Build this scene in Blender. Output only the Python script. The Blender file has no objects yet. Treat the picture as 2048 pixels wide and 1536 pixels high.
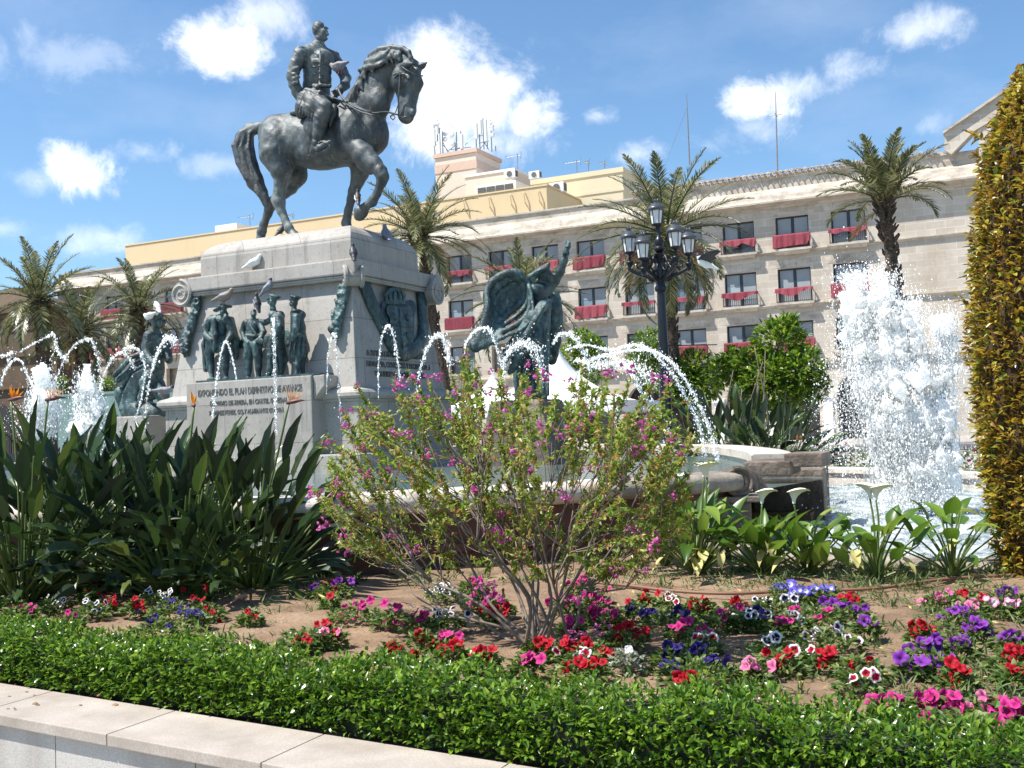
import bpy, bmesh, math, random
import numpy as np
from mathutils import Vector, Matrix, Euler
SC = bpy.context.scene
COL = SC.collection
rnd = random.Random(7)
R = math.radians

# ------------------------------------------------------------ camera frame
# world X runs along the building front, Y away from the street, Z up, metres
EYE = np.array([0., 0., 1.6]); FPX = 2150.
PITCH, ROLL, YAW = 0.04073152, 0.0366030, 0.45364439
_f0 = np.array([-math.sin(YAW), math.cos(YAW), 0]); _r0 = np.array([math.cos(YAW), math.sin(YAW), 0]); _z = np.array([0, 0, 1.])
FWD = math.cos(PITCH) * _f0 + math.sin(PITCH) * _z
_u0 = math.cos(PITCH) * _z - math.sin(PITCH) * _f0
RIGHT = math.cos(ROLL) * _r0 - math.sin(ROLL) * _u0
UP = math.sin(ROLL) * _r0 + math.cos(ROLL) * _u0
def ray(x, y): return FWD + RIGHT * (x - 1024) / FPX - UP * (y - 768) / FPX
def atY(x, y, Y): d = ray(x, y); return EYE + d * (Y / d[1])
def atZ(x, y, Z): d = ray(x, y); return EYE + d * ((Z - EYE[2]) / d[2])
def atX(x, y, X): d = ray(x, y); return EYE + d * (X / d[0])
def mpp(P): return float((np.asarray(P) - EYE) @ FWD) / FPX     # metres per photo pixel there

cam = bpy.data.cameras.new('camera'); co = bpy.data.objects.new('camera', cam); COL.objects.link(co)
cam.sensor_width = 36; cam.lens = FPX / 2048 * 36; cam.clip_end = 3000; cam.clip_start = .05
M = Matrix(((RIGHT[0], UP[0], -FWD[0], EYE[0]), (RIGHT[1], UP[1], -FWD[1], EYE[1]), (RIGHT[2], UP[2], -FWD[2], EYE[2]), (0, 0, 0, 1)))
co.matrix_world = M; SC.camera = co

# ------------------------------------------------------------ object helpers
def tag(o, label=None, cat=None, group=None, kind=None):
    if label: o['label'] = label
    if cat: o['category'] = cat
    if group: o['group'] = group
    if kind: o['kind'] = kind
    return o
def thing(name, loc, label, cat, group=None, rz=0):
    o = bpy.data.objects.new(name, None); COL.objects.link(o)
    o.location = tuple(float(c) for c in loc); o.rotation_euler = (0, 0, rz); o.empty_display_size = .1
    return tag(o, label, cat, group)
def dup(o, parent=None):
    c = o.copy(); COL.objects.link(c)
    if parent: c.parent = parent
    for ch in list(o.children): dup(ch, c)
    return c
def origin(p):
    v = np.zeros(3)
    while p is not None: v += np.array(p.location); p = p.parent
    return v
class MB:
    """collects shapes in world coordinates and links them as one mesh object"""
    def __init__(s): s.v = []; s.f = []; s.m = []; s.n = 0; s.cur = 0
    def add(s, verts, faces):
        b = s.n; s.v.append(np.asarray(verts, float).reshape(-1, 3)); s.n += len(s.v[-1])
        for f in faces: s.f.append(tuple(i + b for i in f)); s.m.append(s.cur)
        return s
    def addn(s, verts, faces):      # faces: 2-D int array
        b = s.n; s.v.append(np.asarray(verts, float)); s.n += len(verts)
        s.f.extend(map(tuple, (np.asarray(faces) + b).tolist())); s.m.extend([s.cur] * len(faces)); return s
    def box(s, x0, x1, y0, y1, z0, z1):
        return s.add([(x0, y0, z0), (x1, y0, z0), (x1, y1, z0), (x0, y1, z0), (x0, y0, z1), (x1, y0, z1), (x1, y1, z1), (x0, y1, z1)],
                     [(0, 3, 2, 1), (4, 5, 6, 7), (0, 1, 5, 4), (1, 2, 6, 5), (2, 3, 7, 6), (3, 0, 4, 7)])
    def frustum(s, b, z0, t, z1):   # b, t = x0,x1,y0,y1
        return s.add([(b[0], b[2], z0), (b[1], b[2], z0), (b[1], b[3], z0), (b[0], b[3], z0), (t[0], t[2], z1), (t[1], t[2], z1), (t[1], t[3], z1), (t[0], t[3], z1)],
                     [(0, 3, 2, 1), (4, 5, 6, 7), (0, 1, 5, 4), (1, 2, 6, 5), (2, 3, 7, 6), (3, 0, 4, 7)])
    def loft(s, rings, cap=True, close=True):
        k = len(rings[0]); V = [p for r in rings for p in r]; F = []
        for i in range(len(rings) - 1):
            for j in range(k if close else k - 1):
                a, b = i * k + j, i * k + (j + 1) % k
                F.append((a, b, b + k, a + k))
        if cap: F.append(tuple(range(k))[::-1]); F.append(tuple(range((len(rings) - 1) * k, len(rings) * k)))
        return s.add(V, F)
    def tube(s, pts, rad, n=8, cap=True):
        P = [np.asarray(p, float) for p in pts]
        if not hasattr(rad, '__len__'): rad = [rad] * len(P)
        rings = []; ref = None
        for i, p in enumerate(P):
            t = P[min(i + 1, len(P) - 1)] - P[max(i - 1, 0)]; t = t / (np.linalg.norm(t) + 1e-9)
            if ref is None: ref = np.array([0, 0, 1.]) if abs(t[2]) < .9 else np.array([1., 0, 0])
            a = np.cross(t, ref); a /= np.linalg.norm(a) + 1e-9; b = np.cross(t, a); ref = np.cross(a, t)
            rings.append([p + rad[i] * (a * math.cos(q) + b * math.sin(q)) for q in (2 * math.pi * j / n for j in range(n))])
        return s.loft(rings, cap)
    def lathe(s, prof, c=(0, 0, 0), n=16):      # prof: (r, z)
        return s.loft([[(c[0] + r * math.cos(2 * math.pi * j / n), c[1] + r * math.sin(2 * math.pi * j / n), c[2] + z) for j in range(n)] for r, z in prof])
    def disc_cyl(s, c, axis, r, h, n=20):
        a = np.asarray(axis, float); a /= np.linalg.norm(a); c = np.asarray(c, float)
        return s.tube([c - a * h / 2, c + a * h / 2], r, n)
    def prism(s, poly, fn0, fn1):   # polygon in 2-D, two maps to 3-D
        return s.loft([[fn0(*p) for p in poly], [fn1(*p) for p in poly]])
    def build(s, name, mats, parent=None, smooth=False, sharp=None):
        V = np.concatenate(s.v) if s.v else np.zeros((0, 3))
        if parent is not None: V = V - origin(parent)
        me = bpy.data.meshes.new(name); me.from_pydata(V.tolist(), [], s.f)
        if not isinstance(mats, (list, tuple)): mats = [mats]
        for m in mats: me.materials.append(m)
        if len(mats) > 1: me.polygons.foreach_set('material_index', s.m)
        if smooth:
            me.polygons.foreach_set('use_smooth', [True] * len(me.polygons))
            if sharp: 
                try: me.set_sharp_from_angle(angle=R(sharp))
                except Exception: pass
        me.update()
        o = bpy.data.objects.new(name, me); COL.objects.link(o)
        if parent is not None: o.parent = parent
        return o
def recalc(o):
    bm = bmesh.new(); bm.from_mesh(o.data); bmesh.ops.recalc_face_normals(bm, faces=bm.faces); bm.to_mesh(o.data); bm.free(); return o
def bevel(o, w=.01, seg=2):
    bm = bmesh.new(); bm.from_mesh(o.data); bmesh.ops.remove_doubles(bm, verts=bm.verts, dist=1e-5); bmesh.ops.recalc_face_normals(bm, faces=bm.faces)
    e = [e for e in bm.edges if len(e.link_faces) == 2 and e.calc_face_angle(0) > R(25)]
    bmesh.ops.bevel(bm, geom=e, offset=w, segments=seg, affect='EDGES', profile=.6); bm.to_mesh(o.data); bm.free(); return o
def cr(pts, n=6):                   # Catmull-Rom through points of any dimension
    P = [np.asarray(p, float) for p in pts]; P = [2 * P[0] - P[1]] + P + [2 * P[-1] - P[-2]]; out = []
    for i in range(1, len(P) - 2):
        for k in range(n):
            t = k / n
            out.append(.5 * (2 * P[i] + (P[i + 1] - P[i - 1]) * t + (2 * P[i - 1] - 5 * P[i] + 4 * P[i + 1] - P[i + 2]) * t * t + (3 * P[i] - P[i - 1] - 3 * P[i + 1] + P[i + 2]) * t ** 3))
    out.append(P[-2]); return out

# ------------------------------------------------------------ organic bodies: smooth union of tapered limbs, meshed by surface nets
class Body:
    def __init__(s): s.p = []
    def cone(s, a, b, ra, rb, k=.06, sy=1.): s.p.append(('c', np.asarray(a, float), np.asarray(b, float), ra, rb, k, sy)); return s
    def chain(s, pts, k=.06, sy=1.):        # pts: (xyz, r)
        for (a, ra), (b, rb) in zip(pts[:-1], pts[1:]): s.cone(a, b, ra, rb, k, sy)
        return s
    def ell(s, c, r, rot=None, k=.06): s.p.append(('e', np.asarray(c, float), np.asarray(r, float), None if rot is None else np.array(Euler(rot).to_matrix()), 0, k, 1.)); return s
    def cut(s, c, r, rot=None, k=.03): s.p.append(('x', np.asarray(c, float), np.asarray(r, float), None if rot is None else np.array(Euler(rot).to_matrix()), 0, k, 1.)); return s
    def mesh(s, mb, h, disp=None, relax=2):
        lo = np.min([np.minimum(q[1] - (max(q[3], q[4]) if q[0] == 'c' else np.max(q[2])), (q[2] - max(q[3], q[4])) if q[0] == 'c' else q[1] - np.max(q[2])) for q in s.p if q[0] != 'x'], 0) - 3 * h
        hi = np.max([np.maximum(q[1] + (max(q[3], q[4]) if q[0] == 'c' else np.max(q[2])), (q[2] + max(q[3], q[4])) if q[0] == 'c' else q[1] + np.max(q[2])) for q in s.p if q[0] != 'x'], 0) + 3 * h
        n = np.ceil((hi - lo) / h).astype(int) + 1
        ax = [lo[i] + h * np.arange(n[i]) for i in range(3)]
        D = np.full(n, 9., np.float32)
        for t, a, b, c, d, k, sy in s.p:
            if t == 'c': m = max(c, d) * max(sy, 1) + 4 * k + 2 * h; l0 = np.minimum(a, b) - m; h0 = np.maximum(a, b) + m
            else: m = np.max(b) + 4 * k + 2 * h; l0 = a - m; h0 = a + m
            i0 = np.clip(((l0 - lo) / h).astype(int), 0, n - 1); i1 = np.clip(((h0 - lo) / h).astype(int) + 2, 1, n)
            i1 = np.maximum(i1, i0)
            if (i1 - i0).min() < 1: continue
            sl = tuple(slice(i0[i], i1[i]) for i in range(3))
            X, Y, Z = np.meshgrid(*[ax[i][sl[i]] for i in range(3)], indexing='ij'); P = np.stack([X, Y, Z], -1).astype(np.float32)
            if t == 'c':
                S = np.array([1, 1 / sy, 1]); pa = (P - a) * S; ba = (b - a) * S
                q = np.clip((pa @ ba) / (ba @ ba + 1e-9), 0, 1); e = np.linalg.norm(pa - q[..., None] * ba, axis=-1) - (c + q * (d - c))
            else:
                q = P - a
                if c is not None: q = q @ c
                u = np.linalg.norm(q / b, axis=-1); w = np.linalg.norm(q / (b * b), axis=-1) + 1e-6
                e = u * (u - 1) / w
            o = D[sl]
            if t == 'x':
                e = -e; hh = np.maximum(k - np.abs(o - e), 0) / k; D[sl] = np.maximum(o, e) + hh * hh * k / 4
            else:
                hh = np.maximum(k - np.abs(o - e), 0) / k; D[sl] = np.minimum(o, e) - hh * hh * k / 4
        if disp is not None:
            X, Y, Z = np.meshgrid(*ax, indexing='ij'); D = D + disp(X, Y, Z)
        V, F = snets(D, lo, h, relax); mb.addn(V, F); return mb
def snets(D, lo, h, relax=2):
    S = D < 0; n = np.array(D.shape); c = n - 1
    occ = np.zeros(c, np.uint8); pos = np.zeros(tuple(c) + (3,), np.float32); cnt = np.zeros(c, np.float32)
    def sub(A, o): return A[o[0]:o[0] + c[0], o[1]:o[1] + c[1], o[2]:o[2] + c[2]]
    for axis in range(3):
        for u in (0, 1):
            for w in (0, 1):
                o = [0, 0, 0]; o[(axis + 1) % 3] = u; o[(axis + 2) % 3] = w
                o2 = list(o); o2[axis] = 1
                a, b = sub(D, o), sub(D, o2); x = (a < 0) != (b < 0)
                t = np.where(x, a / np.where(x, a - b, 1), 0)
                q = np.zeros(tuple(c) + (3,), np.float32); q[..., axis] = t
                for i in range(3):
                    if i != axis: q[..., i] = o[i]
                pos += q * x[..., None]; cnt += x
    act = cnt > 0; idx = np.full(tuple(c), -1, np.int64); idx[act] = np.arange(act.sum())
    I = np.argwhere(act); V = lo + h * (I + pos[act] / cnt[act][:, None]); F = []
    for axis in range(3):
        u, w = (axis + 1) % 3, (axis + 2) % 3
        A = S[tuple(slice(0, -1) if i == axis else slice(1, -1) for i in range(3))]
        B = S[tuple(slice(1, None) if i == axis else slice(1, -1) for i in range(3))]
        for flip, msk in ((0, A & ~B), (1, ~A & B)):
            e = np.argwhere(msk)
            if not len(e): continue
            e = e + np.array([0 if i == axis else 1 for i in range(3)])
            def g(du, dw):
                k = e.copy(); k[:, u] += du; k[:, w] += dw; return idx[k[:, 0], k[:, 1], k[:, 2]]
            q = np.stack([g(-1, -1), g(0, -1), g(0, 0), g(-1, 0)], 1)
            F.append(q[:, ::-1] if flip else q)
    F = np.concatenate(F); F = F[(F >= 0).all(1)]
    for _ in range(relax):
        acc = np.zeros_like(V); k = np.zeros(len(V))
        for i in range(4):
            a, b = F[:, i], F[:, (i + 1) % 4]
            for q, w in ((a, b), (b, a)):
                for d in range(3): acc[:, d] += np.bincount(q, V[w, d], len(V))
                k += np.bincount(q, minlength=len(V))
        V = .5 * V + .5 * acc / np.maximum(k, 1)[:, None]
    return V, F
_t = (1 + 5 ** .5) / 2
ICO = (np.array([(-1, _t, 0), (1, _t, 0), (-1, -_t, 0), (1, -_t, 0), (0, -1, _t), (0, 1, _t), (0, -1, -_t), (0, 1, -_t), (_t, 0, -1), (_t, 0, 1), (-_t, 0, -1), (-_t, 0, 1)]) / math.sqrt(1 + _t * _t),
       np.array([(0, 11, 5), (0, 5, 1), (0, 1, 7), (0, 7, 10), (0, 10, 11), (1, 5, 9), (5, 11, 4), (11, 10, 2), (10, 7, 6), (7, 1, 8), (3, 9, 4), (3, 4, 2), (3, 2, 6), (3, 6, 8), (3, 8, 9), (4, 9, 5), (2, 4, 11), (6, 2, 10), (8, 6, 7), (9, 8, 1)]))
# ------------------------------------------------------------ materials
class NT:
    def __init__(s, name, tree=None):
        if tree is None:
            s.mat = bpy.data.materials.new(name); s.mat.use_nodes = True; t = s.mat.node_tree
        else: t = tree
        s.t = t; t.nodes.clear()
    def n(s, typ, **kw):
        nd = s.t.nodes.new(typ)
        for k, v in kw.items():
            if k.startswith('_'): setattr(nd, k[1:], v)
            else:
                key = k.replace('__', ' ')
                inp = nd.inputs[int(key[1:])] if key[0] == 'i' and key[1:].isdigit() else nd.inputs[key]
                s.set(inp, v)
        return nd
    def set(s, inp, v):
        if isinstance(v, bpy.types.NodeSocket): s.t.links.new(v, inp)
        elif isinstance(v, bpy.types.Node): s.t.links.new(v.outputs[0], inp)
        else:
            if inp.type == 'RGBA' and len(v) == 3: v = (*v, 1)
            inp.default_value = v
    def math(s, op, a, b=0., c=None, clamp=False):
        nd = s.t.nodes.new('ShaderNodeMath'); nd.operation = op; nd.use_clamp = clamp
        s.set(nd.inputs[0], a); s.set(nd.inputs[1], b)
        if c is not None: s.set(nd.inputs[2], c)
        return nd.outputs[0]
    def vmath(s, op, a, b=(0, 0, 0), out=0):
        nd = s.t.nodes.new('ShaderNodeVectorMath'); nd.operation = op; s.set(nd.inputs[0], a)
        if op == 'SCALE': s.set(nd.inputs[3], b)
        else: s.set(nd.inputs[1], b)
        return nd.outputs[out]
    def mix(s, f, a, b, blend='MIX'):
        nd = s.t.nodes.new('ShaderNodeMix'); nd.data_type = 'RGBA'; nd.blend_type = blend
        s.set(nd.inputs[0], f); s.set(nd.inputs[6], a); s.set(nd.inputs[7], b); return nd.outputs[2]
    def noise(s, scale, detail=4., rough=.55, vec=None, out=0, dist=0.):
        nd = s.n('ShaderNodeTexNoise', Scale=scale, Detail=detail, Roughness=rough, Distortion=dist)
        if vec is not None: s.set(nd.inputs['Vector'], vec)
        else: s.set(nd.inputs['Vector'], s.pos())
        return nd.outputs[out]
    def pos(s):                     # world position: real metres, stays with the place
        if not hasattr(s, '_pos'): s._pos = s.t.nodes.new('ShaderNodeNewGeometry')
        return s._pos.outputs['Position']
    def geo(s, name): s.pos(); return s._pos.outputs[name]
    def obj(s): return s.n('ShaderNodeTexCoord').outputs['Object']
    def ramp(s, f, stops, interp='LINEAR'):
        nd = s.t.nodes.new('ShaderNodeValToRGB'); s.set(nd.inputs[0], f); e = nd.color_ramp.elements; nd.color_ramp.interpolation = interp
        while len(e) < len(stops): e.new(.5)
        for el, (p, c) in zip(e, stops):
            el.position = p; el.color = (*c, 1) if hasattr(c, '__len__') else (c, c, c, 1)
        return nd.outputs[0]
    def bump(s, h, strength=.3, dist=.02): return s.n('ShaderNodeBump', Height=h, Strength=strength, Distance=dist).outputs[0]
    def pbsdf(s, **kw):
        b = s.n('ShaderNodeBsdfPrincipled', **kw); o = s.n('ShaderNodeOutputMaterial'); s.t.links.new(b.outputs[0], o.inputs[0]); return b
    def out(s, sh): o = s.n('ShaderNodeOutputMaterial'); s.set(o.inputs[0], sh); return s.mat
def simple(name, col, rough=.6, var=.12, scale=6., metal=0., bump=0., spec=.5):
    t = NT(name); f = t.noise(scale, 5)
    c = t.mix(f, tuple(x * (1 - var) for x in col), tuple(min(1, x * (1 + var)) for x in col))
    kw = {}
    if bump: kw['Normal'] = t.bump(t.noise(scale * 8, 4), bump, .01)
    t.pbsdf(Base__Color=c, Roughness=rough, Metallic=metal, Specular__IOR__Level=spec, **kw); return t.mat
def leafmat(name, ramp, rough=.4, trans=.35, spec=.5, tscale=1.0):
    """leaf: colour differs leaf by leaf, light shines through"""
    t = NT(name); c = t.ramp(t.geo('Random Per Island'), ramp)
    c = t.mix(t.math('MULTIPLY', t.noise(25., 2), .35), c, t.mix(.5, c, (.02, .02, .01)))
    b = t.n('ShaderNodeBsdfPrincipled', Base__Color=c, Roughness=rough, Specular__IOR__Level=spec)
    tr = t.n('ShaderNodeBsdfTranslucent', Color=t.mix(.75, c, (.9, 1., .25), 'MULTIPLY') if trans else c)
    cc = t.n('ShaderNodeVectorMath', _operation='SCALE', i0=c); cc.inputs[3].default_value = 1.5 * tscale
    t.set(tr.inputs[0], cc.outputs[0])
    return t.out(t.n('ShaderNodeMixShader', i0=trans, i1=b, i2=tr))
def petalmat(name, ramp, rough=.6, centre=None, rim=None):
    """petal: colour by radius from the flower's throat (object space), slight glow-through"""
    t = NT(name); at = t.n('ShaderNodeAttribute', _attribute_name='rad').outputs['Fac']
    at = t.math('ADD', at, t.math('MULTIPLY', t.math('SUBTRACT', t.noise(120., 2), .5), .12))
    c = t.ramp(at, ramp)
    b = t.n('ShaderNodeBsdfPrincipled', Base__Color=c, Roughness=rough, Specular__IOR__Level=.25)
    tr = t.n('ShaderNodeBsdfTranslucent', Color=c)
    return t.out(t.n('ShaderNodeMixShader', i0=.3, i1=b, i2=tr))
MAT = {}
def mk():
    # bronze with green-blue patina, rain streaks running down
    t = NT('bronze'); p = t.pos(); st = t.vmath('MULTIPLY', p, (1, 1, .22))
    a = t.noise(1.6, 6, .6, st); b = t.noise(7, 6, .65, p); s_ = t.noise(9, 5, .6, t.vmath('MULTIPLY', p, (1, 1, .1)))
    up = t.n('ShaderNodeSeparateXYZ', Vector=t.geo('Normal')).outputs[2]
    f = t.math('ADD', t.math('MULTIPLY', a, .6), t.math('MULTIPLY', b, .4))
    f = t.math('ADD', f, t.math('MULTIPLY', up, .05))  # upward faces lightened: light from above put into the colour
    c = t.ramp(f, [(.34, (.018, .022, .024)), (.46, (.040, .049, .053)), (.55, (.086, .107, .109)), (.68, (.22, .25, .24))])
    c = t.mix(t.math('MULTIPLY', t.ramp(s_, [(.5, 0.), (.72, 1.)]), .55), c, (.13, .12, .09))
    c = t.mix(t.math('MULTIPLY', t.ramp(t.noise(6.5, 6, .7, t.vmath('MULTIPLY', p, (1, 1, .3))), [(.60, 0.), (.68, .8)]), t.ramp(t.noise(30, 4), [(.42, .2), (.6, 1.)])), c, (.30, .31, .27))
    rg = t.ramp(b, [(.3, .42), (.7, .62)])
    t.pbsdf(Base__Color=c, Roughness=rg, Metallic=.0, Normal=t.bump(t.math('ADD', t.noise(14, 6), t.math('MULTIPLY', t.noise(70, 3), .3)), .35, .03)); MAT['bronze'] = t.mat
    # greener bronze of the relief and angel
    t = NT('verdigris'); p = t.pos()
    a = t.noise(3.5, 6, .6, t.vmath('MULTIPLY', p, (1, 1, .25))); b = t.noise(12, 5)
    f = t.math('ADD', t.math('MULTIPLY', a, .6), t.math('MULTIPLY', b, .4))
    c = t.ramp(f, [(.36, (.012, .019, .019)), (.47, (.027, .050, .052)), (.56, (.060, .112, .112)), (.68, (.20, .28, .26))])
    c = t.mix(t.math('MULTIPLY', t.ramp(t.noise(6.5, 6, .7, t.vmath('MULTIPLY', p, (1, 1, .3))), [(.60, 0.), (.68, .8)]), t.ramp(t.noise(30, 4), [(.42, .2), (.6, 1.)])), c, (.30, .31, .27))
    t.pbsdf(Base__Color=c, Roughness=.42, Metallic=.0, Normal=t.bump(t.noise(30, 6), .7, .025)); MAT['verdigris'] = t.mat
    # pale granite of the monument: speckle, joints, black rain stains
    t = NT('monument_granite'); p = t.pos()
    v = t.ramp(t.noise(130, 2), [(.34, (.33, .305, .275)), (.5, (.40, .375, .34)), (.68, (.465, .44, .40))])
    big = t.noise(1.4, 6, .6, t.vmath('MULTIPLY', p, (1, 1, .35)))
    c = t.mix(t.ramp(big, [(.42, 0.), (.68, .55)]), v, t.mix(.55, v, (.17, .14, .11)))
    drip = t.ramp(t.noise(5, 4, .6, t.vmath('MULTIPLY', p, (1, 1, .08))), [(.56, 0.), (.74, .5)])
    c = t.mix(drip, c, (.13, .12, .11))
    bl = t.n('ShaderNodeTexBrick', Vector=t.n('ShaderNodeCombineXYZ', X=t.math('ADD', t.n('ShaderNodeSeparateXYZ', Vector=p).outputs[0], t.n('ShaderNodeSeparateXYZ', Vector=p).outputs[1]), Y=t.n('ShaderNodeSeparateXYZ', Vector=p).outputs[2]), Color1=(1, 1, 1), Color2=(.86, .85, .84), Mortar=(.5, .48, .46), Scale=1., Mortar__Size=.007, Brick__Width=1.35, Row__Height=.74)
    c = t.mix(1., c, bl.outputs[0], 'MULTIPLY')
    c = t.mix(t.ramp(t.noise(2.4, 7, .7), [(.54, 0.), (.68, .5)]), c, (.44, .40, .34))
    c = t.mix(t.ramp(t.noise(11, 6, .75), [(.56, 0.), (.70, .6)]), c, (.12, .11, .095))
    t.pbsdf(Base__Color=c, Roughness=.75, Normal=t.bump(t.math('ADD', t.noise(60, 4), t.math('MULTIPLY', t.noise(9, 5), .8)), .35, .012)); MAT['granite'] = t.mat
    t = NT('inscribed_letters'); t.pbsdf(Base__Color=t.mix(t.ramp(t.noise(18, 5), [(.45, 0.), (.66, .6)]), (.07, .07, .066), (.30, .28, .25)), Roughness=.8); MAT['letters'] = t.mat
    # ashlar facade
    t = NT('ashlar'); p = t.pos()
    sx = t.n('ShaderNodeSeparateXYZ', Vector=p); cx = t.math('ADD', sx.outputs[0], sx.outputs[1])
    uv = t.n('ShaderNodeCombineXYZ', X=cx, Y=sx.outputs[2])
    br = t.n('ShaderNodeTexBrick', Vector=uv, Color1=(.46, .40, .325), Color2=(.575, .515, .43), Mortar=(.63, .58, .51), Scale=1., Mortar__Size=.022, Mortar__Smooth=.3, Bias=-.1, Brick__Width=1.15, Row__Height=.46)
    c = t.mix(t.ramp(t.noise(.5, 6, .62, t.vmath('MULTIPLY', p, (1, 1, .4))), [(.42, 0.), (.70, .85)]), br.outputs[0], (.40, .33, .255))
    c = t.mix(t.ramp(t.noise(4, 5, .6), [(.5, 0.), (.8, .35)]), c, (.70, .62, .51))
    t.pbsdf(Base__Color=c, Roughness=.85, Normal=t.bump(t.math('ADD', br.outputs[1], t.math('MULTIPLY', t.noise(8, 4), -.6)), -.35, .03)); MAT['ashlar'] = t.mat
    t = NT('moulding_stone'); p = t.pos()
    c = t.ramp(t.noise(1.2, 6, .65, t.vmath('MULTIPLY', p, (.6, 1, 1.6))), [(.3, (.30, .255, .205)), (.5, (.50, .44, .36)), (.7, (.61, .55, .46))])
    up = t.n('ShaderNodeSeparateXYZ', Vector=t.geo('Normal')).outputs[2]
    c = t.mix(t.ramp(t.noise(3, 6, .7), [(.52, 0.), (.75, .7)]), c, (.17, .14, .11))
    t.pbsdf(Base__Color=c, Roughness=.9, Normal=t.bump(t.noise(9, 5), .4, .04)); MAT['moulding'] = t.mat
    t = NT('rendered_wall_ochre'); c = t.mix(t.noise(.35, 6, .6), (.60, .465, .275), (.67, .535, .335))
    c = t.mix(t.ramp(t.noise(1.2, 5, .6, t.vmath('MULTIPLY', t.pos(), (1, 1, .15))), [(.55, 0.), (.8, .3)]), c, (.5, .36, .2))
    t.pbsdf(Base__Color=c, Roughness=.9); MAT['ochre'] = t.mat
    MAT['cream'] = simple('rendered_wall_cream', (.66, .57, .39), .9, .07, .6)
    MAT['pinkwall'] = simple('rendered_wall_pink', (.66, .55, .455), .9, .08, .6)
    MAT['pinktrim'] = simple('terracotta_trim', (.58, .42, .33), .9, .12, 2)
    MAT['whitewall'] = simple('white_painted_wall', (.78, .77, .74), .8, .06, 1)
    MAT['louvre'] = simple('dark_louvre', (.10, .095, .09), .7, .3, 8)
    MAT['shaded_brown_stone'] = simple('shaded_brown_sandstone', (.105, .070, .042), .9, .4, 1.2, bump=.4)  # brown stone, darkened by the shade put into its colour
    MAT['dark'] = simple('dark_interior', (.025, .023, .022), .8, .3, 3)  # near-black: shade of unlit interiors put into the colour
    MAT['frame'] = simple('dark_window_frame', (.022, .022, .026), .35, .2, 5)
    t = NT('window_glass'); r = t.n('ShaderNodeObjectInfo').outputs['Random']
    c = t.ramp(r, [(0, (.02, .03, .045)), (.3, (.07, .10, .14)), (.55, (.20, .25, .28)), (1, (.36, .40, .41))])  # sky reflection put into the bluish tones, curtains into the pale ones
    t.pbsdf(Base__Color=c, Roughness=.08, Specular__IOR__Level=.9, Normal=t.bump(t.noise(1.3, 2), .05, .02)); MAT['glass'] = t.mat
    # red cloth with folds
    t = NT('red_cloth'); p = t.pos(); r = t.n('ShaderNodeObjectInfo').outputs['Random']
    c = t.mix(r, (.21, .012, .030), (.31, .045, .065)); c = t.mix(t.math('MULTIPLY', t.noise(2.5, 4), .5), c, t.mix(.3, c, (.5, .16, .18)))
    b = t.n('ShaderNodeBsdfPrincipled', Base__Color=c, Roughness=.75, Sheen__Weight=.2, Normal=t.bump(t.noise(3.2, 3, .5, t.vmath('MULTIPLY', p, (1.5, 1, .35))), .5, .12))
    tr = t.n('ShaderNodeBsdfTranslucent', Color=c); MAT['cloth'] = t.out(t.n('ShaderNodeMixShader', i0=.2, i1=b, i2=tr))
    MAT['window_sheet'] = simple('pale_roller_blind', (.30, .33, .34), .6, .15, 1.5)
    MAT['rail'] = simple('dark_brown_railing', (.045, .025, .022), .5, .25, 6)
    t = NT('clay_roof_tile'); c = t.ramp(t.geo('Random Per Island'), [(0, (.33, .25, .18)), (.5, (.52, .42, .31)), (1, (.62, .55, .44))])
    c = t.mix(t.ramp(t.noise(6, 5), [(.5, 0.), (.75, .6)]), c, (.20, .17, .13)); t.pbsdf(Base__Color=c, Roughness=.95); MAT['tile'] = t.mat
    MAT['metal'] = simple('grey_galvanised_metal', (.30, .31, .32), .45, .2, 6, .6)
    MAT['antenna_white'] = simple('antenna_housing', (.62, .63, .62), .5, .08, 4)
    MAT['iron'] = simple('black_cast_iron', (.018, .020, .026), .35, .35, 10, .3, .15)
    MAT['iron_cap'] = simple('weathered_iron_cap', (.10, .105, .115), .35, .45, 6, .5)
    t = NT('milky_lantern_glass'); t.pbsdf(Base__Color=(.80, .80, .78), Roughness=.3, Subsurface__Weight=.2); MAT['milk'] = t.mat
    # soil
    t = NT('garden_soil'); p = t.pos()
    c = t.ramp(t.noise(2.3, 8, .65), [(.3, (.14, .082, .046)), (.5, (.265, .17, .10)), (.7, (.38, .26, .165))])
    c = t.mix(t.ramp(t.noise(38, 4), [(.5, 0.), (.75, .5)]), c, (.10, .065, .042))
    hgt = t.math('ADD', t.noise(9, 6, .65), t.math('MULTIPLY', t.noise(55, 5, .7), .45))
    t.pbsdf(Base__Color=c, Roughness=.95, Normal=t.bump(hgt, .8, .05)); MAT['soil'] = t.mat
    # planter wall
    t = NT('granite_coping'); p = t.pos(); sx = t.n('ShaderNodeSeparateXYZ', Vector=p)
    c = t.ramp(t.noise(4, 6, .6), [(.3, (.31, .265, .22)), (.5, (.40, .35, .30)), (.7, (.48, .43, .375))])
    c = t.mix(t.ramp(t.noise(120, 3), [(.45, .35), (.6, 0.)]), c, (.23, .19, .155))
    c = t.mix(t.ramp(t.noise(1.3, 4), [(.58, 0.), (.75, .4)]), c, (.28, .24, .20))
    t.pbsdf(Base__Color=c, Roughness=.75, Normal=t.bump(t.noise(150, 3), .15, .004)); MAT['coping'] = t.mat
    t = NT('grey_granite_facing'); p = t.pos()
    c = t.ramp(t.noise(260, 3, .7), [(.30, (.28, .265, .24)), (.5, (.46, .44, .405)), (.68, (.58, .555, .52))])
    c = t.mix(t.ramp(t.noise(2.2, 5, .6, t.vmath('MULTIPLY', p, (1, 1, .3))), [(.46, 0.), (.72, .8)]), c, (.24, .205, .17))
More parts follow.
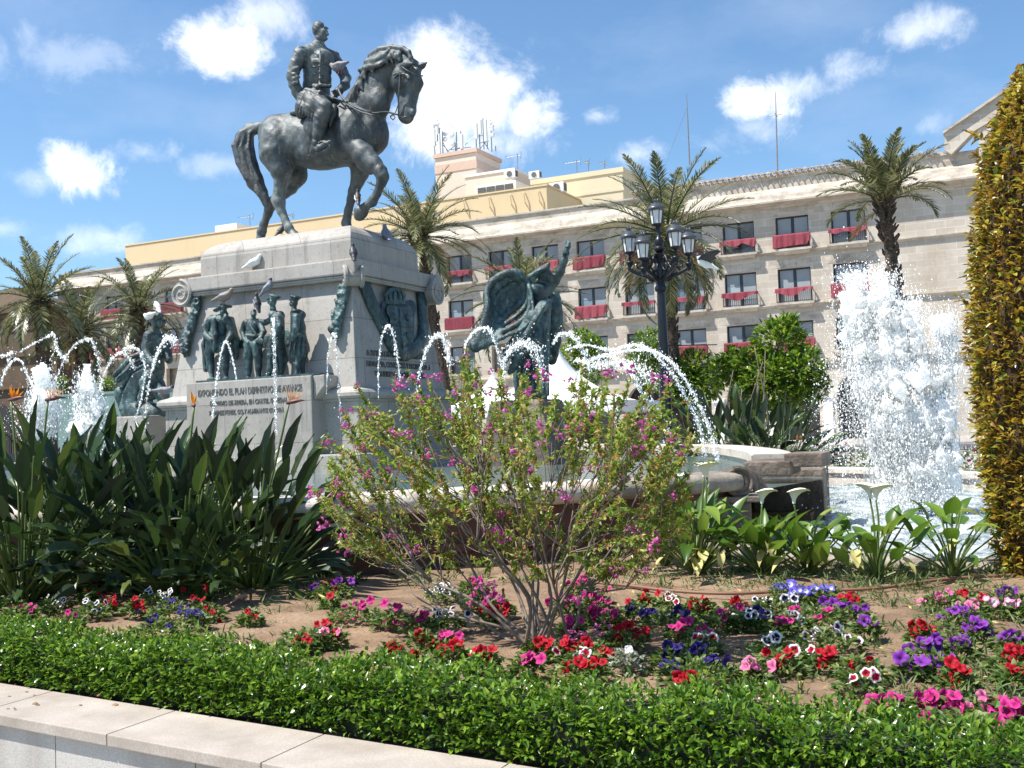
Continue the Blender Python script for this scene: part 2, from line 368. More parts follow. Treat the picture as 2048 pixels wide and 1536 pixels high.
    t.pbsdf(Base__Color=c, Roughness=.7, Normal=t.bump(t.noise(90, 4), .3, .006)); MAT['facing'] = t.mat
    MAT['joint'] = simple('dark_joint', (.25, .215, .18), .9, .2, 5)
    # basin stone: pale, stained brown, and dark red-brown outer wall
    t = NT('basin_limestone'); p = t.pos()
    c = t.ramp(t.noise(1.7, 7, .65), [(.3, (.36, .29, .22)), (.46, (.52, .46, .39)), (.7, (.66, .62, .56))])
    c = t.mix(t.ramp(t.noise(5, 6, .7), [(.5, 0.), (.72, .8)]), c, (.19, .145, .10))
    t.pbsdf(Base__Color=c, Roughness=.75, Normal=t.bump(t.noise(22, 6), .4, .02)); MAT['basin'] = t.mat
    t = NT('weathered_kerb_stone'); c = t.ramp(t.noise(3.1, 7, .65), [(.3, (.12, .095, .07)), (.48, (.24, .20, .155)), (.7, (.38, .34, .28))]); t.pbsdf(Base__Color=c, Roughness=.8, Normal=t.bump(t.noise(24, 6), .5, .02)); MAT['basin_pale'] = t.mat
    t = NT('stained_basin_stone'); c = t.ramp(t.noise(2.6, 7, .65), [(.3, (.055, .040, .03)), (.5, (.13, .097, .072)), (.68, (.26, .21, .165))])
    t.pbsdf(Base__Color=c, Roughness=.7, Normal=t.bump(t.noise(20, 6), .6, .03)); MAT['basin_dark'] = t.mat
    MAT['shaded_wall'] = simple('shaded_red_brown_wall', (.10, .045, .032), .8, .35, 2.5, bump=.4)  # red-brown paint, with the shade on the wall put into the tone
    MAT['algae'] = simple('algae_brown_step', (.20, .105, .045), .25, .4, 3, bump=.3)
    t = NT('pool_tile'); c = t.mix(t.noise(2, 5), (.10, .17, .16), (.21, .30, .28)); t.pbsdf(Base__Color=c, Roughness=.3); MAT['pooltile'] = t.mat
    # water
    t = NT('pool_water'); w = t.math('ADD', t.noise(5, 4, .5), t.math('MULTIPLY', t.noise(17, 3), .4))
    t.pbsdf(Base__Color=(.13, .19, .18), Roughness=.06, Specular__IOR__Level=.6, Normal=t.bump(w, .5, .06)); MAT['water'] = t.mat
    t = NT('foaming_water'); f = t.ramp(t.math('ADD', t.noise(3.2, 7, .7), t.math('MULTIPLY', t.noise(15, 5, .7), .3)), [(.52, 0.), (.76, 1.)])
    w = t.math('ADD', t.noise(7, 5, .6), t.math('MULTIPLY', t.noise(26, 4), .5))
    t.pbsdf(Base__Color=t.mix(f, (.10, .15, .145), (.60, .64, .64)), Roughness=.25, Normal=t.bump(w, .8, .08)); MAT['foam_water'] = t.mat
    t = NT('water_drops'); g = t.n('ShaderNodeBsdfGlossy', Color=(1, 1, 1), Roughness=.06); d = t.n('ShaderNodeBsdfTranslucent', Color=(.95, .97, 1.))
    di = t.n('ShaderNodeBsdfDiffuse', Color=(.93, .95, .97)); tp = t.n('ShaderNodeBsdfTransparent', Color=(1, 1, 1))
    rr = t.geo('Random Per Island')
    a = t.n('ShaderNodeAddShader', i0=di, i1=d); di.inputs[0].default_value = (.74, .74, .73, 1); d.inputs[0].default_value = (.52, .52, .51, 1); b = t.n('ShaderNodeMixShader', i0=.12, i1=a, i2=tp); MAT['drops'] = t.out(t.n('ShaderNodeMixShader', i0=t.math('MULTIPLY', t.n('ShaderNodeFresnel', IOR=1.4), .6), i1=b, i2=g))  # diffuse plus translucent exceed full white: extra brightness put into the drops
    t = NT('white_water'); p = t.pos(); di = t.n('ShaderNodeBsdfDiffuse', Color=(.93, .95, .97)); d = t.n('ShaderNodeBsdfTranslucent', Color=(.93, .95, .98)); tp = t.n('ShaderNodeBsdfTransparent', Color=(1, 1, 1))
    al = t.ramp(t.noise(13, 8, .75, t.vmath('MULTIPLY', p, (1, 1, .16))), [(.28, .30), (.46, 1.)])
    gl = t.n('ShaderNodeBsdfGlossy', Color=(1, 1, 1), Roughness=.15)
    nb = t.bump(t.noise(14, 6, .7), 1., .1); t.set(di.inputs['Normal'], nb); t.set(gl.inputs['Normal'], nb)
    a = t.n('ShaderNodeAddShader', i0=di, i1=d); di.inputs[0].default_value = (.80, .80, .79, 1); d.inputs[0].default_value = (.60, .60, .59, 1); a = t.n('ShaderNodeMixShader', i0=.08, i1=a, i2=gl); MAT['white_water'] = t.out(t.n('ShaderNodeMixShader', i0=t.math('SUBTRACT', 1., al), i1=a, i2=tp))  # foam returns more light than it receives, brightness put into its colours
    t.mat.blend_method = 'HASHED' if hasattr(t.mat, 'blend_method') else 0
    t = NT('glassy_stream'); di = t.n('ShaderNodeBsdfDiffuse', Color=(.8, .82, .82)); tp = t.n('ShaderNodeBsdfTransparent', Color=(.97, .98, .98)); g = t.n('ShaderNodeBsdfGlossy', Color=(1, 1, 1), Roughness=.08); nb = t.bump(t.noise(40, 4), 1., .02); t.set(g.inputs['Normal'], nb)
    a = t.n('ShaderNodeMixShader', i0=.62, i1=di, i2=tp); MAT['stream'] = t.out(t.n('ShaderNodeMixShader', i0=t.n('ShaderNodeFresnel', IOR=1.45, Normal=nb), i1=a, i2=g))
    # plants
    MAT['hedge'] = leafmat('box_leaf', [(0, (.030, .080, .008)), (.4, (.080, .18, .013)), (.75, (.17, .29, .024)), (1, (.29, .41, .045))], .26, .32)
    MAT['hedge_core'] = simple('hedge_shadowed_twigs', (.014, .022, .007), .95, .4, 20)  # dark core: shade of the gaps between leaves put into its colour
    MAT['stre'] = leafmat('strelitzia_leaf', [(0, (.014, .027, .014)), (.5, (.024, .048, .018)), (.85, (.045, .095, .022)), (1, (.12, .15, .03))], .36, .2)
    MAT['calla'] = leafmat('calla_leaf', [(0, (.045, .105, .010)), (.5, (.10, .20, .018)), (.85, (.20, .30, .035)), (1, (.34, .36, .06))], .38, .32)
    MAT['yellow_leaf'] = leafmat('yellowed_leaf', [(0, (.50, .45, .10)), (.6, (.66, .60, .24)), (1, (.58, .36, .12))], .6, .3)
    MAT['shrub'] = leafmat('shrub_leaf', [(0, (.10, .19, .022)), (.45, (.23, .34, .035)), (.72, (.44, .48, .10)), (.86, (.44, .27, .10)), (1, (.40, .13, .07))], .38, .4)
    MAT['copper'] = leafmat('copper_leaf', [(0, (.07, .06, .014)), (.3, (.22, .13, .018)), (.5, (.40, .23, .026)), (.72, (.54, .42, .055)), (.88, (.26, .30, .04)), (1, (.12, .19, .03))], .26, .35)
    MAT['copper_core'] = simple('copper_hedge_twigs', (.05, .025, .012), .95, .4, 12)
    MAT['tree'] = leafmat('orange_tree_leaf', [(0, (.035, .085, .012)), (.45, (.095, .19, .018)), (.75, (.20, .31, .025)), (1, (.36, .43, .035))], .4, .4)
    MAT['weed'] = leafmat('weed_leaf', [(0, (.05, .10, .02)), (.6, (.10, .17, .04)), (1, (.23, .25, .10))], .5, .3)
    MAT['petleaf'] = leafmat('petunia_leaf', [(0, (.045, .10, .018)), (.5, (.10, .18, .03)), (1, (.25, .29, .08))], .5, .35)
    MAT['silver'] = leafmat('silver_leaf', [(0, (.16, .19, .12)), (1, (.34, .37, .25))], .7, .2)
    MAT['palm'] = leafmat('palm_frond', [(0, (.045, .062, .024)), (.45, (.095, .115, .045)), (.8, (.22, .22, .095)), (1, (.38, .34, .17))], .35, .25)
    MAT['palm_old'] = leafmat('dry_palm_frond', [(0, (.22, .16, .06)), (1, (.36, .27, .10))], .6, .2)
    MAT['stalk'] = simple('green_stalk', (.10, .15, .035), .5, .25, 12)
    MAT['twig'] = simple('brown_twig', (.20, .16, .125), .85, .35, 15)
    MAT['bark'] = simple('grey_bark', (.17, .13, .095), .9, .35, 8, bump=.5)
    t = NT('palm_trunk_bark'); p = t.pos(); wv = t.noise(9, 5, .6, t.vmath('MULTIPLY', p, (1, 1, 3)))
    t.pbsdf(Base__Color=t.ramp(wv, [(.3, (.035, .025, .018)), (.6, (.12, .085, .06)), (.75, (.22, .17, .12))]), Roughness=.95, Normal=t.bump(wv, 1., .12)); MAT['palmbark'] = t.mat
    MAT['spathe'] = simple('white_spathe', (.84, .83, .74), .5, .05, 8)
    MAT['spadix'] = simple('yellow_spadix', (.7, .5, .06), .7, .1, 8)
    MAT['orange'] = leafmat('orange_sepal', [(0, (.78, .22, .01)), (1, (.85, .36, .02))], .5, .3)
    MAT['beak'] = simple('purple_brown_bract', (.16, .06, .05), .5, .3, 10)
    MAT['polygala'] = petalmat('mauve_pea_flower', [(0, (.42, .045, .22)), (.5, (.54, .12, .36)), (1, (.72, .32, .56))])
    W = (.86, .84, .84)
    MAT['pt_red'] = petalmat('red_petal', [(0, (.10, .0, .004)), (.25, (.34, .003, .012)), (1, (.50, .006, .024))])
    MAT['pt_magenta'] = petalmat('magenta_petal', [(0, (.30, .006, .10)), (.3, (.48, .014, .17)), (1, (.62, .05, .27))])
    MAT['pt_pink'] = petalmat('pink_petal', [(0, (.55, .05, .2)), (.3, (.72, .12, .30)), (1, (.80, .28, .45))])
    MAT['pt_navy'] = petalmat('navy_petal', [(0, (.006, .003, .02)), (.4, (.018, .010, .09)), (1, (.035, .02, .19))])
    MAT['pt_purple'] = petalmat('purple_petal', [(0, (.05, .004, .08)), (.25, (.19, .025, .31)), (1, (.27, .055, .42))])
    MAT['pt_navywhite'] = petalmat('white_edged_navy_petal', [(0, (.008, .005, .02)), (.55, (.022, .012, .09)), (.68, W), (1, W)])
    MAT['pt_bluewhite'] = petalmat('blue_petal_white_throat', [(0, (.25, .3, .6)), (.12, W), (.42, (.70, .70, .86)), (.62, (.13, .10, .58)), (1, (.16, .12, .60))])
    MAT['pt_whitered'] = petalmat('white_edged_red_petal', [(0, (.3, .0, .01)), (.6, (.45, .01, .04)), (.74, W), (1, W)])
    MAT['pt_whitepink'] = petalmat('pink_petal_white_throat', [(0, (.6, .5, .1)), (.14, W), (.5, W), (.7, (.78, .24, .48)), (1, (.80, .30, .52))])
    MAT['pt_whitepurple'] = petalmat('white_edged_purple_petal', [(0, (.08, .0, .06)), (.5, (.16, .015, .14)), (.66, W), (1, W)])
    MAT['pt_white'] = petalmat('white_petal', [(0, (.5, .5, .3)), (.2, W), (1, W)])
    MAT['tent'] = simple('white_tent_canvas', (.84, .84, .83), .8, .03, 1)
    MAT['hose'] = simple('brown_irrigation_hose', (.20, .10, .06), .6, .2, 5)
    MAT['pv'] = simple('plaza_paving', (.34, .31, .275), .85, .18, .8)
    MAT['asphalt'] = simple('asphalt', (.055, .055, .055), .9, .2, 2)
    MAT['pg_grey'] = simple('grey_plumage', (.19, .20, .23), .6, .3, 22); MAT['pg_dark'] = simple('dark_plumage', (.028, .028, .034), .5, .4, 22)
    MAT['pg_white'] = simple('white_plumage', (.78, .77, .74), .7, .08, 20); MAT['pg_brown'] = simple('brownish_plumage', (.22, .175, .15), .6, .35, 24)
    MAT['pink_leg'] = simple('pink_foot', (.45, .13, .12), .6, .1, 10)
mk()
# ------------------------------------------------------------ the long stone building behind the square
FY = 70.65; U0, SPC, WW = -39.546, 3.53, 2.12
FX0, FX1 = -80.4, -1.15
ROWS = {'third': (12.55, 14.71), 'second': (9.05, 11.31), 'first': (5.75, 7.84)}
colsx = {n: U0 + SPC * n for n in range(-11, 9)}
def pxof(P):
    q = np.asarray(P, float) - EYE; w = q @ FWD; return 1024 + FPX * (q @ RIGHT) / w, 768 - FPX * (q @ UP) / w
bld = thing('stone_building', (-40, FY, 0), 'long beige stone building with rows of balconies and a tiled eave behind the square', 'building')
def facade():
    mb = MB()
    xs = sorted([FX0, FX1] + [x for n in colsx for x in (colsx[n], colsx[n] + WW)])
    zs = [5.2] + [z for r in ('first', 'second', 'third') for z in ROWS[r]] + [15.6]
    opx = {(round(colsx[n], 3)) for n in colsx}
    for i in range(len(xs) - 1):
        for j in range(len(zs) - 1):
            hole = round(xs[i], 3) in opx and j % 2 == 1
            if not hole:
                mb.add([(xs[i], FY, zs[j]), (xs[i + 1], FY, zs[j]), (xs[i + 1], FY, zs[j + 1]), (xs[i], FY, zs[j + 1])], [(0, 1, 2, 3)])
            else:
                a, b, c, d = xs[i], xs[i + 1], zs[j], zs[j + 1]; e = FY + .42
                mb.add([(a, FY, c), (b, FY, c), (b, FY, d), (a, FY, d), (a, e, c), (b, e, c), (b, e, d), (a, e, d)],
                       [(0, 4, 5, 1), (1, 5, 6, 2), (2, 6, 7, 3), (3, 7, 4, 0)])
    # roof slab, right return and back so the block is solid
    mb.box(FX0, FX1, FY + .9, FY + 12, 0, 15.6)
    mb.box(FX1 - .02, FX1 + .5, FY - .0, FY + 12, 0, 16.9); mb.box(FX0 - .5, FX0 + .02, FY, FY + 12, 0, 16.9)
    return mb.build('wall', MAT['ashlar'], bld)
facade()
def sweep(mb, prof, x0, x1):        # profile (y, z) run along X
    return mb.loft([[(x, y, z) for y, z in prof] for x in (x0, x1)])
def cornice():
    P = [(FY + .1, 15.30), (FY - .06, 15.32), (FY - .12, 15.45), (FY - .55, 15.52), (FY - .80, 15.58), (FY - .80, 15.70), (FY - .66, 15.76)]
    P += [(FY - .64 + .62 * (1 - math.cos(q)), 15.78 + .80 * math.sin(q)) for q in np.linspace(0, math.pi / 2, 7)]
    mb = MB(); sweep(mb, P + [(FY - .0, 16.62), (FY + .1, 16.66), (FY + .1, 15.3)], FX0 - .3, FX1)
    recalc(mb.build('cornice', MAT['moulding'], bld, True, 40))
    mb = MB(); sweep(mb, [(FY + .12, 16.55), (FY + .02, 16.6), (FY + .02, 17.12), (FY - .1, 17.16), (FY - .1, 17.27), (FY + .5, 17.27), (FY + .5, 16.55)], FX0 - .2, -24.0)
    sweep(mb, [(FY + .12, 16.55), (FY + .04, 16.6), (FY + .04, 17.30), (FY - .06, 17.34), (FY - .06, 17.42), (FY + .5, 17.42), (FY + .5, 16.55)], -24.0, FX1)
    recalc(mb.build('parapet', MAT['moulding'], bld))
    mb = MB()
    for z in (12.42, 8.92):
        sweep(mb, [(FY + .02, z - .14), (FY - .10, z - .10), (FY - .19, z), (FY - .19, z + .06), (FY + .02, z + .08)], FX0, FX1)
    recalc(mb.build('string_course', MAT['moulding'], bld))
    mb = MB(); sweep(mb, [(FY + .02, 5.0), (FY - .16, 5.04), (FY - .26, 5.2), (FY - .26, 5.32), (FY + .02, 5.36)], FX0, FX1)
    recalc(mb.build('ground_floor_cornice', MAT['moulding'], bld))
    # barrel tiles along the right half of the eave
    mb = MB(); x = -24.5
    while x < -4.6:
        for k, (y, z) in enumerate(((FY - .24, 17.53), (FY + .24, 17.70))):
            r0 = .155 + rnd.uniform(-.012, .012); yy = y + rnd.uniform(-.03, .03)
            rings = []
            for t, rr in ((0, r0), (.62, r0 * .85)):
                rings.append([(x + rr * math.cos(q), yy + t, z + t * .26 + rr * math.sin(q)) for q in np.linspace(0, math.pi, 7)] + [(x + (rr - .035) * math.cos(q), yy + t, z + t * .26 + (rr - .035) * math.sin(q)) for q in np.linspace(math.pi, 0, 7)])
            mb.loft(rings)
        mb.box(x + .155, x + .245, FY - .30, FY + .6, 17.43, 17.50)
        x += .40
    mb.build('tiled_eave', MAT['tile'], bld, True, 40)
    mb = MB(); mb.box(-24.6, -4.4, FY - .05, FY + 5, 17.42, 17.56); mb.frustum((-24.6, -4.4, FY + .3, FY + 6), 17.56, (-24.6, -4.4, FY + 4, FY + 6), 18.3)
    mb.build('roof', MAT['tile'], bld)
    mb = MB(); mb.box(FX0, -24.6, FY + .5, FY + 12, 15.6, 16.7); mb.build('roof', MAT['moulding'], bld)
cornice()
def corner_pier():
    mb = MB(); mb.box(-2.75, -1.25, FY - .3, FY + .2, 0, 15.28); mb.box(-2.85, -1.2, FY - .38, FY + .1, 15.9, 16.5); bevel(mb.build('corner_pilaster', MAT['ashlar'], bld), .03, 1)
    mb = MB(); mb.box(FX0 - .1, -79.0, FY - .3, FY + .2, 0, 15.28); bevel(mb.build('corner_pilaster', MAT['ashlar'], bld), .03, 1)
corner_pier()
def arcade():
    mb = MB()
    for n in list(colsx) + [9, 10]:
        x = U0 + SPC * n
        if n >= 9: continue
        cx = x + WW / 2; hw = 1.22; pts = [(cx - SPC / 2, 0), (cx - hw, 0), (cx - hw, 3.0)] + [(cx - hw * math.cos(q), 3.0 + hw * math.sin(q)) for q in np.linspace(.15, math.pi - .15, 9)] + [(cx + hw, 3.0), (cx + hw, 0), (cx + SPC / 2, 0), (cx + SPC / 2, 5.2), (cx - SPC / 2, 5.2)]
        mb.prism(pts, lambda a, b: (a, FY - .02, b), lambda a, b: (a, FY + .55, b))
    mb.box(FX0, U0 - 11 * SPC + WW / 2 - SPC / 2, FY - .01, FY + .5, 0, 5.2); mb.box(U0 + 8 * SPC + WW / 2 + SPC / 2, FX1, FY - .01, FY + .5, 0, 5.2)
    recalc(mb.build('arcade_wall', MAT['ashlar'], bld))
    for n in range(-11, 9):
        if pxof((colsx[n], FY, 3))[0] < 1380: continue
        x = colsx[n] + WW / 2 - SPC / 2
        mb = MB(); mb.box(x - .30, x + .30, FY - .14, FY + .0, 0, 2.75); mb.box(x - .40, x + .40, FY - .24, FY + .0, 2.75, 3.0); mb.box(x - .38, x + .38, FY - .2, FY, 0, .5)
        bevel(mb.build('pilaster', MAT['whitewall'], bld), .02, 1)
    mb = MB(); mb.box(FX0 + .5, FX1 - 1, FY + .6, FY + .8, 0, 5.1)
    mb.build('shop_front', MAT['dark'], bld)  # dark sheet standing for the shade behind the arches
arcade()
def window_proto(zb, zt):
    root = bpy.data.objects.new('window', None)
    h = zt - zb; mb = MB(); f = .085; y = 0
    for a, b, c, d in ((0, WW, 0, f), (0, WW, h - f, h), (0, f, f, h - f), (WW - f, WW, f, h - f), (WW / 2 - .085, WW / 2 + .085, f, h - f)): mb.box(a + .003, b - .003, .22, .32, c + .003, d - .003)
    return mb, h
def mkwin():
    """one window of each floor with frame, panes and balcony; the rest are copies"""
    protos = {}
    for r, (zb, zt) in ROWS.items():
        w = None
        for n in sorted(colsx):
            px = pxof((colsx[n], FY, zb))[0]
            if r != 'first' and 395 < px < 845: continue
            if r == 'first' and (px < 880 and px > 330 or 920 < px < 1150): continue
            if w is None:
                mb, h = window_proto(zb, zt); V0 = np.array([colsx[n], FY, zb]); mb.v = [v + V0 for v in mb.v]
                e = bpy.data.objects.new('window', None); COL.objects.link(e); e.parent = bld; e.location = V0 - origin(bld)
                fr = mb.build('frame', MAT['frame'], e)
                for a in (.09, WW / 2 + .09):
                    g = MB(); g.add([V0 + (a, .28, .09), V0 + (a + WW / 2 - .18, .28, .09), V0 + (a + WW / 2 - .18, .28, h - .09), V0 + (a, .28, h - .09)], [(0, 1, 2, 3)]); g.build('pane', MAT['glass'], e)
                s = MB(); s.box(V0[0] - .05, V0[0] + WW + .05, FY + .36, FY + .40, zb - .02, zt + .02); s.build('window_sheet', MAT['dark'], e)  # dark sheet behind the panes, the unlit room put into its colour
                b = MB(); x = V0[0]
                for k in range(7):
                    a0 = -.35 + (WW + .7) * k / 7; a1 = -.35 + (WW + .7) * (k + 1) / 7 - .025; sk0 = (k - 3.5) * .045; sk1 = (k + 1 - 3.5) * .045
                    b.loft([[(x + a0, y, zt + .07), (x + a1, y, zt + .07), (x + a1 + sk1, y, zt + .56), (x + a0 + sk0, y, zt + .56)] for y in (FY - .012 - .006 * (k % 2), FY + .03)])
                recalc(b.build('lintel', MAT['moulding'], e))
                b = MB(); dz = .9
                b.box(V0[0] - .08, V0[0] + WW + .08, FY - .42, FY - .37, zb + dz - .05, zb + dz); b.box(V0[0] - .08, V0[0] + WW + .08, FY - .42, FY - .38, zb + .06, zb + .10)
                for sx in (V0[0] - .08, V0[0] + WW + .04): b.box(sx, sx + .04, FY - .37, FY - .002, zb + dz - .045, zb + dz - .005); b.box(sx, sx + .04, FY - .37, FY - .002, zb + .065, zb + .095)
                k = 0
                while k * .125 < WW + .1:
                    xx = V0[0] - .06 + k * .125; b.box(xx, xx + .028, FY - .41, FY - .385, zb + .10, zb + dz - .05); k += 1
                for yy in (FY - .28, FY - .15):
                    for xx in (V0[0] - .07, V0[0] + WW + .05): b.box(xx, xx + .02, yy, yy + .02, zb + .09, zb + dz - .04)
                b.build('railing', MAT['rail'], e)
                s = MB(); s.frustum((V0[0] - .02, V0[0] + WW + .02, FY - .28, FY - .0), zb - .36, (V0[0] - .14, V0[0] + WW + .14, FY - .46, FY - .0), zb - .14); s.box(V0[0] - .22, V0[0] + WW + .22, FY - .50, FY - .003, zb - .14, zb - .0)
                s.build('balcony_slab', MAT['moulding'], e)
                w = e
            else:
                e = w.copy(); COL.objects.link(e); e.parent = bld; e.location = np.array([colsx[n], FY, zb]) - origin(bld)
                for c in w.children: cc = c.copy(); COL.objects.link(cc); cc.parent = e
            q = random.Random(n * 31 + len(r) * 7)
            if q.random() < .62:        # roller blind let down part of the way in one or both lights
                for a in (.1, WW / 2 + .1):
                    if q.random() < .75:
                        hh = (zt - zb - .2) * q.choice((.35, .5, .8, 1.)); o = np.array([colsx[n] + a, FY + .262, zt - .1]); sm = MB(); sm.add([o, o + (WW / 2 - .2, 0, 0), o + (WW / 2 - .2, .004, -hh), o + (0, .004, -hh)], [(3, 2, 1, 0)]); sm.build('roller_blind', MAT['window_sheet'], e)
mkwin()
ORD = ['', 'first', 'second', 'third', 'fourth', 'fifth', 'sixth', 'seventh', 'eighth', 'ninth', 'tenth', 'eleventh', 'twelfth', 'thirteenth', 'fourteenth', 'fifteenth', 'sixteenth', 'seventeenth', 'eighteenth', 'nineteenth', 'twentieth'] + ['%d%s' % (k, 'st' if k % 10 == 1 and k != 11 else 'nd' if k % 10 == 2 else 'rd' if k % 10 == 3 else 'th') for k in range(21, 80)]
def cloth(n, row, style, lab, seed):
    zb, zt = ROWS[row]; x0 = colsx[n] - .12; x1 = colsx[n] + WW + .12; top = zb + .93; g = random.Random(seed)
    mb = MB(); nx, nz = 30, 12; rings = []
    ph = g.uniform(0, 6); fr = g.uniform(9, 14)
    def drop(s):
        if style == 'box': return .90
        if style == 'full': return .86 - .06 * math.sin(3 * s + ph) - (.3 * max(0, (s - .93) / .07)) - .05 * g.random()
        m = {'a': .28 + .30 * math.sin(math.pi * min(1, s * 1.1)) ** 2 - .08 * s, 'b': .22 + .36 * math.exp(-((s - .72) / .13) ** 2) + .12 * math.exp(-((s - .2) / .1) ** 2), 'c': .26 + .20 * abs(math.sin(2 * math.pi * s + ph)) + .14 * math.exp(-((s - .95) / .06) ** 2), 'd': .30 + .36 * math.exp(-((s - .86) / .09) ** 2)}[style]
        return m
    dr = [drop(i / nx) for i in range(nx + 1)]; dr = np.convolve(np.pad(dr, 1, 'edge'), [.25, .5, .25], 'valid')
    grid = []
    # over the rail: back flap, top, front fall
    for j in range(nz + 3):
        row_ = []
        for i in range(nx + 1):
            s = i / nx; x = x0 + (x1 - x0) * s
            amp = 0. if style == 'box' else .045
            fold = amp * math.sin(fr * 2 * s + ph) + amp * .6 * math.sin(fr * 4.3 * s + 2 * ph)
            if j == 0: p = (x, FY - .33, top - .16)
            elif j == 1: p = (x, FY - .34, top)
            elif j == 2: p = (x, FY - .45, top + .012)
            else:
                t = (j - 2) / nz; p = (x + .02 * math.sin(7 * s + 5 * t) * (style != 'box'), FY - .475 - fold * (.35 + .65 * t) - abs(amp) * t, top - dr[i] * t)
            row_.append(p)
        grid.append(row_)
    V = [p for r_ in grid for p in r_]; k = nx + 1
    mb.add(V, [(a * k + b, a * k + b + 1, (a + 1) * k + b + 1, (a + 1) * k + b) for a in range(nz + 2) for b in range(nx)])
    for sx, i in ((x0, 0), (x1, nx)):       # the ends turned back along the side rails
        L = dr[i] * (1 if style in ('box', 'full') else .9)
        mb.add([(sx, FY - .475, top + .008), (sx + (.015 if i else -.015), FY - .25, top), (sx, FY - .1, top - .01), (sx, FY - .475, top - L), (sx + (.03 if i else -.03), FY - .25, top - L * .94), (sx, FY - .1, top - L * .98)], [(0, 1, 4, 3), (1, 2, 5, 4)])
    o = mb.build('balcony_cloth', MAT['cloth'], None, style != 'box')
    return tag(o, lab, 'cloth', 'red cloths hung over the balcony railings')
def cloths():
    st3 = {-8: 'box', -9: 'box', -10: 'box', 0: 'c', 1: 'b', 2: 'full', 3: 'full', 4: 'full', 5: 'full', 6: 'c', 7: 'full', 8: 'b'}
    st2 = {-8: 'box', -9: 'box', -10: 'box', -11: 'box', 0: 'box', 1: 'full', 2: 'full', 3: 'full', 4: 'b', 5: 'd', 6: 'a', 7: 'a', 8: 'full'}
    st1 = {5: 'full', 6: 'full', 7: 'full'}
    nm = {'box': 'flat red cloth squarely round', 'full': 'red cloth fully covering', 'a': 'red cloth sagging over', 'b': 'red swag of cloth on', 'c': 'scalloped red cloth on', 'd': 'red cloth with hanging tail on'}
    for row, st in (('third', st3), ('second', st2), ('first', st1)):
        ks = sorted(st)
        for i, n in enumerate(ks):
            fl = {'third': 'top floor', 'second': 'middle floor', 'first': 'lowest floor'}[row]
            if n < -4: lab = '%s %s balcony left of monument, %s from left' % (nm[st[n]], fl, ORD[i + 1])
            else: lab = '%s %s balcony, %s from right' % (nm[st[n]], fl, ORD[len(ks) - i])
            cloth(n, row, st[n], lab, n * 7 + len(row))
cloths()
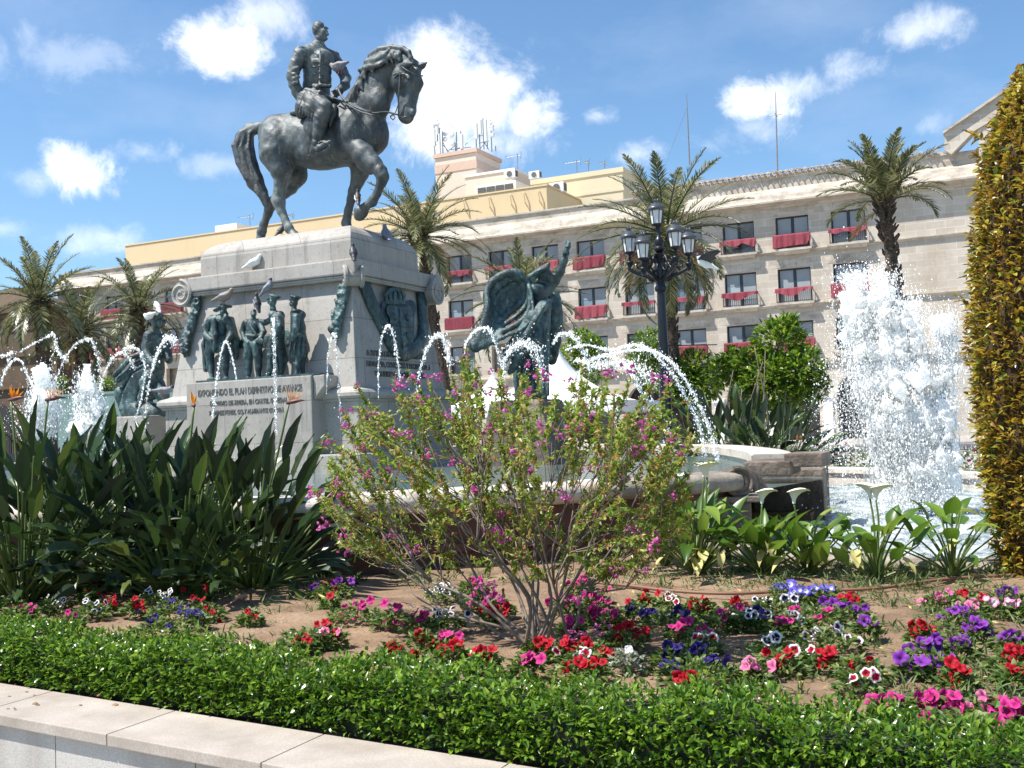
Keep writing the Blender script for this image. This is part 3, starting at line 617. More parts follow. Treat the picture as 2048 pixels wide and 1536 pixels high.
# ------------------------------------------------------------ buildings rising behind it
def pblock(mb, tl, tr, Y, zb, depth):
    a, b = atY(*tl, Y), atY(*tr, Y); z = (a[2] + b[2]) / 2; mb.box(a[0], b[0], Y, Y + depth, zb, z); return a[0], b[0], z
def back():
    Y = 73.5
    t = thing('ochre_building', (-60, Y, 0), 'ochre rendered top storey standing behind the stone parapet', 'building')
    mb = MB(); x0, x1, z = pblock(mb, (250, 489), (1094, 376), Y, 0, 9); bevel(mb.build('wall', MAT['ochre'], t), .04, 1)
    mb = MB(); mb.box(x0 - .06, x1 + .06, Y - .06, Y + 9, z, z + .12); mb.build('coping', MAT['ochre'], t)
    m = MB()
    for px, py in ((935, 405), (985, 400), (1028, 395), (1055, 391), (1084, 388)):
        p = atY(px - 5, py + 2, Y); m.tube([p + (0, -.05, .35), p + (.02, -.3, .2), p + (.1, -.28, -.5), p + (.25, -.05, -.9)], .05, 6)
    m.build('downpipe_hook', MAT['ochre'], t)
    for (a, b) in (((402, 503), (434, 499)), ((655, 474), (705, 466))):
        p, q = atY(*a, Y), atY(*b, Y); m = MB(); m.box(p[0], q[0], Y - .1, Y + .1, p[2] - .55, p[2]); m.build('shutter', MAT['pinktrim'], t)
    # white plant room with dark louvres
    Y2 = 78.
    w = thing('rooftop_plant_room', atY(990, 400, Y2), 'white rooftop plant room with four dark louvred panels', 'plant room')
    mb = MB(); x0, x1, z = pblock(mb, (950, 373), (1031, 359), Y2, 12, 5); mb.build('casing', MAT['whitewall'], w)
    for k in range(4):
        a = x0 + .25 + (x1 - x0 - .4) * k / 4; b = a + (x1 - x0 - .4) / 4 - .1; m = MB()
        for q in range(9): m.box(a, b, Y2 - .07 - .002 * (q % 2), Y2 + .05, z - .2 - .16 * (q + 1), z - .2 - .16 * q - .03)
        m.build('louvre', MAT['louvre'], w)
    # pink tower and its lower wing
    Y3 = 88.
    p = thing('pink_tower', atY(910, 350, Y3), 'pink rooftop tower house with terracotta edge under the telecom antennas', 'tower')
    mb = MB(); x0, x1, z = pblock(mb, (870, 318), (952, 303), Y3, 10, 5); bevel(mb.build('wall', MAT['pinkwall'], p), .04, 1)
    mb = MB(); mb.box(x0 - .15, x1 + .15, Y3 - .15, Y3 + 5.15, z, z + .35); mb.box(x0 - .05, x1 + .05, Y3 - .06, Y3 + 5.06, z - 1.5, z - .7); mb.build('cornice_band', MAT['pinktrim'], p)
    mb = MB(); mb.box(x1 - .02, x1 + .04, Y3 + 2.4, Y3 + 3.6, z - 3.2, z - 1.2); mb.build('door', MAT['metal'], p)
    TW = (x0, x1, Y3, z + .35)
    Y4 = 84.
    p2 = thing('pink_wing', atY(990, 370, Y4), 'lower pink block between the antenna tower and the cream building', 'building')
    mb = MB(); a0, a1, zz = pblock(mb, (930, 355), (1028, 341), Y4, 10, 7); mb.build('wall', MAT['pinkwall'], p2); mb = MB(); mb.box(a0 - .1, a1 + .1, Y4 - .1, Y4 + 7.1, zz, zz + .2); mb.build('coping', MAT['whitewall'], p2)
    mb = MB(); mb.box(a1 + .8, a1 + 5.5, Y4 + 6, Y4 + 12, 10, zz + .35); mb.build('annex', MAT['pinkwall'], p2)
    # cream building
    Y5 = 80.
    c = thing('cream_building', atY(1160, 370, Y5), 'cream rendered flat-roofed building with a raised band behind the eave', 'building')
    mb = MB(); b0, b1, z5 = pblock(mb, (1063, 366), (1245, 334), Y5, 10, 9); bevel(mb.build('wall', MAT['cream'], c), .04, 1)
    mb = MB(); mb.box(b0 - .08, b1 + .08, Y5 - .08, Y5 + 9.08, z5 - .28, z5 + .12); mb.box(b0 - .06, b1 + .06, Y5 - .06, Y5 + 9.06, z5 - 1.75, z5 - 1.5); mb.build('band', MAT['cream'], c)
    for px in ((1130, 1160), (1178, 1202)):
        q0, q1 = atY(px[0], 400, Y5), atY(px[1], 400, Y5); m = MB(); m.box(q0[0], q1[0], Y5 - .04, Y5 + .05, z5 - 4.6, z5 - 2.9); m.build('window', MAT['louvre'], c)
    # air-conditioning units
    def ac(px, py, Y, s, lab, shape):
        b = atY(px, py, Y); t = thing('air_conditioner', b, lab, 'air conditioner', 'air conditioners on the roofs'); m = MB(); m.box(b[0] - s, b[0] + s, b[1], b[1] + s, b[2], b[2] + 1.3 * s); bevel(m.build('casing', MAT['antenna_white'], t), .04, 2)
        m = MB(); m.disc_cyl(b + (0, -.03, .65 * s), (0, 1, 0), .45 * s, .06); m.build('fan_grille', MAT['louvre'], t)
        m = MB(); m.box(b[0] + s + .0, b[0] + s + .04, b[1] + .15 * s, b[1] + .85 * s, b[2] + .2 * s, b[2] + 1.1 * s); m.build('side_grille', MAT['louvre'], t)
    ac(1019, 356, 83.2, .55, 'white air conditioner box in front of the pink wing', 0); ac(1068, 357, 83., .5, 'white air conditioner with dark side grille beside the cream building', 0); ac(1113, 385, 76., .62, 'large white air conditioner at the corner behind the ochre storey', 0)
    # far white roof sheds behind the ochre wall
    Y6 = 80.; h = thing('roof_shed', atY(465, 460, Y6), 'small white roof hut with terrace over the ochre wall', 'hut')
    m = MB(); m.box(*sorted((atY(430, 455, Y6)[0], atY(473, 450, Y6)[0])), Y6, Y6 + 7, 14, atY(450, 449, Y6)[2]); m.build('wall', MAT['whitewall'], h)
    # telecom antennas
    def panel(m, p, hgt, w=.16): m.box(p[0] - w, p[0] + w, p[1] - .1, p[1] + .1, p[2] - hgt / 2, p[2] + hgt / 2)
    def mast(name, px, lab, Y, poles, panels=(), dishes=(), braces=()):
        base = atY(px, 318, Y); base[2] = TW[3]; t = thing(name, base, lab, 'antenna', 'telecom masts on the pink tower')
        m = MB()
        for x, y0, y1 in poles: a, b = atY(x, y0, Y), atY(x, y1, Y); m.tube([(a[0], Y, TW[3]), (a[0], Y, b[2])], .055, 6)
        for (xa, ya), (xb, yb) in braces: m.tube([atY(xa, ya, Y), atY(xb, yb, Y + .3)], .035, 5)
        m.build('pole', MAT['metal'], t)
        for x, y, hh in panels: m = MB(); panel(m, atY(x, y, Y - .25), hh * mpp(atY(x, y, Y))); bevel(m.build('antenna_panel', MAT['antenna_white'], t), .03, 1)
        for x, y, r in dishes: m = MB(); c = atY(x, y, Y - .3); r *= mpp(c); m.lathe([(0.01, -.18 * r), (r * .7, -.12 * r), (r, .1 * r), (r, .5 * r), (r * .9, .55 * r), (.01, .5 * r)], (0, 0, 0), 14); m.v = [np.stack([v[:, 0], -v[:, 2], v[:, 1]], 1) + c for v in m.v]; m.build('dish', MAT['antenna_white'], t, True, 40)
    mast('antenna_mast', 873, 'antenna mast with slim panels at the left corner of the pink tower', Y3 + .5, [(870, 312, 244), (877, 312, 242), (881, 312, 255)], [(868, 275, 36), (874, 262, 44), (878, 288, 40)], [(871, 247, 4), (876, 247, 4)], [((866, 260), (882, 256)), ((884, 280), (898, 310)), ((868, 290), (882, 286))])
    mast('antenna_mast', 890, 'short antenna mast with two small round dishes', Y3 + 1, [(886, 308, 262)], [], [(891, 268, 5), (891, 279, 5)], [((886, 290), (900, 306))])
    mast('antenna_mast', 914, 'antenna mast with two drum dishes above the tower edge', Y3 + 1, [(914, 306, 264), (923, 306, 262), (911, 306, 285), (926, 306, 278)], [(923, 283, 30)], [(904, 269, 6), (905, 286, 6)], [((906, 302), (930, 290)), ((930, 290), (952, 270)), ((900, 300), (916, 285)), ((897, 300), (950, 293))])
    mast('antenna_mast', 961, 'tallest antenna mast with three white panels on the tower', Y3 + .8, [(960, 300, 240), (968, 300, 236), (953, 300, 275), (975, 300, 262)], [(952, 262, 32), (960, 254, 30), (971, 261, 44)], [], [((952, 288), (978, 282)), ((958, 300), (972, 284)), ((978, 300), (968, 284)), ((953, 273), (972, 270))])
    mast('antenna_mast', 985, 'thin antenna pole with small boxes at the right tower corner', Y3 + 2, [(984, 312, 240), (992, 318, 292)], [(984, 256, 12), (985, 270, 8)], [(983, 245, 3)], [((978, 255), (990, 252)), ((979, 243), (984, 245))])
    def aerial(px, y0, y1, Y, lab, w=16, n=5, slant=0):
        a, b = atY(px, y0, Y), atY(px, y1, Y); t = thing('television_aerial', a, lab, 'aerial', 'television aerials on the roofs'); k = mpp(a)
        m = MB(); m.tube([a, (a[0], a[1], b[2])], .035, 6); m.build('mast', MAT['metal'], t)
        m = MB(); m.tube([(a[0] - w * k, a[1], b[2] - .15), (a[0] + w * .35 * k, a[1], b[2] - .15)], .022, 5)
        for q in range(n): xx = a[0] - w * k + w * 1.3 * k * q / n; m.tube([(xx, a[1] - .35, b[2] - .15 + .04), (xx, a[1] + .35, b[2] - .15 + .04)], .018, 5)
        m.tube([(a[0] + w * .3 * k, a[1], b[2] - .5), (a[0] + w * .35 * k, a[1], b[2] + .2)], .03, 5)
        m.build('boom', MAT['metal'], t)
    aerial(500, 452, 430, 80, 'television aerial on the white roof hut left of the statue', 26)
    aerial(585, 436, 428, 80, 'low television aerial seen between the horse hind legs', 10)
    aerial(1036, 345, 308, 86, 'television aerial right of the pink tower', 24)
    aerial(1154, 345, 320, 84, 'tall television aerial over the cream roof, left one', 26); aerial(1177, 342, 321, 84, 'television aerial with short boom, middle of the cream roof', 8); aerial(1209, 337, 322, 84, 'slanting television aerial near the right end of the cream roof', 9)
    def tall(px0, y0, px1, y1, Y, lab, cross):
        a, b = atY(px0, y0, Y), atY(px1, y1, Y); t = thing('radio_mast', a, lab, 'mast', 'radio masts above the tiled eave'); m = MB(); m.tube([a, a + .55 * (b - a), b], [.07, .055, .02], 6); m.build('pole', MAT['metal'], t)
        k = MB()
        if cross: q = a + .72 * (b - a); k.tube([q + (-.45, 0, 0), q + (.45, 0, 0)], .03, 5); k.tube([q + (0, -.45, 0), q + (0, .45, 0)], .03, 5); k.build('crossbar', MAT['metal'], t)
        else: q = a + .8 * (b - a); k.tube([q, atY(1325, 345, Y + 2)], .012, 4); k.build('guy_wire', MAT['metal'], t)
    tall(1379, 330, 1373, 186, 74, 'slim radio mast with guy wire above the palm by the lamp', 0); tall(1555, 348, 1551, 184, 74, 'radio mast with a small crossbar above the tiled eave', 1)
    # raking stone gable frame at the right end
    g = thing('stone_gable_frame', (-3, FY, 16), 'raking stone gable frame with an opening above the right corner', 'gable')
    def pp(poly, y0, y1, name, m_):
        mb = MB(); P0 = [atY(*p, y0) for p in poly]; mb.loft([P0, [q + (0, y1 - y0, 0) for q in P0]]); recalc(mb.build(name, m_, g))
    pp([(1889, 300), (1889, 267), (1960, 217), (2060, 148), (2066, 190), (1985, 240), (1948, 262), (1903, 308)], FY - .6, FY + .5, 'raking_beam', MAT['ashlar'])
    pp([(1886, 267), (1886, 262), (2060, 142), (2061, 148)], FY - .8, FY + .7, 'coping', MAT['moulding'])
    pp([(1956, 259), (1980, 243), (1992, 420), (1962, 420)], FY - .5, FY + .4, 'pier', MAT['ashlar'])
    a_, b_ = atY(2046, 170, FY - .45), atY(2066, 170, FY - .45); m = MB(); m.box(a_[0], b_[0] + .6, FY - .45, FY + .35, 0, a_[2] - .3); bevel(m.build('pier', MAT['ashlar'], g), .03, 1)
    # brown palace at the far left, shade put into its stone colour
    s = thing('brown_sandstone_building', (-60, 46, 0), 'dark brown sandstone building in shade at the far left edge', 'building')
    a = atY(112, 640, 66.); X = a[0]; z = atY(60, 612, 66.)[2]
    mb = MB(); mb.box(X - 30, X, 66, 67.6, 0, z); mb.build('wall', MAT['shaded_brown_stone'], s)
    mb = MB()
    for q, dz in ((.7, .5), (.35, .9)): mb.box(X - 30, X + q, 66 - q, 67.6, z - dz, z - dz + .38)
    mb.box(X - 30, X + .3, 65.7, 67.6, z - 4.4, z - 4.1); mb.box(X - 30, X + .3, 65.7, 67.6, z - 7.2, z - 6.9); mb.frustum((X - 30, X + .2, 65.8, 67.6), z, (X - 30, X - 5, 66.8, 67.6), z + 1.9); mb.build('cornice', MAT['shaded_brown_stone'], s)
    mb = MB()
    for k in range(5): cx = X - 2.6 - 4.3 * k; mb.prism([(cx - 1.1, .2), (cx + 1.1, .2), (cx + 1.1, 4.2)] + [(cx + 1.1 * math.cos(q), 4.2 + 1.1 * math.sin(q)) for q in np.linspace(.3, math.pi - .3, 7)] + [(cx - 1.1, 4.2)], lambda u, v: (u, 65.93, v), lambda u, v: (u, 66.2, v))
    recalc(mb.build('dark_arch_plate', MAT['dark'], s))  # dark plates on the wall stand for the shade inside the arches
    mb = MB()
    for k in range(44): mb.box(X - 21 + .48 * k, X - 21 + .48 * k + .05, 62.5, 62.55, 1., 2.5)
    mb.box(X - 21, X, 62.48, 62.57, 2.5, 2.58); mb.box(X - 21, X, 62.3, 62.8, 0, 1.); tag(mb.build('iron_fence', MAT['iron']), 'dark iron fence in front of the brown building at far left', 'fence')
back()
# ------------------------------------------------------------ monument
MX0, MX1, MY0, MY1 = -14.65, -11.09, 16.26, 18.62      # top block
mon = thing('monument_pedestal', (-13, 17.4, .9), 'tapered grey granite pedestal with scrolled cornice under the bronze horse', 'pedestal')
def pedestal():
    m = MB(); m.box(MX0, MX1, MY0, MY1, 4.78, 5.13)
    n = 7; rings = []
    for i in range(n + 1):
        q = i / n * math.pi / 2; ins = .95 * (1 - math.cos(q)) ; z = 5.13 + .42 * math.sin(q)
        ix = ins * .62; rings.append([(MX0 + ix, MY0 + ins * .9, z), (MX1 - ix, MY0 + ins * .9, z), (MX1 - ix, MY1 - ins * .9, z), (MX0 + ix, MY1 - ins * .9, z)])
    m.loft(rings); bevel(m.build('top_block', MAT['granite'], mon), .015, 2)
    # cornice with a small fillet
    m = MB(); m.box(MX0 - .22, MX1 + .16, MY0 - .14, MY1 + .3, 4.49, 4.775); bevel(m.build('cornice', MAT['granite'], mon), .03, 2)
    m = MB(); m.box(MX0 - .18, MX1 + .12, MY0 - .10, MY1 + .26, 4.40, 4.49); bevel(m.build('cornice_fillet', MAT['granite'], mon), .02, 1)
    # shaft with battered sides
    m = MB(); TOP = (MX0 - .20, MX1 - .06, MY0 + .07, MY1 + .1); BOT = (MX0 - .52, MX1 + .24, MY0 - .32, MY1 + .5)
    n = 6; rings = []
    for i in range(n + 1):
        t = i / n; f = t ** .8; r = [TOP[k] + (BOT[k] - TOP[k]) * f for k in range(4)]; z = 4.42 - 2.0 * t; rings.append([(r[0], r[2], z), (r[1], r[2], z), (r[1], r[3], z), (r[0], r[3], z)])
    m.loft(rings[::-1]); recalc(bevel(m.build('shaft', MAT['granite'], mon), .02, 2))
    m = MB(); z = 2.44; prof = [(0, .0), (.06, -.03), (.16, -.06), (.20, -.11), (.20, -.17), (.17, -.20), (.13, -.24), (.12, -.26)]
    m.loft([[(BOT[0] - a, BOT[2] - a, z + b), (BOT[1] + a, BOT[2] - a, z + b), (BOT[1] + a, BOT[3] + a, z + b), (BOT[0] - a, BOT[3] + a, z + b)] for a, b in prof[::-1]]); recalc(m.build('base_moulding', MAT['granite'], mon))
    a = .09; m = MB(); m.box(BOT[0] - a, BOT[1] + a, BOT[2] - a, BOT[3] + a, .7, 2.19); bevel(m.build('plinth', MAT['granite'], mon), .02, 2)
    a = .32; m = MB(); m.box(BOT[0] - a, BOT[1] + a, BOT[2] - a - .1, BOT[3] + a, .5, 1.25); bevel(m.build('step', MAT['granite'], mon), .03, 2)
    # scrolls: front left (axis Y), near corner (diagonal), right rear (axis X)
    def volute(c, ax, r, h):
        ax = np.asarray(ax, float) / np.linalg.norm(ax); up = np.array([0, 0, 1.]); sd = np.cross(up, ax); m = MB(); c = np.asarray(c, float)
        pts = []
        for i in range(46):
            q = i / 45; ang = math.pi / 2 + q * 2 * math.pi * 2.1; rr = r * (1 - q) ** .85 + .02; pts.append(c + sd * rr * math.cos(ang) + up * rr * math.sin(ang))
        m.disc_cyl(c, ax, r * .96, h, 28)
        for s in (-1, 1): m.tube([p + ax * s * (h / 2) for p in pts], [.045 * (1 - .55 * i / 45) for i in range(46)], 6)
        o = m.build('scroll', MAT['granite'], mon, True, 50); return o
    zc = 4.50
    volute((MX0 - .40, MY0 + .12, zc - .03), (0, 1, 0), .25, .5); volute((MX1 + .06, MY1 + .30, zc - .1), (1, 0, 0), .25, .42); volute((MX1 + .03, MY0 - .01, zc - .06), (1, 1, 0), .17, .30); volute((MX0 - .40, MY1 + .1, zc - .03), (0, 1, 0), .28, .4)
    m = MB()        # bands dropping from the cornice into the scrolls
    m.loft([[(MX0 - .22 - .22 * math.sin(q) - .02, y, 4.775 - .3 * (1 - math.cos(q)) * .8) for q in np.linspace(0, math.pi / 2, 6)] + [(MX0 - .1, y, 4.5)] for y in (MY0 - .14, MY0 + .38)]); recalc(m.build('scroll', MAT['granite'], mon))
    m = MB(); m.loft([[(x, MY1 + .28 + .26 * math.sin(q), 4.775 - .25 * (1 - math.cos(q))) for q in np.linspace(0, math.pi / 2, 6)] + [(x, MY1 + .1, 4.5)] for x in (MX1 - .28, MX1 + .28)]); recalc(m.build('scroll', MAT['granite'], mon))
    # inscribed block under the relief, with a bull-nosed right end
    A, B = atY(372, 768, 15.5), atY(622, 760, 15.5); zt = 2.66
    m = MB(); m.box(A[0], B[0], 15.5, 16.4, .8, zt); m.prism([(B[0], zt - .42), (B[0] + .02, zt - .42), (B[0] + .24, zt - .2), (B[0] + .24, zt), (B[0], zt)], lambda u, v: (u, 15.56, v), lambda u, v: (u, 16.3, v)); recalc(bevel(m.build('inscribed_block', MAT['granite'], mon), .02, 2))
    def text(s, name, size, place, xs=1.):
        cu = bpy.data.curves.new(name, 'FONT'); cu.body = s; cu.size = size; cu.extrude = .006; cu.offset = .004; cu.space_character = 1.02
        ob = bpy.data.objects.new(name, cu); me = bpy.data.meshes.new_from_object(ob); bpy.data.objects.remove(ob)
        V = np.array([v.co[:] for v in me.vertices]); F = [tuple(p.vertices) for p in me.polygons]; mb = MB(); mb.add([place(v[0] * xs, v[1], v[2]) for v in V], F); return mb
    W = B[0] - A[0]
    for s, u, zz, size, wd in (('EXPONIENDO EL PLAN DEFINITIVO DE AVANCE', .10, 2.40, .165, .83), ('DE PRIMO DE RIVERA, EN CARTEL GENERAL', .20, 2.21, .120, .62), ('RAMIREZ PEREZ, GO Y ALMIRANTE GUERRA', .19, 2.04, .110, .60)):
        t0 = text(s, 'inscription', size, lambda x, y, z: (x, y, z)); w0 = np.concatenate(t0.v)[:, 0].max(); k = wd * W / w0
        text(s, 'inscription', size, lambda x, y, z: (A[0] + u * W + x * k, 15.5 - .002 - z, zz + y)).build('inscription', MAT['letters'], mon)
    for s, u, zz in (('A ESTE ILUSTRE HIJO DE ESPAÑA', .12, 3.02), ('HIDALGUIA, CONQUISTA Y PACIFICACION', .10, 2.82), ('Y MUERTO EN PARIS · ESPAÑA', .18, 2.64)):
        t0 = text(s, 'inscription', .14, lambda x, y, z: (x, y, z)); w0 = np.concatenate(t0.v)[:, 0].max(); k = (.98 - 2 * u) * 2.9 / w0
        xf = lambda z: TOP[1] + (BOT[1] - TOP[1]) * max(0, (4.42 - z) / 2.) ** .8
        text(s, 'inscription', .14, lambda x, y, z: (xf(zz + y) + .012 + z, MY0 - .2 + u * 2.9 + x * k, zz + y)).build('inscription', MAT['letters'], mon)
    # bronze garlands and the coat of arms
    g = random.Random(3)
    def garland(pts, r, name='garland', flat=None):
        b = Body(); C = cr(pts, 7)
        for i, p in enumerate(C):
            f = .75 + .35 * math.sin(i * 1.7) ** 2
            b.ell(p, (r * f, r * .6, r * .8), k=.02)
            for q in range(4): b.ell(p + np.array([g.uniform(-r, r) * .9, g.uniform(-r, 0) * .8 if flat is None else g.uniform(-.5, .5) * r, g.uniform(-r, r)]), (r * .34, r * .3, r * .5), (g.uniform(-1, 1), g.uniform(-1, 1), 0), .012)
        m = MB(); b.mesh(m, .022); m.build(name, MAT['verdigris'], mon, True)
    yS = lambda z: TOP[2] + (BOT[2] - TOP[2]) * max(0, (4.42 - z) / 2.) ** .8
    for px in ([(386, 600), (384, 640), (378, 680), (377, 702)], [(684, 572), (681, 600), (677, 640), (676, 668)]):
        P = [atY(x, y, 16.1) for x, y in px]; garland([(p[0], yS(p[2]) - .08, p[2]) for p in P], .105)
    XF = lambda z: TOP[1] + (BOT[1] - TOP[1]) * max(0, (4.42 - z) / 2.) ** .8
    def onface(x, y, d=.06):
        p = atX(x, y, -11.0)
        for _ in range(3): p = atX(x, y, XF(p[2]) + d)
        return p
    def plate(poly, d0, d1, name, bw=.02, n=1):
        m = MB(); m.loft([[onface(x, y, d) for x, y in poly] for d in (d0, d1)]); o = recalc(m.build(name, MAT['verdigris'], mon)); return bevel(o, bw, 2)
    sh = cr([(772, 600), (764, 606), (764, 622), (772, 634), (774, 655), (779, 680), (790, 697), (806, 708), (818, 700), (826, 684), (829, 660), (829, 634), (833, 618), (829, 604), (820, 600), (808, 606), (796, 607), (784, 604)], 2)
    plate(sh, -.05, .10, 'coat_of_arms'); c0 = np.mean(np.array(sh), 0); plate([tuple(c0 + (np.array(p) - c0) * np.array([.74, .78])) for p in sh], .09, .135, 'coat_of_arms', .012)
    m = MB(); m.tube([onface(*q, .14) for q in ((799, 618), (801, 650), (806, 698))], .018, 6); m.tube([onface(*q, .14) for q in ((777, 648), (801, 650), (827, 654))], .018, 6)
    for x, y, r in ((788, 633, .07), (814, 636, .07), (790, 670, .07), (815, 672, .07), (801, 650, .06)): m.addn(ICO[0] * np.array([.05, r, r * 1.4]) + onface(x, y, .13), ICO[1])
    m.build('coat_of_arms', MAT['verdigris'], mon, True)
    b = Body()
    for i in range(7): b.chain([(onface(773 + 5.4 * i, 603 - 2.2 * math.sin(i / 6 * 3.14), .10), .05), (onface(773 + 5.4 * i + .5, 606, .10), .05)], .03)
    for x in (770, 779, 789, 799, 808): b.chain([(onface(772 + (x - 770) * .9, 600, .10), .035), (onface(x, 590, .13), .04), (onface(789 + (x - 789) * .55, 579, .12), .033), (onface(789, 575, .08), .04)], .02)
    b.ell(onface(789, 571, .08), (.06, .06, .06), None, .02); b.chain([(onface(789, 568, .08), .02), (onface(788, 558, .08), .02)], .01); b.chain([(onface(785, 562, .08), .016), (onface(792, 563, .08), .016)], .01)
    m = MB(); b.mesh(m, .018); m.build('crown_of_arms', MAT['verdigris'], mon, True)
    def strap(pts, r): 
        b = Body(); C = [onface(*p, .05) for p in pts]; C = cr(C, 8)
        for i, p in enumerate(C): b.ell(p, (.07, r * (1 + .15 * math.sin(i * 2.1)), r * (1 + .15 * math.sin(i * 2.1))), k=.03)
        m = MB(); b.mesh(m, .028); m.build('garland', MAT['verdigris'], mon, True)
    strap([(729, 570), (745, 610), (765, 650), (785, 690), (805, 708)], .15); strap([(843, 580), (845, 620), (847, 660), (838, 690), (808, 708)], .15)
pedestal()

class PB(Body):
    """figure drawn through photo points on a vertical plane at depth Y, every joint with its own offset v from it"""
    def __init__(s, Y, ref): super().__init__(); s.Y = Y; s.k0 = mpp(atY(*ref, Y)); s.e = 1.
    def P(s, x, y, v=0.): return atY(x, y, s.Y + v)
    def limb(s, *pts, k=5, sy=1.):      # (x, y, r_px, v)
        s.chain([(s.P(p[0], p[1], p[3] if len(p) > 3 else 0.), p[2] * s.k0) for p in pts], k * s.k0, sy); return s
    def blob(s, x, y, rx, ry, rz, v=0., rot=None, k=4): s.ell(s.P(x, y, v), (rx * s.k0, ry * s.k0, rz * s.k0), rot, k * s.k0); return s
    def dent(s, x, y, rx, ry, rz, v=0., rot=None, k=2): s.cut(s.P(x, y, v), (rx * s.k0, ry * s.k0, rz * s.k0), rot, k * s.k0); return s
HY = 17.42
est = thing('equestrian_statue', (-13, HY, 5.5), 'weathered bronze horse with raised foreleg and bareheaded rider in uniform on the pedestal', 'statue')
def horse():
    b = PB(HY, (650, 280))
    # trunk
    b.limb((566, 283, 50), (610, 282, 50), (655, 283, 54), (705, 275, 54), (728, 268, 48), k=8, sy=.92)
    b.limb((556, 268, 40), (590, 262, 36), k=8); b.limb((690, 250, 44), (715, 240, 44), k=8, sy=.85)
    b.blob(742, 268, 33, 36, 42, -.08, k=10); b.blob(735, 272, 32, 34, 42, .3, k=10)     # breast
    b.blob(698, 268, 30, 22, 52, -.40, (0, .25, 0), k=8); b.blob(705, 265, 30, 22, 52, .42, (0, .25, 0), k=8)    # shoulders
    b.blob(640, 310, 50, 44, 28, 0, k=8)
    # quarters
    b.blob(553, 290, 37, 32, 48, -.30, k=8); b.blob(572, 292, 38, 32, 48, .34, k=8)
    # neck and head
    b.limb((716, 240, 49), (735, 208, 46), (752, 175, 41), (768, 145, 34), (786, 122, 27), k=8, sy=.62)
    b.blob(757, 205, 26, 20, 34, -.12, k=8)
    hv = -.10
    b.limb((800, 124, 21, hv), (822, 140, 19.5, hv), (827, 165, 17, hv), (822, 195, 13.5, hv), (818, 222, 14, hv), (816, 234, 12.5, hv), k=5, sy=.8)
    b.blob(802, 156, 20, 15, 26, hv - .08, (0, .3, 0), k=5); b.blob(802, 156, 20, 15, 26, hv + .10, (0, .3, 0), k=5)
    b.limb((803, 178, 13, hv), (808, 205, 10, hv), (806, 232, 9.5, hv), k=5)         # jaw
    b.blob(812, 238, 11, 11, 8.5, hv, k=4); b.blob(826, 226, 6, 6, 9, hv - .06, k=3)
    b.limb((834, 140, 6, hv - .1), (842, 168, 5, hv), (832, 192, 5, hv), k=4)
    b.dent(815, 231, 3.2, 4, 4.5, hv - .16, k=1.5); b.dent(828, 231, 3, 4, 4, hv + .02 - .14, k=1.5)
    b.blob(818, 157, 4.6, 4.6, 4.6, hv - .20, k=2); b.blob(815, 151, 8, 4, 3.4, hv - .20, (0, .4, 0), k=2); b.dent(800, 242, 5, 12, 1.2, hv - .05, k=1)
    b.limb((806, 133, 7, hv - .14), (815, 128, 7, hv - .2), (826, 127, 3, hv - .24), k=3); b.limb((838, 136, 6, hv + .02), (845, 131, 6, hv + .02), (855, 124, 1.5, hv + .0), k=3)
    b.dent(847, 130, 5, 2.2, 2.4, hv - .05, (0, .6, 0), k=1)
    # near hind leg
    b.limb((552, 310, 34, -.32), (562, 340, 22, -.34), (563, 362, 14.5, -.33), (558, 385, 12, -.33), (558, 404, 12.5, -.33), (563, 422, 8.5, -.33), (570, 440, 7.6, -.33), (578, 456, 9.4, -.33), (585, 466, 7.5, -.33), k=4)
    b.limb((549, 390, 6, -.33), (548, 400, 6.5, -.33), (556, 420, 4, -.33), k=3); b.limb((584, 464, 8, -.33), (591, 474, 12.5, -.33), k=2); b.blob(592, 477, 13, 12, 3, -.33, k=1); b.blob(576, 463, 5, 5, 5, -.33, k=3)
    # far hind leg
    b.limb((583, 320, 34, .34), (592, 350, 23, .35), (580, 375, 15, .35), (556, 396, 12, .35), (541, 408, 12.5, .35), (535, 430, 8.4, .35), (528, 448, 7.8, .35), (523, 464, 9.2, .35), (521, 472, 8, .35), k=4)
    b.limb((522, 470, 8.5, .35), (522, 480, 11, .35), k=2)
    # far fore leg, standing
    b.limb((722, 318, 28, .34), (720, 345, 18, .34), (714, 365, 13, .34), (708, 383, 11, .34), (702, 400, 8.4, .34), (697, 422, 7.8, .34), (692, 446, 9.2, .34), (697, 456, 7.6, .34), k=4); b.limb((696, 455, 8, .34), (702, 464, 12, .34), k=2); b.blob(703, 467, 13, 12, 3, .34, k=1)
    # near fore leg, raised
    b.limb((715, 300, 24, -.36), (728, 310, 21, -.42), (748, 328, 15.5, -.45), (761, 342, 13, -.46), (765, 352, 12.5, -.46), (763, 364, 9.8, -.45), (755, 386, 8.2, -.43), (744, 404, 9.6, -.42), (735, 410, 8, -.41), k=4)
    b.limb((733, 412, 8.5, -.41), (722, 424, 13, -.4), (718, 432, 10, -.4), k=3); b.blob(720, 293, 9, 9, 10, -.46, k=5); b.limb((722, 330, 9, -.42), (740, 343, 6, -.44), k=5)
    # ribs, muscle hollows
    b.dent(608, 300, 14, 8, 40, -.66, (0, .25, 0), k=10); b.dent(690, 320, 10, 10, 34, -.68, (0, .3, 0), k=8)
    def muscle(X, Y, Z): return .007 * np.sin(X * 9 + Z * 5) * np.sin(Z * 8 + Y * 6 + 1) + .004 * np.sin(X * 23 + Y * 31) * np.sin(Z * 27) + .002 * np.sin(X * 61 + Z * 40) * np.sin(Z * 55 + Y * 47)
    m = MB(); b.mesh(m, .025, muscle, 1); m.build('horse', MAT['bronze'], est, True)
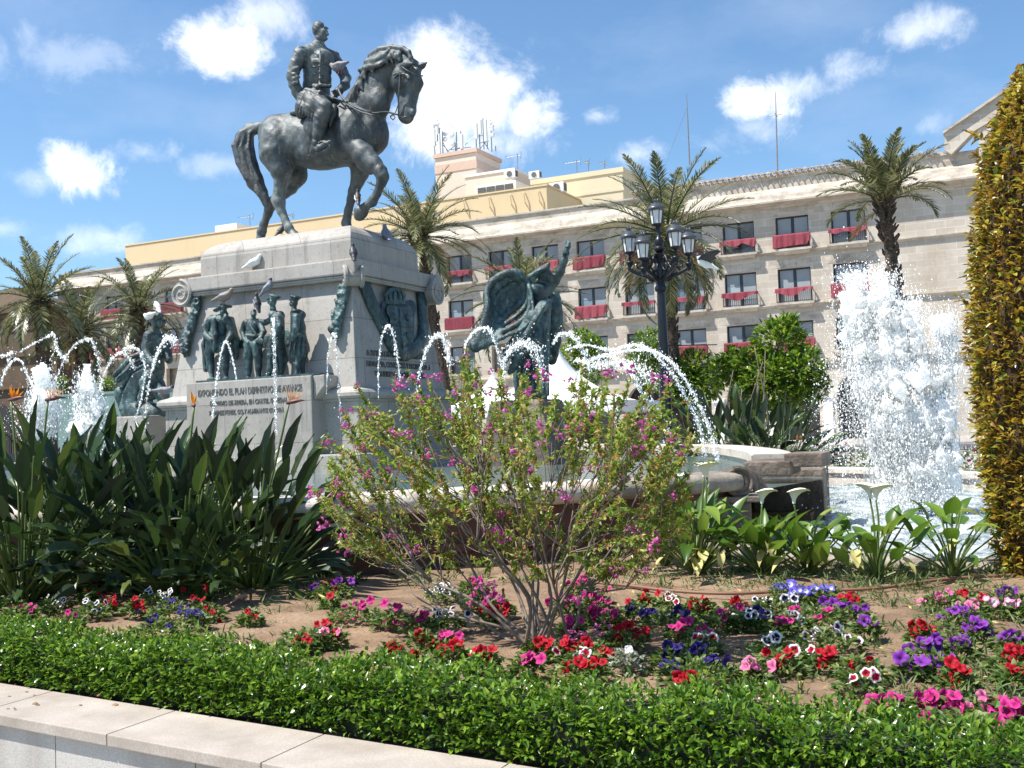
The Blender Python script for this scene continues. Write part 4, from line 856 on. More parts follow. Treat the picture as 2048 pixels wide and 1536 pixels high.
    # tail
    b = PB(HY, (650, 280)); b.limb((532, 252, 12), (515, 256, 12), (499, 260, 14), (487, 278, 19), (489, 305, 23), (499, 335, 20), (510, 362, 19), (525, 386, 12), (533, 402, 3), k=5, sy=.75)
    g = random.Random(5)
    for k in range(16):
        d = g.uniform(-16, 16); vv = g.uniform(-.18, .18); b.limb(*[(x + d * w, y + d * .2 * w, 3.6 + g.uniform(0, 1.6), vv * w - .0) for x, y, w in ((512, 254, .35), (493, 266, .7), (486, 295, 1.2), (494, 330, 1.15), (507, 360, 1.0), (526, 390, .5), (533 + g.uniform(-3, 3), 404 + g.uniform(-4, 6), .1))], k=2)
    m = MB(); b.mesh(m, .026, None, 1); m.build('tail', MAT['bronze'], est, True)
    # mane: locks blown back over the crest
    b = PB(HY, (650, 280)); g = random.Random(8)
    crest = [(697, 205), (706, 188), (714, 168), (722, 148), (733, 128), (748, 110), (766, 100), (784, 97), (800, 98)]
    for i, (x, y) in enumerate(cr(crest, 4)):
        for q in range(2):
            L = g.uniform(16, 32); dx, dy = g.uniform(-2, 8), L; vv = -.20 if q else .12
            b.limb((x + 4, y + 2, 5.5, 0), (x + 2 + g.uniform(-3, 2), y + 4, 5.2, vv * .6), (x + dx * .6 - 2, y + dy * .55, 4.4, vv * 1.3), (x + dx, y + dy, 1.6, vv * 1.45), k=3)
    b.limb((742, 112, 7, -.1), (760, 100, 7, -.16), (784, 95, 6, -.18), (806, 97, 5, -.2), (818, 104, 4.5, -.22), (822, 116, 4.5, -.22), (828, 128, 2.5, -.22), k=3); b.limb((735, 125, 8, -.2), (752, 122, 7.5, -.26), (768, 112, 6, -.28), (776, 102, 4, -.26), k=4); b.limb((720, 140, 5, -.24), (738, 134, 5, -.28), (760, 130, 5, -.3), (774, 118, 3, -.28), k=3)
    b.limb((790, 97, 5, -.05), (812, 104, 5, -.05), (822, 122, 4.6, -.05), (829, 140, 2.4, -.08), k=3)
    for k in range(7): x, y = 688 + 4 * k, 214 - 8 * k; b.limb((x + 6, y - 6, 4, -.2), (x, y + 6, 3.4, -.3), (x - 5 + g.uniform(-3, 4), y + 20, 1.4, -.34), k=2)
    m = MB(); b.mesh(m, .022, None, 1); m.build('mane', MAT['bronze'], est, True)
    # bridle and reins
    def strap(pts, r=1.3, name='rein'):
        m = MB(); C = cr([atY(x, y, HY + v) for x, y, v in pts], 6); m.tube(C, r * .0098, 7); m.build(name, MAT['bronze'], est, True)
    strap([(668, 196, -.35), (690, 203, -.5), (715, 216, -.6), (745, 226, -.55), (772, 224, -.42), (797, 230, -.30)], 1.8); strap([(668, 192, .1), (690, 206, -.52), (718, 222, -.62), (748, 232, -.58)], 1.5); strap([(676, 178, -.4), (684, 194, -.52), (694, 205, -.56)], 2.2); strap([(700, 205, -.56), (722, 217, -.6), (742, 224, -.57)], 1.2)
    strap([(800, 146, -.34), (799, 170, -.33), (797, 200, -.27), (797, 218, -.26), (797, 231, -.24)], 1.5, 'bridle'); strap([(786, 150, -.3), (796, 146, -.35), (810, 149, -.36)], 1.4, 'bridle'); strap([(804, 134, -.33), (818, 143, -.34), (834, 150, -.24), (846, 152, -.1)], 1.4, 'bridle'); strap([(783, 165, -.26), (792, 152, -.34), (800, 146, -.35)], 1.4, 'bridle')
    strap([(797, 206, -.26), (792, 222, -.24), (786, 231, -.2), (780, 232, -.15)], .9, 'bridle'); strap([(786, 240, -.14), (781, 234, -.14), (785, 229, -.14), (790, 234, -.14), (786, 240, -.14)], 1., 'bit'); strap([(797, 231, -.24), (805, 235, -.22), (813, 233, -.20)], 1.2, 'bit')
    m = MB(); m.disc_cyl(atY(812, 162, HY - .36), (.4, -1, 0), 3.4 * .0098, .03, 12); m.disc_cyl(atY(800, 147, HY - .37), (.4, -1, 0), 2.8 * .0098, .03, 12); m.build('bridle_boss', MAT['bronze'], est, True, 40)
def rider():
    b = PB(HY, (640, 150)); V = 0.
    # head, facing the horse's head
    b.blob(637, 58, 13, 12.5, 16, V, k=3); b.limb((638, 62, 11.5, V), (643, 74, 9.5, V), k=3); b.blob(649, 66, 5, 8, 10, V, k=4); b.blob(647, 79, 5, 6.5, 5, V, k=3); b.blob(641, 76, 7, 8.5, 8, V, k=3)
    b.limb((652, 58, 2, V), (656, 69, 2.2, V), (653, 71, 2, V), k=1.6); b.blob(652, 55.5, 3.5, 8, 2, V, k=2); b.blob(635, 67, 2.6, 13.5, 5, V, (0, .2, 0), k=1.5)
    b.dent(652, 60.5, 3, 3, 2, -.09, k=1.5); b.blob(653, 75.5, 2.6, 5, 1.4, V, k=1); b.blob(652.6, 78.4, 2.4, 4.6, 1.3, V, k=1); b.limb((629, 56, 5, V), (634, 49, 5.5, V), (644, 49, 3.5, V), k=3)
    b.limb((637, 82, 10, V), (636, 92, 10.5, V), k=4); b.blob(636, 88, 12.5, 12.5, 4.5, V, k=2)
    # torso in tunic
    b.limb((630, 112, 25, V), (634, 135, 26, V), (635, 160, 24.5, V), (632, 178, 25, V), k=6, sy=1.2); b.blob(650, 118, 16, 24, 19, V, k=6); b.limb((604, 107, 11, -.34), (636, 101, 13, 0), (664, 112, 11, .34), k=7)
    b.limb((632, 190, 25, V), (628, 205, 27, V), k=6, sy=1.25); b.limb((612, 170, 4, -.24), (634, 172, 4, -.33), (660, 172, 4, -.2), k=3)   # belt
    # aiguillette and chest plate of ribbons
    b.blob(634, 121, 12, 2, 6, -.30, (0, .2, 0), k=1); b.limb((640, 98, 1.8, -.24), (641, 120, 1.8, -.31), (640, 150, 1.8, -.29), (638, 182, 1.8, -.31), k=1.2); b.limb((618, 132, 1.6, -.27), (630, 134, 1.6, -.31), k=1); b.blob(622, 152, 8, 2, 5, -.28, k=1); b.limb((614, 147, 1.5, -.25), (630, 149, 1.5, -.31), k=1)
    for k in range(4): b.blob(638 + k * 1.5, 132 + 12 * k, 2.6, 3, 2, -.3, k=1)
    b.blob(600, 99, 11, 12, 4, -.36, (0, -.25, 0), k=2); b.blob(667, 105, 10, 12, 4, .36, (0, .3, 0), k=2)     # epaulettes
    # near arm: hand on hip
    b.limb((600, 110, 14, -.38), (591, 132, 12.5, -.44), (585, 152, 11.5, -.46), (588, 168, 10.5, -.44), (598, 186, 10, -.40), k=4); b.limb((594, 182, 12, -.41), (601, 192, 12, -.38), k=2)
    for k in range(4): b.limb((606, 190, 5, -.38), (614 + k, 186 + k * 3, 3.2, -.4 - .01 * k), (621 - k * .5, 186 + k * 3.4, 2.4, -.37), k=1.5)
    b.limb((606, 186, 4, -.38), (613, 182, 3, -.36), (619, 182, 2.4, -.34), k=1.5)
    for k in range(4): b.limb((588, 140 + 9 * k, 4, -.54), (596, 136 + 9 * k, 4, -.5), k=3)
    # far arm: forward with the reins
    b.limb((669, 118, 13, .38), (682, 138, 11.5, .40), (691, 156, 11, .34), (690, 170, 9.5, .15), (678, 182, 8, -.05), (668, 190, 6.5, -.2), k=4)
    for k in range(4): b.limb((670, 186, 4, -.18), (664, 188 + 2.4 * k, 2.8, -.26), (668, 192 + 2.4 * k, 2.2, -.3), k=1.5)
    b.limb((672, 184, 3.2, -.2), (669, 180, 2.8, -.27), (665, 182, 2.2, -.3), k=1.5)
    # skirts of the tunic spread over the saddle
    b.limb((612, 196, 16, -.36), (606, 218, 16, -.42), (602, 228, 10, -.42), k=4); b.limb((622, 200, 18, -.45), (626, 220, 17, -.55), (625, 234, 7, -.58), k=4); b.limb((620, 196, 15, .4), (618, 222, 14, .5), k=4)
    for k in range(6): b.limb((608 + 5 * k, 196 + 1.5 * k, 3.4, -.56), (604 + 6 * k, 214 + 2 * k, 4.2, -.66), (600 + 6 * k, 226 + 2.5 * k, 3, -.66), k=2)
    b.limb((625, 190, 5, -.56), (640, 200, 5, -.6), (655, 204, 4, -.5), k=3); b.limb((612, 180, 5, -.42), (640, 186, 5, -.48), (662, 198, 4, -.3), k=3); b.blob(633, 176, 8, 6, 6, -.42, k=3)
    # near leg
    b.limb((622, 208, 18, -.42), (640, 208, 17, -.58), (650, 214, 14, -.68), (645, 232, 13.5, -.72), (640, 250, 13, -.73), (637, 270, 11, -.74), (633, 288, 9, -.75), (630, 298, 8.5, -.75), k=4)
    b.limb((626, 303, 6.5, -.75), (640, 297, 7, -.77), (652, 289, 6.5, -.78), (660, 284, 4, -.79), k=3); b.limb((646, 224, 12, -.70), (642, 236, 15, -.72), k=3); b.limb((624, 306, 2, -.75), (616, 312, 1.4, -.75), k=1)
    # far leg
    b.limb((640, 205, 18, .42), (672, 216, 15, .62), (676, 245, 12, .66), (668, 285, 9, .68), (690, 288, 5, .68), k=4)
    m = MB(); b.mesh(m, .017, lambda X, Y, Z: .0055 * np.sin(Z * 46 + X * 30 + 3 * np.sin(X * 7 + Z * 2)) * np.sin(X * 11 + Y * 16 + Z * 5) + .002 * np.sin(Z * 90 + X * 50), 1); m.build('rider', MAT['bronze'], est, True)
    # saddle with cloth, girth, stirrup
    b = PB(HY, (640, 200)); b.limb((598, 232, 9, 0), (625, 228, 12, 0), (660, 222, 11, 0), (672, 208, 9, 0), k=5, sy=3.2); b.blob(628, 250, 26, 6, 24, -.58, k=4); b.limb((668, 214, 7, -.35), (664, 234, 6, -.56), (660, 252, 3, -.6), k=3); b.blob(672, 204, 6, 12, 8, 0, k=4)
    m = MB(); b.mesh(m, .026, None, 1); m.build('saddle', MAT['bronze'], est, True)
    m = MB(); m.tube([atY(x, y, HY - .78) for x, y in ((638, 262), (640, 280), (644, 294))], .018, 6); m.tube([atY(x, y, HY - .79) for x, y in cr([(640, 284), (632, 296), (634, 306), (648, 302), (660, 292), (652, 284), (640, 284)], 4)], .026, 7)
    m.build('stirrup', MAT['bronze'], est, True)
horse(); rider()

# ------------------------------------------------------------ bronze relief of four standing men
rel = thing('bronze_relief', atY(500, 760, 15.8), 'bronze group of four standing men on a ledge of the pedestal front', 'relief')
RY = 15.82
def relief():
    m = MB(); A, B = atY(395, 764, 15.6), atY(642, 752, 15.6); m.box(A[0], B[0], 15.56, 16.1, 2.665, 2.70); m.build('ledge', MAT['verdigris'], rel)
    m = MB(); b = PB(16.12, (520, 700)); b.limb((470, 735, 22), (520, 735, 26), (580, 735, 24), (615, 735, 20), k=10, sy=.25); b.limb((475, 690, 16), (520, 690, 18), (575, 680, 22), (608, 690, 18), k=10, sy=.25); b.mesh(m, .03, lambda X, Y, Z: .02 * np.sin(X * 7) * np.sin(Z * 6)); m.build('rough_ground', MAT['verdigris'], rel, True)
    folds = lambda X, Y, Z: .006 * np.sin(X * 60 + 4 * np.sin(Z * 7)) * np.clip(np.sin(Z * 5), .25, 1)
    def man(b, lab): m = MB(); b.mesh(m, .0115, folds, 0); m.build('figure', MAT['verdigris'], rel, True)['label'] = lab
    def head(b, x, y, r, fx, v=0., hat=None):   # fx: facing in picture (-1 left, 1 right, 0 viewer)
        b.blob(x, y, r * .82, r * .9, r * 1.12, v, k=1.5); b.blob(x + fx * r * .35, y + r * .4, r * .62, r * .7, r * .72, v - (.05 if fx == 0 else .0), k=1.5); b.limb((x, y + r * .8, r * .55, v), (x, y + r * 1.6, r * .7, v), k=1.5)
        nv = v - .8 * r * b.k0 if fx == 0 else v - .25 * r * b.k0
        b.limb((x + fx * r * .85, y - r * .05, r * .12, nv), (x + fx * r * 1.08, y + r * .3, r * .17, nv), k=.8); b.dent(x + fx * r * .72 - (.3 * r if fx == 0 else 0), y + 0, r * .2, r * .25, r * .14, nv - .04, k=.8)
        if fx == 0: b.dent(x + .3 * r, y, r * .2, r * .25, r * .14, nv - .04, k=.8)
        b.blob(x - fx * r * .15, y + r * .15, r * .2, r * .98, r * .28, v, k=.6)
    # bearded man in a cloak and broad hat
    b = PB(RY, (440, 680)); b.limb((424, 755, 4.5, -.05), (421, 735, 7.5, 0), (419, 705, 9.5, 0), (424, 680, 12, 0), k=3); b.limb((452, 752, 4.5, -.14), (451, 735, 7.5, -.12), (449, 705, 10, -.1), (444, 680, 12, -.06), k=3); b.limb((418, 760, 4, -.08), (426, 758, 3.4, -.16), k=1.5); b.limb((449, 758, 4, -.16), (454, 757, 3.4, -.24), k=1.5)
    b.limb((434, 690, 17, 0), (437, 665, 17, 0), (440, 645, 17, 0), k=4, sy=.8); b.limb((424, 640, 10, 0), (456, 642, 10, 0), k=3)
    b.limb((421, 643, 9, -.03), (409, 655, 7.5, -.08), (413, 672, 7, -.12), (424, 680, 5.5, -.18), k=3); b.limb((428, 640, 5, -.18), (432, 670, 5.5, -.2), (430, 700, 4.5, -.18), k=2); b.limb((424, 645, 7, .05), (412, 690, 9, .07), (411, 740, 5, .08), k=4); b.limb((458, 645, 8, 0), (463, 668, 7.5, 0), (455, 682, 6, -.14), k=3); b.limb((462, 640, 7, .1), (470, 680, 9, .14), (472, 715, 5, .15), k=4)
    for kx in range(4): b.limb((412 + 6 * kx, 645, 1.8, -.1), (408 + 5 * kx, 690, 2.2, -.04), (410 + 4 * kx, 730, 1.5, 0), k=1.4)
    head(b, 447, 626, 9, 1, -.04); b.blob(452, 636, 6, 6, 7, -.06, k=2); b.limb((431, 621, 3, -.04), (446, 614, 4, -.04), (460, 613, 2.4, -.04), k=2, sy=2.4); b.blob(446, 612, 9, 9, 5, -.04, k=2)
    man(b, 'bearded man in cloak and broad hat, hand on hip')
    # bareheaded officer facing out
    b = PB(RY, (505, 680)); 
    for x, v in ((497, -.05), (517, -.1)): b.limb((x, 753, 5, v), (x, 735, 7, v), (x - 1, 712, 9, v), (506 + (x - 506) * .6, 690, 11, v), k=3); b.limb((x, 757, 4, v), (x - 1, 757, 3.6, v - .14), k=1.5)
    b.limb((506, 692, 14, 0), (506, 672, 14, 0), (506, 652, 15.5, 0), k=4, sy=.75); b.limb((494, 646, 8, 0), (518, 646, 8, 0), k=3); b.limb((495, 690, 9, -.03), (517, 690, 9, -.03), k=3); b.limb((492, 670, 3, -.11), (506, 672, 3, -.14), (520, 670, 3, -.11), k=1.5)
    b.limb((490, 647, 6.5, 0), (485, 662, 5.8, 0), (489, 678, 5, -.06), (496, 686, 4, -.12), k=2.5); b.limb((521, 648, 6.5, 0), (527, 664, 6, -.06), (522, 676, 5, -.16), (514, 682, 4.5, -.2), k=2.5); b.blob(521, 682, 8, 2, 6, -.2, (0, .4, 0), k=1); b.limb((500, 650, 2, -.13), (512, 668, 2, -.15), k=1.2)
    head(b, 507, 626, 7.6, 0, -.04); man(b, 'bareheaded officer facing the square, hands at a map')
    # officer in a peaked cap, striding, arm stretched out
    b = PB(RY, (550, 680)); b.limb((536, 752, 4.4, -.2), (541, 735, 6.5, -.2), (542, 712, 8.5, -.18), (548, 690, 11, -.12), k=3); b.limb((562, 750, 4.6, -.05), (563, 732, 7, -.05), (560, 708, 9.5, -.06), (556, 688, 11.5, -.08), k=3); b.limb((537, 755, 4, -.2), (528, 757, 3, -.24), k=1.5); b.limb((560, 753, 4, -.05), (553, 755, 3, -.1), k=1.5)
    b.limb((555, 692, 14, -.08), (556, 668, 14, -.08), (555, 642, 15, -.08), k=4, sy=.85); b.limb((546, 630, 9, -.08), (560, 632, 10, -.02), k=3); b.limb((560, 695, 11, -.02), (566, 720, 10, .0), (566, 738, 5, .02), k=4)
    b.limb((556, 636, 8, -.22), (560, 654, 7.4, -.26), (552, 668, 6, -.28), (544, 676, 4.5, -.28), k=2.5); b.limb((543, 640, 7, .02), (530, 645, 5.6, .0), (517, 642, 4.6, -.02), (509, 640, 3.6, -.04), k=2.5)
    b.limb((545, 680, 8, -.16), (540, 700, 8, -.17), (538, 716, 3.5, -.17), k=3)
    head(b, 546, 603, 9, -1, -.08); b.blob(550, 592, 12, 11, 3.4, -.08, (0, .35, 0), k=1.2); b.blob(549, 596, 9.5, 9.5, 4, -.08, (0, .2, 0), k=1.2); b.blob(538.5, 598, 4.5, 7, 1.4, -.1, (0, -.3, 0), k=1); man(b, 'officer in peaked cap striding left with an arm stretched out')
    # man in a long greatcoat and cap
    b = PB(RY, (592, 680)); b.limb((594, 748, 4.3, -.12), (595, 730, 6, -.12), (595, 705, 8, -.1), k=3); b.limb((605, 746, 4.3, 0), (605, 725, 6, 0), (602, 700, 8, 0), k=3); b.limb((593, 750, 3.8, -.12), (583, 752, 2.8, -.16), k=1.5); b.limb((606, 748, 3.6, 0), (613, 749, 2.6, -.06), k=1.5)
    b.limb((597, 706, 20, -.02), (597, 680, 17, -.04), (596, 655, 15, -.04), (594, 635, 14, -.04), k=5, sy=.85); b.limb((588, 626, 8, -.06), (603, 630, 9, .0), k=3); b.limb((593, 634, 7.5, -.2), (592, 655, 6.8, -.24), (588, 672, 5.4, -.24), (587, 680, 4, -.24), k=2.5)
    for kx in range(4): b.limb((584 + 8 * kx, 670, 1.8, -.2 + .02 * kx), (580 + 9 * kx, 700, 2.6, -.22 + .03 * kx), (579 + 10 * kx, 709, 2, -.22 + .03 * kx), k=1.6)
    b.blob(593, 622, 10, 11, 4, -.05, k=2)
    head(b, 588, 605, 8.6, -1, -.06); b.blob(592, 594, 12, 11, 3.2, -.06, (0, .28, 0), k=1.2); b.blob(590, 597.5, 9, 9, 3.6, -.06, (0, .2, 0), k=1.2); b.blob(580.5, 600, 4, 6.5, 1.3, -.08, (0, -.25, 0), k=1); man(b, 'man in long greatcoat and cap, seen from his side')
relief()

# ------------------------------------------------------------ winged bronze at the right, seated bronze at the left
def angel():
    Y = 17.6; t = thing('angel_statue', atY(1050, 800, Y), 'winged bronze figure raising a torch at the right end of the pedestal', 'statue')
    b = PB(Y, (1060, 620))
    b.limb((1062, 800, 34, 0), (1062, 750, 36, 0), (1066, 700, 34, 0), (1072, 650, 29, 0), (1080, 615, 24, 0), k=6, sy=.8); b.limb((1078, 612, 22, 0), (1072, 590, 20, -.05), (1080, 578, 16, 0), k=5, sy=.8)
    b.limb((1068, 580, 12, -.2), (1094, 580, 13, .1), k=4); b.limb((1076, 580, 8.5, -.02), (1084, 562, 8, 0), k=3)
    b.blob(1088, 548, 13, 13, 16, 0, (0, .35, 0), k=3); b.blob(1096, 553, 9, 11, 11, 0, k=3); b.limb((1102, 548, 2, 0), (1106, 552, 2.2, 0), k=1.5)
    g = random.Random(4)
    for k in range(26):     # hair streaming back
        a = g.uniform(0, 1); x, y = 1098 - 22 * a, 530 + 14 * a + g.uniform(-3, 3); v = g.uniform(-.16, .12); b.limb((x + 1, y, 4., v), (x - 8, y + 4 + g.uniform(-2, 3), 4, v), (x - 20, y + 14 + g.uniform(-4, 5), 3, v), (x - 26 + g.uniform(-6, 4), y + 26 + g.uniform(-4, 8), 1.6, v), k=2.4)
    b.limb((1094, 578, 13, .12), (1108, 562, 11, .14), (1120, 543, 9, .12), (1128, 522, 7.5, .1), (1131, 512, 6, .1), k=4)      # raised arm
    for k in range(4): b.limb((1131, 512, 3.4, .1), (1127 + k * .3, 509 - 3.2 * k, 2.4, .03), (1133, 507 - 3.2 * k, 2.2, 0.), (1138, 508 - 3.2 * k, 1.8, .05), k=1.2)
    b.limb((1131, 512, 3, .1), (1137, 509, 2.4, .14), (1139, 503, 1.8, .12), k=1.2)
    # drapery swirling round the legs
    b.limb((1100, 602, 5, -.1), (1085, 612, 10, -.3), (1066, 634, 13, -.42), (1046, 668, 15, -.46), (1020, 700, 13, -.42), (1005, 728, 5, -.4), k=4); b.limb((1090, 608, 6, -.32), (1070, 640, 6, -.5), (1052, 672, 7, -.55), (1030, 705, 6, -.5), k=2); b.limb((1084, 640, 12, -.2), (1068, 680, 16, -.36), (1040, 712, 14, -.4), (1020, 745, 6, -.4), k=4)
    for k in range(8): b.limb((1094 - 3 * k, 606 + 4 * k, 2.6, -.34), (1072 - 4 * k, 640 + 5 * k, 3.4, -.52), (1046 - 4 * k, 684 + 5 * k, 2.8, -.54), k=1.8)
    for k in range(7): b.limb((1046 + 8 * k, 660, 3, -.30), (1040 + 9 * k, 720, 4, -.34), (1036 + 10 * k, 790, 3.4, -.34), k=3)
    m = MB(); b.mesh(m, .024, None, 1); m.build('figure', MAT['verdigris'], t, True)
    # near wing: thick leading edge, hollow inner face, feather rows
    def wing(edge, trail, v0, v1, vt, name='wing'):
        b = PB(Y, (1060, 620)); E = cr(edge, 6); T = cr(trail, 6); n = min(len(E), len(T))
        for i in range(n):
            e, q = E[i], T[i]; a = i / (n - 1)
            for k in range(9):
                f = k / 8; x = e[0] + (q[0] - e[0]) * f; y = e[1] + (q[1] - e[1]) * f; v = v0 + (v1 - v0) * a + vt * math.sin(math.pi * f) * math.sin(math.pi * min(1, a + .15)) ; r = 7.0 * (1 - f) + 3.6 * f + (1.2 if k % 2 else 0)
                b.ell(b.P(x, y, v), (r * b.k0, r * .62 * b.k0, r * b.k0), None, 4 * b.k0)
        m = MB(); b.mesh(m, .024, lambda X, Y_, Z: .007 * np.sin(X * 34 + Z * 20) * np.clip(np.sin(Z * 6 + 2) + .4, 0, 1), 1); m.build(name, MAT['verdigris'], t, True)
    wing([(1042, 556), (1034, 546), (1018, 545), (1000, 552), (982, 566), (972, 590), (975, 610), (968, 640), (955, 670), (946, 692)], [(1058, 572), (1064, 600), (1066, 625), (1058, 645), (1042, 660), (1022, 668), (1004, 676), (988, 684), (972, 692), (950, 700)], -.35, -.9, .25)
    wing([(1092, 590), (1104, 585), (1115, 600), (1119, 630), (1118, 660), (1113, 690), (1106, 720)], [(1090, 612), (1092, 635), (1092, 655), (1092, 675), (1092, 695), (1096, 712), (1102, 724)], .35, .5, -.1)
    m = MB(); b = PB(Y, (1060, 620)); b.limb((1132, 523, 2.2, .06), (1134, 504, 2.8, .06), (1136, 496, 4.2, .06), k=2); b.blob(1136, 494, 6, 6, 3, .06, k=1.5)
    for k in range(7): a = k * .9; b.limb((1136 + 3 * math.cos(a), 493, 2.4, .06 + .03 * math.sin(a)), (1136 + 4 * math.cos(a + .8), 486, 1.8, .06 + .03 * math.sin(a)), (1135 + 3 * math.cos(a + 1.8), 481 - (k % 3) * 1.2, .7, .06), k=1.2)
    b.mesh(m, .014, None, 1); m.build('torch', MAT['verdigris'], t, True)
    m = MB(); c = atY(1060, 800, Y); m.frustum((c[0] - .9, c[0] + .7, Y - .7, Y + .8), .6, (c[0] - .6, c[0] + .45, Y - .45, Y + .5), c[2]); bevel(m.build('base', MAT['basin_dark'], t), .08, 2)
angel()
def seated():
    Y = 16.9; t = thing('seated_statue', atY(285, 830, Y), 'seated bronze figure with shield and drapery at the left end of the pedestal', 'statue')
    b = PB(Y, (290, 700))
    b.limb((306, 780, 20, .1), (308, 740, 22, .1), (310, 705, 21, .08), (312, 680, 17, .05), k=5, sy=.8); b.limb((298, 672, 10, -.1), (320, 674, 11, .15), k=4); b.limb((312, 668, 8, .03), (313, 650, 8, .03), k=3)
    b.blob(313, 640, 12, 12, 16, .02, k=3); b.blob(321, 646, 8, 10, 11, .0, k=3); b.limb((328, 640, 2, 0), (331, 646, 2, 0), k=1.4); b.dent(325, 640, 2.5, 3, 2, -.12, k=1)
    g = random.Random(6)
    for k in range(16): x = g.uniform(302, 324); b.limb((x, 628 + abs(x - 314) * .4, 4.5, g.uniform(-.1, .1)), (x - 6, 634 + g.uniform(-3, 6), 4, g.uniform(-.14, .1)), (x - 9, 648 + g.uniform(-4, 8), 2.4, g.uniform(-.12, .08)), k=2)
    b.limb((298, 672, 11, -.12), (293, 692, 9.5, -.18), (294, 710, 8.5, -.24), (304, 724, 7, -.3), (310, 728, 5, -.34), k=4)
    for k in range(4): b.limb((308, 726, 3, -.33), (313, 724 + 2.2 * k, 2, -.36), (316, 727 + 2.2 * k, 1.6, -.33), k=1)
    b.blob(303, 688, 9, 9, 7, -.12, k=3); b.limb((322, 676, 10, .14), (334, 698, 9, .16), (338, 720, 8, .1), k=4)
    b.limb((298, 752, 13, -.15), (290, 765, 11, -.3), (290, 780, 9, -.36), (285, 800, 8, -.36), (276, 812, 6, -.38), k=4); b.limb((314, 770, 16, 0), (325, 790, 13, -.05), (330, 815, 9, -.05), k=4)
    b.limb((300, 745, 14, .2), (270, 745, 15, .3), (250, 770, 13, .3), (240, 795, 9, .3), (250, 830, 8, .3), k=5); b.blob(240, 788, 13, 11, 16, .1, k=4)
    for k in range(6): b.limb((292 - 5 * k, 735 + 3 * k, 3.4, -.02), (280 - 6 * k, 765 + 4 * k, 4, .02), (270 - 6 * k, 800 + 4 * k, 3, .05), k=2)
    b.limb((270, 820, 24, .2), (310, 830, 24, .2), k=8)
    m = MB(); b.mesh(m, .022, None, 1); m.build('figure', MAT['verdigris'], t, True)
    b = PB(Y, (290, 700)); b.limb((298, 700, 4, .15), (262, 715, 5, .05), (228, 752, 5, -.05), k=2); b.limb((296, 712, 5, .2), (265, 735, 8, .15), (236, 760, 7, .05), k=5, sy=.5); b.limb((290, 730, 4, .1), (262, 745, 4, .1), (250, 765, 3, .1), k=2)
    m = MB(); b.mesh(m, .02, None, 1); m.build('shield', MAT['verdigris'], t, True)
    m = MB(); c = atY(285, 832, Y); m.box(c[0] - .75, c[0] + .4, Y - .3, Y + .9, .6, c[2] + .0); bevel(m.build('base', MAT['granite'], t), .03, 2)
seated()

# ------------------------------------------------------------ pigeons
def pigeon(p, mats, lab, yaw=0., pitch=0., s=1., fly=False):
    """body along +X before turning by yaw; mats = body, wing, head"""
    s *= .88
    t = thing('pigeon', p, lab, 'pigeon', 'pigeons on and around the monument'); Rm = np.array(Euler((0, -pitch, yaw)).to_matrix()); P = np.asarray(p, float)
    def fin(m, name, mat): m.v = [(v * s) @ Rm.T + P for v in m.v]; m.build(name, mat, t, True)
    lift = np.array([0, 0, .0 if fly else .085])
    b = Body(); b.chain([(lift + (-.10, 0, .02), .035), (lift + (-.02, 0, .035), .062), (lift + (.06, 0, .06), .060), (lift + (.105, 0, .10), .036)], .03); b.ell(lift + (.135, 0, .145), (.034, .028, .03), None, .03); b.chain([(lift + (.11, 0, .10), .03), (lift + (.13, 0, .135), .026)], .02); b.cone(lift + (.16, 0, .145), lift + (.187, 0, .138), .009, .003, .006)
    b.chain([(lift + (-.10, 0, .02), .03), (lift + (-.20, 0, -.01), .018)], .02, 1.6); m = MB(); b.mesh(m, .011, None, 1); fin(m, 'body', mats[0])
    if fly:
        for sgn in (-1, 1):
            m = MB(); R_ = []
            for q in range(6):
                f = q / 5; c = np.array([.04 - .16 * f * f, sgn * (.04 + .27 * f), .06 + .16 * f]); w = .10 * (1 - .55 * f); R_.append([c + (w, 0, .006), c + (0, 0, .016), c + (-w * 1.3, 0, -.012), c + (0, 0, -.004)])
            m.loft(R_); fin(m, 'wing', mats[1])
    else:
        for sgn in (-1, 1):
            b = Body(); b.chain([(lift + (.055, sgn * .056, .065), .022), (lift + (-.03, sgn * .055, .045), .026), (lift + (-.13, sgn * .025, .012), .012)], .02, .7); m = MB(); b.mesh(m, .011, None, 1); fin(m, 'wing', mats[1])
            m = MB(); m.tube([lift + (0, sgn * .022, -.01), (.005, sgn * .024, .01), (.03, sgn * .028, .004)], .006, 5); fin(m, 'foot', MAT['pink_leg'])
    if mats[2] is not mats[0]:
        b = Body(); b.ell(lift + (.136, 0, .147), (.036, .031, .032), None, .01); b.cone(lift + (.108, 0, .10), lift + (.13, 0, .137), .037, .028, .02); m = MB(); b.mesh(m, .011, None, 1); fin(m, 'head', mats[2])
G_, D_, W_, B_ = MAT['pg_grey'], MAT['pg_dark'], MAT['pg_white'], MAT['pg_brown']
